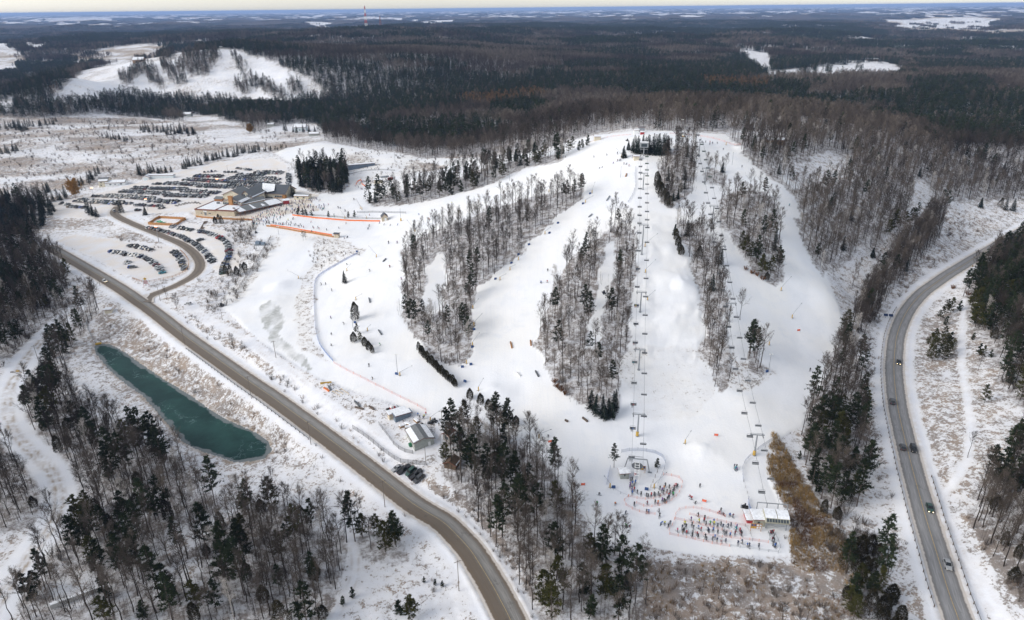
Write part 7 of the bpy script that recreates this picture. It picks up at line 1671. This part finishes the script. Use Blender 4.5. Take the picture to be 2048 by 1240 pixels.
pole_thing('lamp_post', 802, 442, 9, 'lamp post with yellow padded foot right of the carpet hut', 'lamp post', M['steel'], lamp=M['warm'], pad=M['yellow'], group='lamp posts')
# boards, boxes, park features
def board(u, v, ang, w_, h_, label, cells):
    root = thing('trail_board', at(u, v), R(ang), label=label, category='sign')
    g = MB(); g.box((0, 0, 1.0), (w_, .12, h_)); g.build('panel', [M['cedar_wood']], root)
    for s in (-1, 1): g = MB(); g.tube((s * w_ * .46, 0, -.3), (s * w_ * .46, 0, 1.2 + h_), .08, n=5); g.build('post', [M['cedar_wood']], root)
    for r_ in range(2):
        for c_ in range(4):
            g = MB(); g.box((-w_ * .36 + c_ * w_ * .24, -.075, 1.12 + r_ * h_ * .48), (w_ * .17, .03, h_ * .34)); g.build('map_sheet', [M[cells[r_ * 4 + c_]]], root)
board(1282, 944, -22, 3.0, 1.8, 'brown trail board with blue and yellow sheets at the centre queue', ['white_paint', 'yellow', 'yellow', 'pale_blue', 'blue', 'blue', 'pale_blue', 'blue'])
board(1511, 1062, -6, 3.4, 1.9, 'brown trail board with blue and yellow sheets by the olive cabin', ['yellow', 'yellow', 'white_paint', 'pale_blue', 'blue', 'blue', 'white_paint', 'pale_blue'])
root = thing('entrance_sign', at(293, 572), R(8), label='white entrance board with red lines under a yellow diamond at the junction', category='sign')
g = MB(); g.box((0, 0, 1.3), (3.4, .15, 2.6)); g.build('panel', [M['white_paint']], root)
for i, w_ in enumerate((2.6, 2.2, 2.7, 1.8)): g = MB(); g.box((0, -.09, 1.6 + i * .55), (w_, .03, .26)); g.build('text_line', [M['red']], root)
g = MB(); g.poly([(0, -.1, 3.7), (1.1, -.1, 4.6), (0, -.1, 5.4), (-1.1, -.1, 4.6)]); g.poly([(0, .05, 3.7), (1.1, .05, 4.6), (0, .05, 5.4), (-1.1, .05, 4.6)]); g.build('diamond', [M['yellow']], root)
for s in (-1, 1): g = MB(); g.tube((s * 1.5, .1, -.3), (s * 1.5, .1, 4.0), .1, n=5); g.build('post', [M['red']], root)
root = thing('road_sign', at(1943, 540), 0, label='small yellow diamond road sign on the inside of the highway bend', category='sign')
g = MB(); g.tube((0, 0, -.2), (0, 0, 2.2), .05, n=5); g.build('post', [M['steel']], root); g = MB(); g.poly([(0, 0, 1.8), (.6, 0, 2.4), (0, 0, 3), (-.6, 0, 2.4)]); g.poly([(0, .04, 1.8), (.6, .04, 2.4), (0, .04, 3), (-.6, .04, 2.4)]); g.build('panel', [M['yellow']], root)
# solar panel box by the highway
root = thing('solar_panel', at(1776, 637), R(-15), label='dark blue solar panel pair on posts beside the highway guardrail', category='solar panel')
for s in (-1, 1): g = MB(); g.poly([(s * 1.2 - 1, 0, 1.2), (s * 1.2 + 1, 0, 1.2), (s * 1.2 + 1, 1.0, 2.2), (s * 1.2 - 1, 1.0, 2.2)]); g.poly([(s * 1.2 - 1, .05, 1.15), (s * 1.2 + 1, .05, 1.15), (s * 1.2 + 1, 1.05, 2.15), (s * 1.2 - 1, 1.05, 2.15)]); g.tube((s * 1.2, .5, -.3), (s * 1.2, .5, 1.7), .08, n=5); g.build('panel', [new_mat('solar_glass', (.01, .03, .09), .2)], root)
# terrain park boxes and rails
def feature(a, b, kind, colr, label, hgt=.6):
    A_ = at(*a); B_ = at(*b); d = B_ - A_; ln = math.hypot(d.x, d.y); rz = math.atan2(d.y, d.x); root = thing('park_' + kind, A_.lerp(B_, .5), rz, label=label, category='park feature')
    dz = d.z / 2
    if kind == 'box':
        g = MB(); g.poly([(-ln / 2, -.3, -dz + hgt), (ln / 2, -.3, dz + hgt), (ln / 2, .3, dz + hgt), (-ln / 2, .3, -dz + hgt)], 1)
        for s in (-.3, .3): g.poly([(-ln / 2, s, -dz - .1), (ln / 2, s, dz - .1), (ln / 2, s, dz + hgt), (-ln / 2, s, -dz + hgt)], 0)
        for s in (-1, 1): g.poly([(s * ln / 2, -.3, s * dz - .1), (s * ln / 2, .3, s * dz - .1), (s * ln / 2, .3, s * dz + hgt), (s * ln / 2, -.3, s * dz + hgt)], 0)
        g.build('box_body', [M[colr], M['snow_cap'] if colr == 'yellow' else M[colr]], root)
        g = MB(); g.tube((-ln / 2, -.32, -dz + hgt), (ln / 2, -.32, dz + hgt), .05, n=5); g.build('coping', [M['yellow'] if colr == 'yellow' else M['dark_steel']], root)
    else:
        g = MB(); g.path([(-ln / 2, 0, -dz), (-ln / 2, 0, -dz + hgt), (ln / 2, 0, dz + hgt), (ln / 2, 0, dz)], .07, 5); g.build('tube_rail', [M[colr]], root)
        g = MB(); g.box((-ln / 2, 0, -dz - .05), (.3, 1.0, .08)); g.box((ln / 2, 0, dz - .05), (.3, 1.0, .08)); g.build('foot', [M['dark_steel']], root)
for a in (((641,768),(663,766),'box','yellow','long yellow park box parked above the road bank',1.0), ((648,776),(658,783),'box','orange','short orange park box below the yellow one'), ((657,773),(662,781),'box','dark_steel','narrow dark park box right of the orange one'), ((661,771),(668,776),'rail','dark_steel','thin dark rail beside the narrow dark box'),
          ((665,784),(680,793),'rail','yellow','lower left yellow rail in the storage yard'), ((672,782),(686,789),'rail','yellow','middle yellow rail in the storage yard'), ((682,779),(698,790),'rail','yellow','upper right yellow rail in the storage yard'), ((686,799),(703,807),'rail','dark_wood','long dark rail below the yellow rails'),
          ((709,803),(720,814),'box','dark_steel','dark park box, upper of the crossing pair'), ((710,815),(727,819),'box','dark_wood','dark park box, lower of the crossing pair'), ((738,813),(748,820),'box','dark_wood','dark park box alone left of the containers'), ((1021,685),(1024,697),'box','cedar_wood','orange brown box standing in the middle of the run'), ((1061,682),(1062,692),'box','cedar_wood','thin brown box at the wood edge on the middle run'),
          ((1034,746),(1041,753),'box','white_paint','white box on the lower middle run'), ((1071,743),(1077,754),'box','dark_steel','dark box right of the white box on the lower middle run'), ((1130,841),(1136,844),'box','dark_wood','short dark box left of two on the lower run'), ((1165,836),(1175,844),'box','dark_wood','longer dark box right of two on the lower run'),
          ((766,524),(772,518),'box','dark_steel','dark box on the left run above the lamp'), ((738,597),(740,606),'box','dark_steel','dark box on the left run right of the tall cedar'), ((757,661),(763,670),'box','dark_steel','dark box on the left run above the hedge'), ((1177,435),(1184,429),'box','steel','grey box at the top of the middle run'), ((1213,402),(1219,393),'box','steel','grey box on the upper middle run'), ((1251,354),(1253,348),'box','cedar_wood','brown box on the slope left of the upper lift')):
    feature(*a)
# flags of orange cloth
for u, v, l in ((1408,1005,'right of the skiers above the wide queue'),(1432,873,'beside the snow heap on the base'),(1166,972,'left of the centre queue'),(1100,886,'right of the pine wood on the base'),(1597,663,'on the lower right run')):
    root = thing('marker_flag', at(u, v), random.uniform(-.5, .5), label='small orange marker cloth on poles ' + l, category='flag'); g = MB(); g.poly([(-.7, 0, .3), (.7, 0, .3), (.75, 0, 1.3), (-.65, 0, 1.2)]); g.build('cloth', [M['orange_net']], root)
    for s in (-.7, .7): g = MB(); g.tube((s, 0, -.2), (s, 0, 1.4), .03, n=4); g.build('pole', [M['black']], root)
# blue mats, drums, machines
def mats(u, v, label, colr='blue', s=1.0):
    root = thing('crash_mat', at(u, v), random.uniform(-.6, .6), label=label, category='crash mat', group='blue crash mats beside the runs'); g = MB(); g.box((0, 0, -.1), (1.3 * s, .45, 1.1 * s), 0, 0, (.95, .9)); g.box((0, -.26, .3), (1.2 * s, .06, .1)); g.build('mat_cover', [M[colr]], root)
for u, v, l in ((1227,976,'blue padded mats left of the centre queue'),(1293,980,'blue padded mats below the centre trail board'),(942,730,'blue mat at the tip of the left wood'),(925,735,'blue mat under bare trees at the left wood tip'),(991,559,'blue mat at the wood edge on the middle run'),(1116,447,'upper blue mat at the edge of the middle run'),(1099,467,'second blue mat down the edge of the middle run'),(1058,490,'blue mat beside an orange gun at the left wood edge'),(1037,510,'blue mat midway along the left wood edge'),
                (1023,527,'blue mat below the middle of the left wood edge'),(948,660,'blue mat below the dark pines of the left wood'),(945,695,'blue mat at the lower pine edge of the left wood'),(710,646,'blue pad at the foot of the lamp by the tall cedar'),(793,749,'blue pad at the foot of the lamp above the yard'),(1534,744,'blue pad at the leaning lamp by the right pines'),(714,504,'blue mat on the bank above the blue fence'),(930,764,'blue mat at the end of the cedar hedge'),(1180,388,'blue mat under the ridge pines'),(1166,408,'blue mat below the ridge pines')): mats(u, v, l)
def machine(name, u, v, ang, label, cat, body='black', cab='red', L_=2.6, track=True):
    root = thing(name, at(u, v), R(ang), label=label, category=cat)
    for s in (-1, 1): g = MB(); g.box((s * L_ * .22, 0, 0), (L_ * .16, L_ * .95, .45), 0, 0, (1, .85)); g.build('track', [M['black']], root)
    g = MB(); g.box((0, .1 * L_, .4), (L_ * .36, L_ * .5, .5), 0, 0, (.85, .8)); g.build('body', [M[body]], root); g = MB(); g.box((0, .02 * L_, .85), (L_ * .3, L_ * .26, .75), 0, 0, (.8, .7)); g.build('cab', [M[cab]], root)
    g = MB(); g.box((0, L_ * .58, .1), (L_ * .75, .15, .5)); g.build('blade', [M['steel']], root)
machine('snow_groomer', 784, 819, -60, 'red and white snow groomer parked above the tan trailer', 'groomer', 'red', 'white_paint', 4.6)
machine('snowmobile', 845, 853, 40, 'black snowmobile above the workshop roof', 'snowmobile', 'black', 'black', 2.4)
machine('snowmobile', 862, 847, 80, 'black snowmobile below a snow gun beside the yard, left of a pair', 'snowmobile', 'black', 'dark_steel', 2.2); machine('snowmobile', 870, 843, 60, 'black snowmobile beside the yard, right of a pair', 'snowmobile', 'dark_steel', 'black', 2.2)
machine('snowmobile', 512, 466, 20, 'dark snowmobile below the lodge at the bank top', 'snowmobile', 'black', 'black', 2.6); machine('snowmobile', 1490, 1015, 70, 'black snowmobile left of the bright blue net', 'snowmobile', 'black', 'black', 2.2); machine('snowmobile', 1208, 562 + 25, 10, 'dark snowmobile on the narrow trail inside the central wood', 'snowmobile', 'black', 'black', 2.2); machine('snowmobile', 1255, 282, 10, 'dark snowmobile left of the hilltop spruces', 'snowmobile', 'black', 'black', 2.6)
machine('yellow_groomer', 1367, 274, 10, 'yellow and white groomer parked on the hilltop', 'groomer', 'yellow', 'white_paint', 3.6)
root = thing('parked_machine', at(443, 612), R(25), label='dark parked tractor with raised arm below the bowl bank', category='tractor')
g = MB(); g.box((0, 0, .4), (1.6, 3.4, 1.1), 0, 0, (.9, .7)); g.build('body', [M['black']], root); g = MB(); g.tube((0, 1.5, 1), (.6, 5.5, 2.4), .16, .12, 5); g.build('arm', [M['dark_wood']], root)
for s in (-1, 1):
    for y in (-1.1, 1.1): g = MB(); g.tube((s * .95, y, .5), (s * 1.25, y, .5), .5, n=10); g.build('wheel', [tyre], root)
for i, (u, v, a) in enumerate(((806,853,30),(815,849,-30),(826,852,20),(817,856,10),(833,843,-50),(829,858,0))):
    root = thing('snow_covered_crate', at(u, v), R(a), label=f'snow covered timber crate in the yard between container and workshop, {ORD[i]} from the container', category='crate', group='crates in the yard'); g = MB(); g.box((0, 0, -.1), (2.8, 1.3, .8)); g.build('crate_side', [M['wood']], root); g = MB(); g.box((0, 0, .7), (2.7, 1.2, .3), 0, 0, (.9, .8)); g.build('snow_cover', [M['snow_cap']], root)
root = thing('waste_bin', at(822, 892), R(30), label='green waste bin by the left wall of the workshop', category='bin'); g = MB(); g.box((0, 0, 0), (1.4, 1.1, 1.1), 0, 0, (1.15, 1.1)); g.build('tub', [M['green_bin']], root); g = MB(); g.box((0, 0, 1.1), (1.65, 1.25, .12)); g.build('lid', [M['green_bin']], root)
root = thing('compressor', at(521, 490), R(-10), label='blue grey machine on a platform above the snow bowl', category='machine')
g = MB(); g.box((-1.5, 0, .6), (3, 2.4, 2.0)); g.box((2.2, 0, .5), (2.6, 2.0, 1.5)); g.build('housing', [M['blue_steel']], root); g = MB(); g.box((0, 0, 0), (8, 3, .5)); g.path([(4, -1.4, .5), (4, -1.4, 1.5), (6, -1.4, 1.3), (6, -1.4, 0)], .06, 4); g.build('platform', [M['steel']], root)
# pond intake: yellow raft, pipe
root = thing('intake_raft', at(197, 688), R(20), label='yellow pump raft with hoses at the upper tip of the pond', category='raft'); g = MB(); g.box((0, 0, 0), (2.8, 1.4, .6)); g.build('float', [M['yellow']], root)
g = MB(); g.path([(-1, 0, .7), (-1.6, 1, 1.8), (0, 1.6, 1.9), (1.2, .8, .8)], .12, 5); g.build('hose', [M['dark_steel']], root)
w_ = wpath([(186,680),(178,662),(172,645),(180,630),(192,616)], 2, 1); g = MB(); g.path([Vector(p) + Vector((0, 0, .35)) for p in w_], .16, 6); g.build('supply_pipe', [M['steel']], label='grey supply pipe climbing from the pond raft up the bank', category='pipe')
for i, (u, v) in enumerate(((24,745),(36,743),(50,743))):
    root = thing('concrete_block', at(u, v), .2, label=f'small {"yellow striped " if i == 1 else ""}block across the snowy track at the left edge, {ORD[i]} from the left', category='block', group='blocks on the left track'); g = MB(); g.box((0, 0, -.1), (1.3, .6, .7), 0, 0, (.95, .7)); g.build('block_body', [M['yellow' if i == 1 else 'grey_plank']], root)
# green fenced yard
gfr = Fr(at(297, 449), math.atan2((at(350, 452) - at(297, 449)).y, (at(350, 452) - at(297, 449)).x)); o0 = gfr.o.copy(); root = thing('fenced_yard', o0, 0, label='rectangular wooden fenced yard holding a green tarp below the lodge drive', category='enclosure'); gfr.o = Vector((0, 0, 0)); wd_, dp_ = (at(350, 452) - at(297, 449)).length, 11
for a, b in (((0, 0), (wd_, 0)), ((0, dp_), (wd_, dp_)), ((0, 0), (0, dp_)), ((wd_, 0), (wd_, dp_))):
    g = MB(); P0 = gfr(*a); P1 = gfr(*b); n_ = 9
    for i in range(n_):
        q0, q1 = P0.lerp(P1, i / n_), P0.lerp(P1, (i + 1) / n_); z_ = zg(q0.x + o0.x, q0.y + o0.y) - o0.z; panel(g, q0 + Vector((0, 0, z_)), q1 + Vector((0, 0, z_)), -.3, 1.9, .1); g.tube(q0 + Vector((0, 0, z_ - .2)), q0 + Vector((0, 0, z_ + 2.2)), .12, n=4)
    g.build('fence_side', [M['cedar_wood']], root)
t0_ = thing('tarpaulin', o0 + gfr(7.5, 5.5, 1.0), gfr.ang, label='bright green tarpaulin inside the wooden fenced yard', category='tarpaulin'); g = MB()
for i in range(8):
    for j in range(3):
        v = [(-4.5 + (i + a) * 1.1, -2 + (j + b) * 1.3, .5 + .35 * math.sin((i + a) * 1.3) * math.cos((j + b) * 2)) for a, b in ((0, 0), (1, 0), (1, 1), (0, 1))]; g.poly(v)
g.build('sheet', [M['tarp_green']], t0_)
# stairs up to the lodge
A_ = at(404, 458); B_ = at(413, 442); d = B_ - A_; root = thing('outdoor_stairs', A_, math.atan2(d.y, d.x) - math.pi / 2, label='dark flight of outdoor steps from the middle car park to the lodge', category='stairs'); ln = math.hypot(d.x, d.y); n_ = 18
for i in range(n_): g = MB(); g.box((0, ln * i / n_, -.4 + d.z * i / n_), (3.0, ln / n_ * .8, .55)); g.build('step', [M['dark_wood']], root)
# boulders on the round snow island by the lodge
for i in range(16):
    t = i / 15; p = at(352 + 48 * t, 412 - 7 * math.sin(t * 2.2) + 1.5 * (i % 2)); r_ = random.uniform(.7, 1.2); g = MB(); n_ = 7
    g.lathe([(r_ * random.uniform(.85, 1.1), -.3), (r_, r_ * .4), (r_ * .7, r_ * .85), (r_ * .2, r_ * 1.0)], n_); o = g.build('boulder', [M['stone']], None, p, label=f'grey boulder bordering the snow island left of the lodge, {ORD[i]} from the left', category='boulder', group='boulders beside the lodge'); o.rotation_euler = (0, 0, random.random() * 6)
# willow and russet shrubs
def special(name, u, v, Hh, mat, label, cat, spread, kind='bare'):
    T, C = bare_tree(Hh, spread, .12, 44, 14, 16, .28) if kind == 'bare' else cedar_tree(Hh, spread, 1600, .5, .16)
    root = thing(name, at(u, v), 0, label=label, category=cat); T.build('trunk', [bark], root); C.build('crown', [mat], root)
special('willow_tree', 152, 398, 14, willow_n, 'golden orange willow left of the old cream house', 'willow', 6.5); special('willow_tree', 500, 268, 10, willow_n, 'pale orange willow in the meadow left of the farmhouse', 'willow', 4.5)
for i, (u, v) in enumerate(((1108,765),(1114,775),(1122,782),(1130,790),(1505,548),(1515,552),(1525,560),(1492,540),(1935,590),(1905,578))):
    C = bush(2.0, 1.8, 14, 40, .11); C.build('russet_shrub', [russet_n], None, at(u, v), label='russet leaved shrub ' + ['at the lower left edge of the central wood', 'below the green conifers between lift and right run', 'beside the trail at the highway bend'][0 if i < 4 else 1 if i < 8 else 2] + f', {ORD[i if i < 4 else i - 4 if i < 8 else i - 8]} going down', category='shrub', group='russet shrubs')
# felled stone wall / culvert at lower left
root = thing('concrete_wall', at(150, 1200), R(32), label='old concrete retaining wall in the snow under the lower left trees', category='wall'); g = MB(); g.box((0, 0, -.8), (12, .8, 2.4)); g.build('wall_body', [M['concrete']], root); g = MB(); g.box((0, 0, 1.6), (12, .9, .15)); g.build('snow_cap', [M['snow_cap']], root)

# ------------------------------------------------------------------ labels
def pxof(o): return to_px(tuple(o.matrix_world.translation) if o.parent else tuple(o.location))[0]
def number(items, group_of=None):
    "items: (obj, base text, px u); equal texts are told apart by their order from the left"
    by = {}
    for it in items: by.setdefault(it[1], []).append(it)
    for t, l in by.items():
        l.sort(key=lambda a: a[2])
        if len(l) == 1: l[0][0]['label'] = t
        else:
            for i, it in enumerate(l): it[0]['label'] = f'{t}, {ORD[i]} from left'
number([(o, f'{c} {k} in the {z}', p[0]) for o, c, k, z, p in CARS])
for o, c, k, z, p in CARS: o['category'] = 'car'; o['group'] = 'cars in the ' + z
pe = []
for o, jk, tr, zone, gp, act, gear in PEOPLE:
    o['category'] = 'person'; o['group'] = gp; pe.append((o, (f'{act} person in {jk} jacket {zone}' if gear != 'board' else f'{act} snowboarder in {jk} jacket {zone}'), pxof(o)[0]))
number(pe)
number([(o, 'slender steel snow gun on yellow post ' + ('by the central lift line' if 1280 < o['_px'] < 1330 else 'on the left hand runs' if o['_px'] < 900 else 'along the left wood' if o['_px'] < 1110 else 'right of the centre' if o['_px'] > 1330 else 'on the centre slope'), o['_px']) for o in bpy.data.objects if o.name.startswith('snow_gun')])
for o in bpy.data.objects:
    if '_px' in o.keys(): del o['_px']
ZP = {'A': 'in the left wood between two runs', 'B': 'in the central wood left of the lift', 'C1': 'in the upper strip between the lifts', 'C2': 'in the strip between the two lifts', 'C3': 'in the clump beside the upper right lift', 'C4': 'in the clump under the right lift', 'D': 'in the wood right of the second lift', 'L': 'in the strip below the ridge run',
      'K': 'in the grove behind the lodge', 'E': 'in the hillside wood right of the runs', 'E2': 'in the band along the highway bank', 'F': 'in the wood between base and highway', 'F2': 'in the dark thicket at the bottom right', 'H': 'in the wood between road and base', 'G': 'in the wood below the pond', 'G2': 'in the clump beside the winding footpath', 'J': 'in the dark wood at the left edge',
      'J2': 'in the lower left corner wood', 'J3': 'beside the snowy track left of the pond', 'JT': 'in the dark stand left of the car parks', 'I': 'in the dark wood inside the highway bend', 'I2': 'in the wood at the lower right edge', 'solo': 'standing apart on open snow', 'hedge': 'in the dense hedge below the left wood', 'row': 'in a row beside the meadow', 'low': 'on open snowy ground'}
def solo_place(u, v):
    for (a, b, c, d_, t) in ((0,0,700,300,'by the far meadow'),(0,300,300,460,'around the big car park'),(300,300,480,470,'by the lodge drive'),(480,300,760,470,'on the learning slope'),(400,470,560,700,'on the bank left of the snow bowl'),(560,470,800,740,'on the left run'),(800,740,1050,900,'at the foot of the hedge'),(800,470,1020,740,'at the edge of the left wood'),(1040,380,1265,600,'in the upper central wood'),(1040,600,1265,860,'in the lower central wood'),(1230,240,1345,320,'on the hilltop'),(1290,320,1400,560,'right of the centre lift'),
                           (1200,880,1350,1000,'beside the centre lift portal'),(1400,320,1620,780,'near the second lift'),(1800,560,2048,960,'in the field inside the highway bend'),(0,460,400,800,'beside the muddy road'),(560,1000,1000,1240,'on the snowfield left of the lower road'),(1380,1000,1700,1240,'in the brush at the bottom'),(1580,660,1800,1060,'by the base side of the highway wood'),(1700,380,2048,560,'near the highway top')):
        if a <= u < c and b <= v < d_: return t
    return 'on the slopes' if v < 800 else 'on the lower ground'
tl2 = []
VW = {'bare': ['tall grey bare tree', 'broad grey bare tree', 'slim grey bare tree', 'wide crowned bare tree', 'pale birch tree', 'spreading low bare tree'], 'pine': ['tall dark pine', 'broad dark pine', 'slim dark pine', 'olive green pine', 'small young pine'], 'spruce': ['tall pointed spruce', 'broad pointed spruce', 'small spruce'], 'cedar': ['slim dark cedar', 'rounded dark cedar', 'big dark cedar'], 'bush': ['leafless grey shrub', 'low straw coloured shrub', 'big leafless shrub']}
for o, i in TREES:
    x_, y_, kd, var, sc_, zn = PLACE[i]; u, v, _ = PXY[i]; zp = ZP[zn] if zn not in ('solo', 'low') else solo_place(u, v)
    o['category'] = {'bare': 'tree', 'pine': 'pine', 'spruce': 'spruce', 'cedar': 'cedar', 'bush': 'shrub'}[kd]; o['group'] = {'bare': 'bare trees ', 'pine': 'pines ', 'spruce': 'spruces ', 'cedar': 'cedars ', 'bush': 'shrubs '}[kd] + zp
    band = ''
    if zn in ('H', 'G', 'F', 'I2', 'J', 'J2', 'I', 'E', 'low', 'F2', 'B', 'A'):
        band = 'farther ' if v < np.median([PXY[j][1] for o2, j in TREES if PLACE[j][5] == zn][:400]) else 'nearer '
    tl2.append((o, band + VW[kd][var] + ' ' + zp, u))
number(tl2)
for o in bpy.data.objects:
    if o.get('kind') == 'stuff' and not o.get('label'): pass

    lb_ = o.get('label')
    if lb_ and len(lb_.split()) > 16:
        w3 = lb_.split()
        while len(w3) > 16 and 'the' in w3: w3.remove('the')
        o['label'] = ' '.join(w3)
# ------------------------------------------------------------------ haze
mb = MB(); mb.box((0, 24000, -60), (150000, 150000, 220.0)); 
mh = bpy.data.materials.new('haze_air'); mh.use_nodes = True; mh.node_tree.nodes.clear()
pv = mh.node_tree.nodes.new('ShaderNodeVolumePrincipled'); pv.inputs['Color'].default_value = (0.40, 0.58, 0.98, 1); pv.inputs['Density'].default_value = HAZE; pv.inputs['Anisotropy'].default_value = 0.0
mo = mh.node_tree.nodes.new('ShaderNodeOutputMaterial'); mh.node_tree.links.new(pv.outputs[0], mo.inputs['Volume'])
mb.build('haze', [mh], kind='stuff')
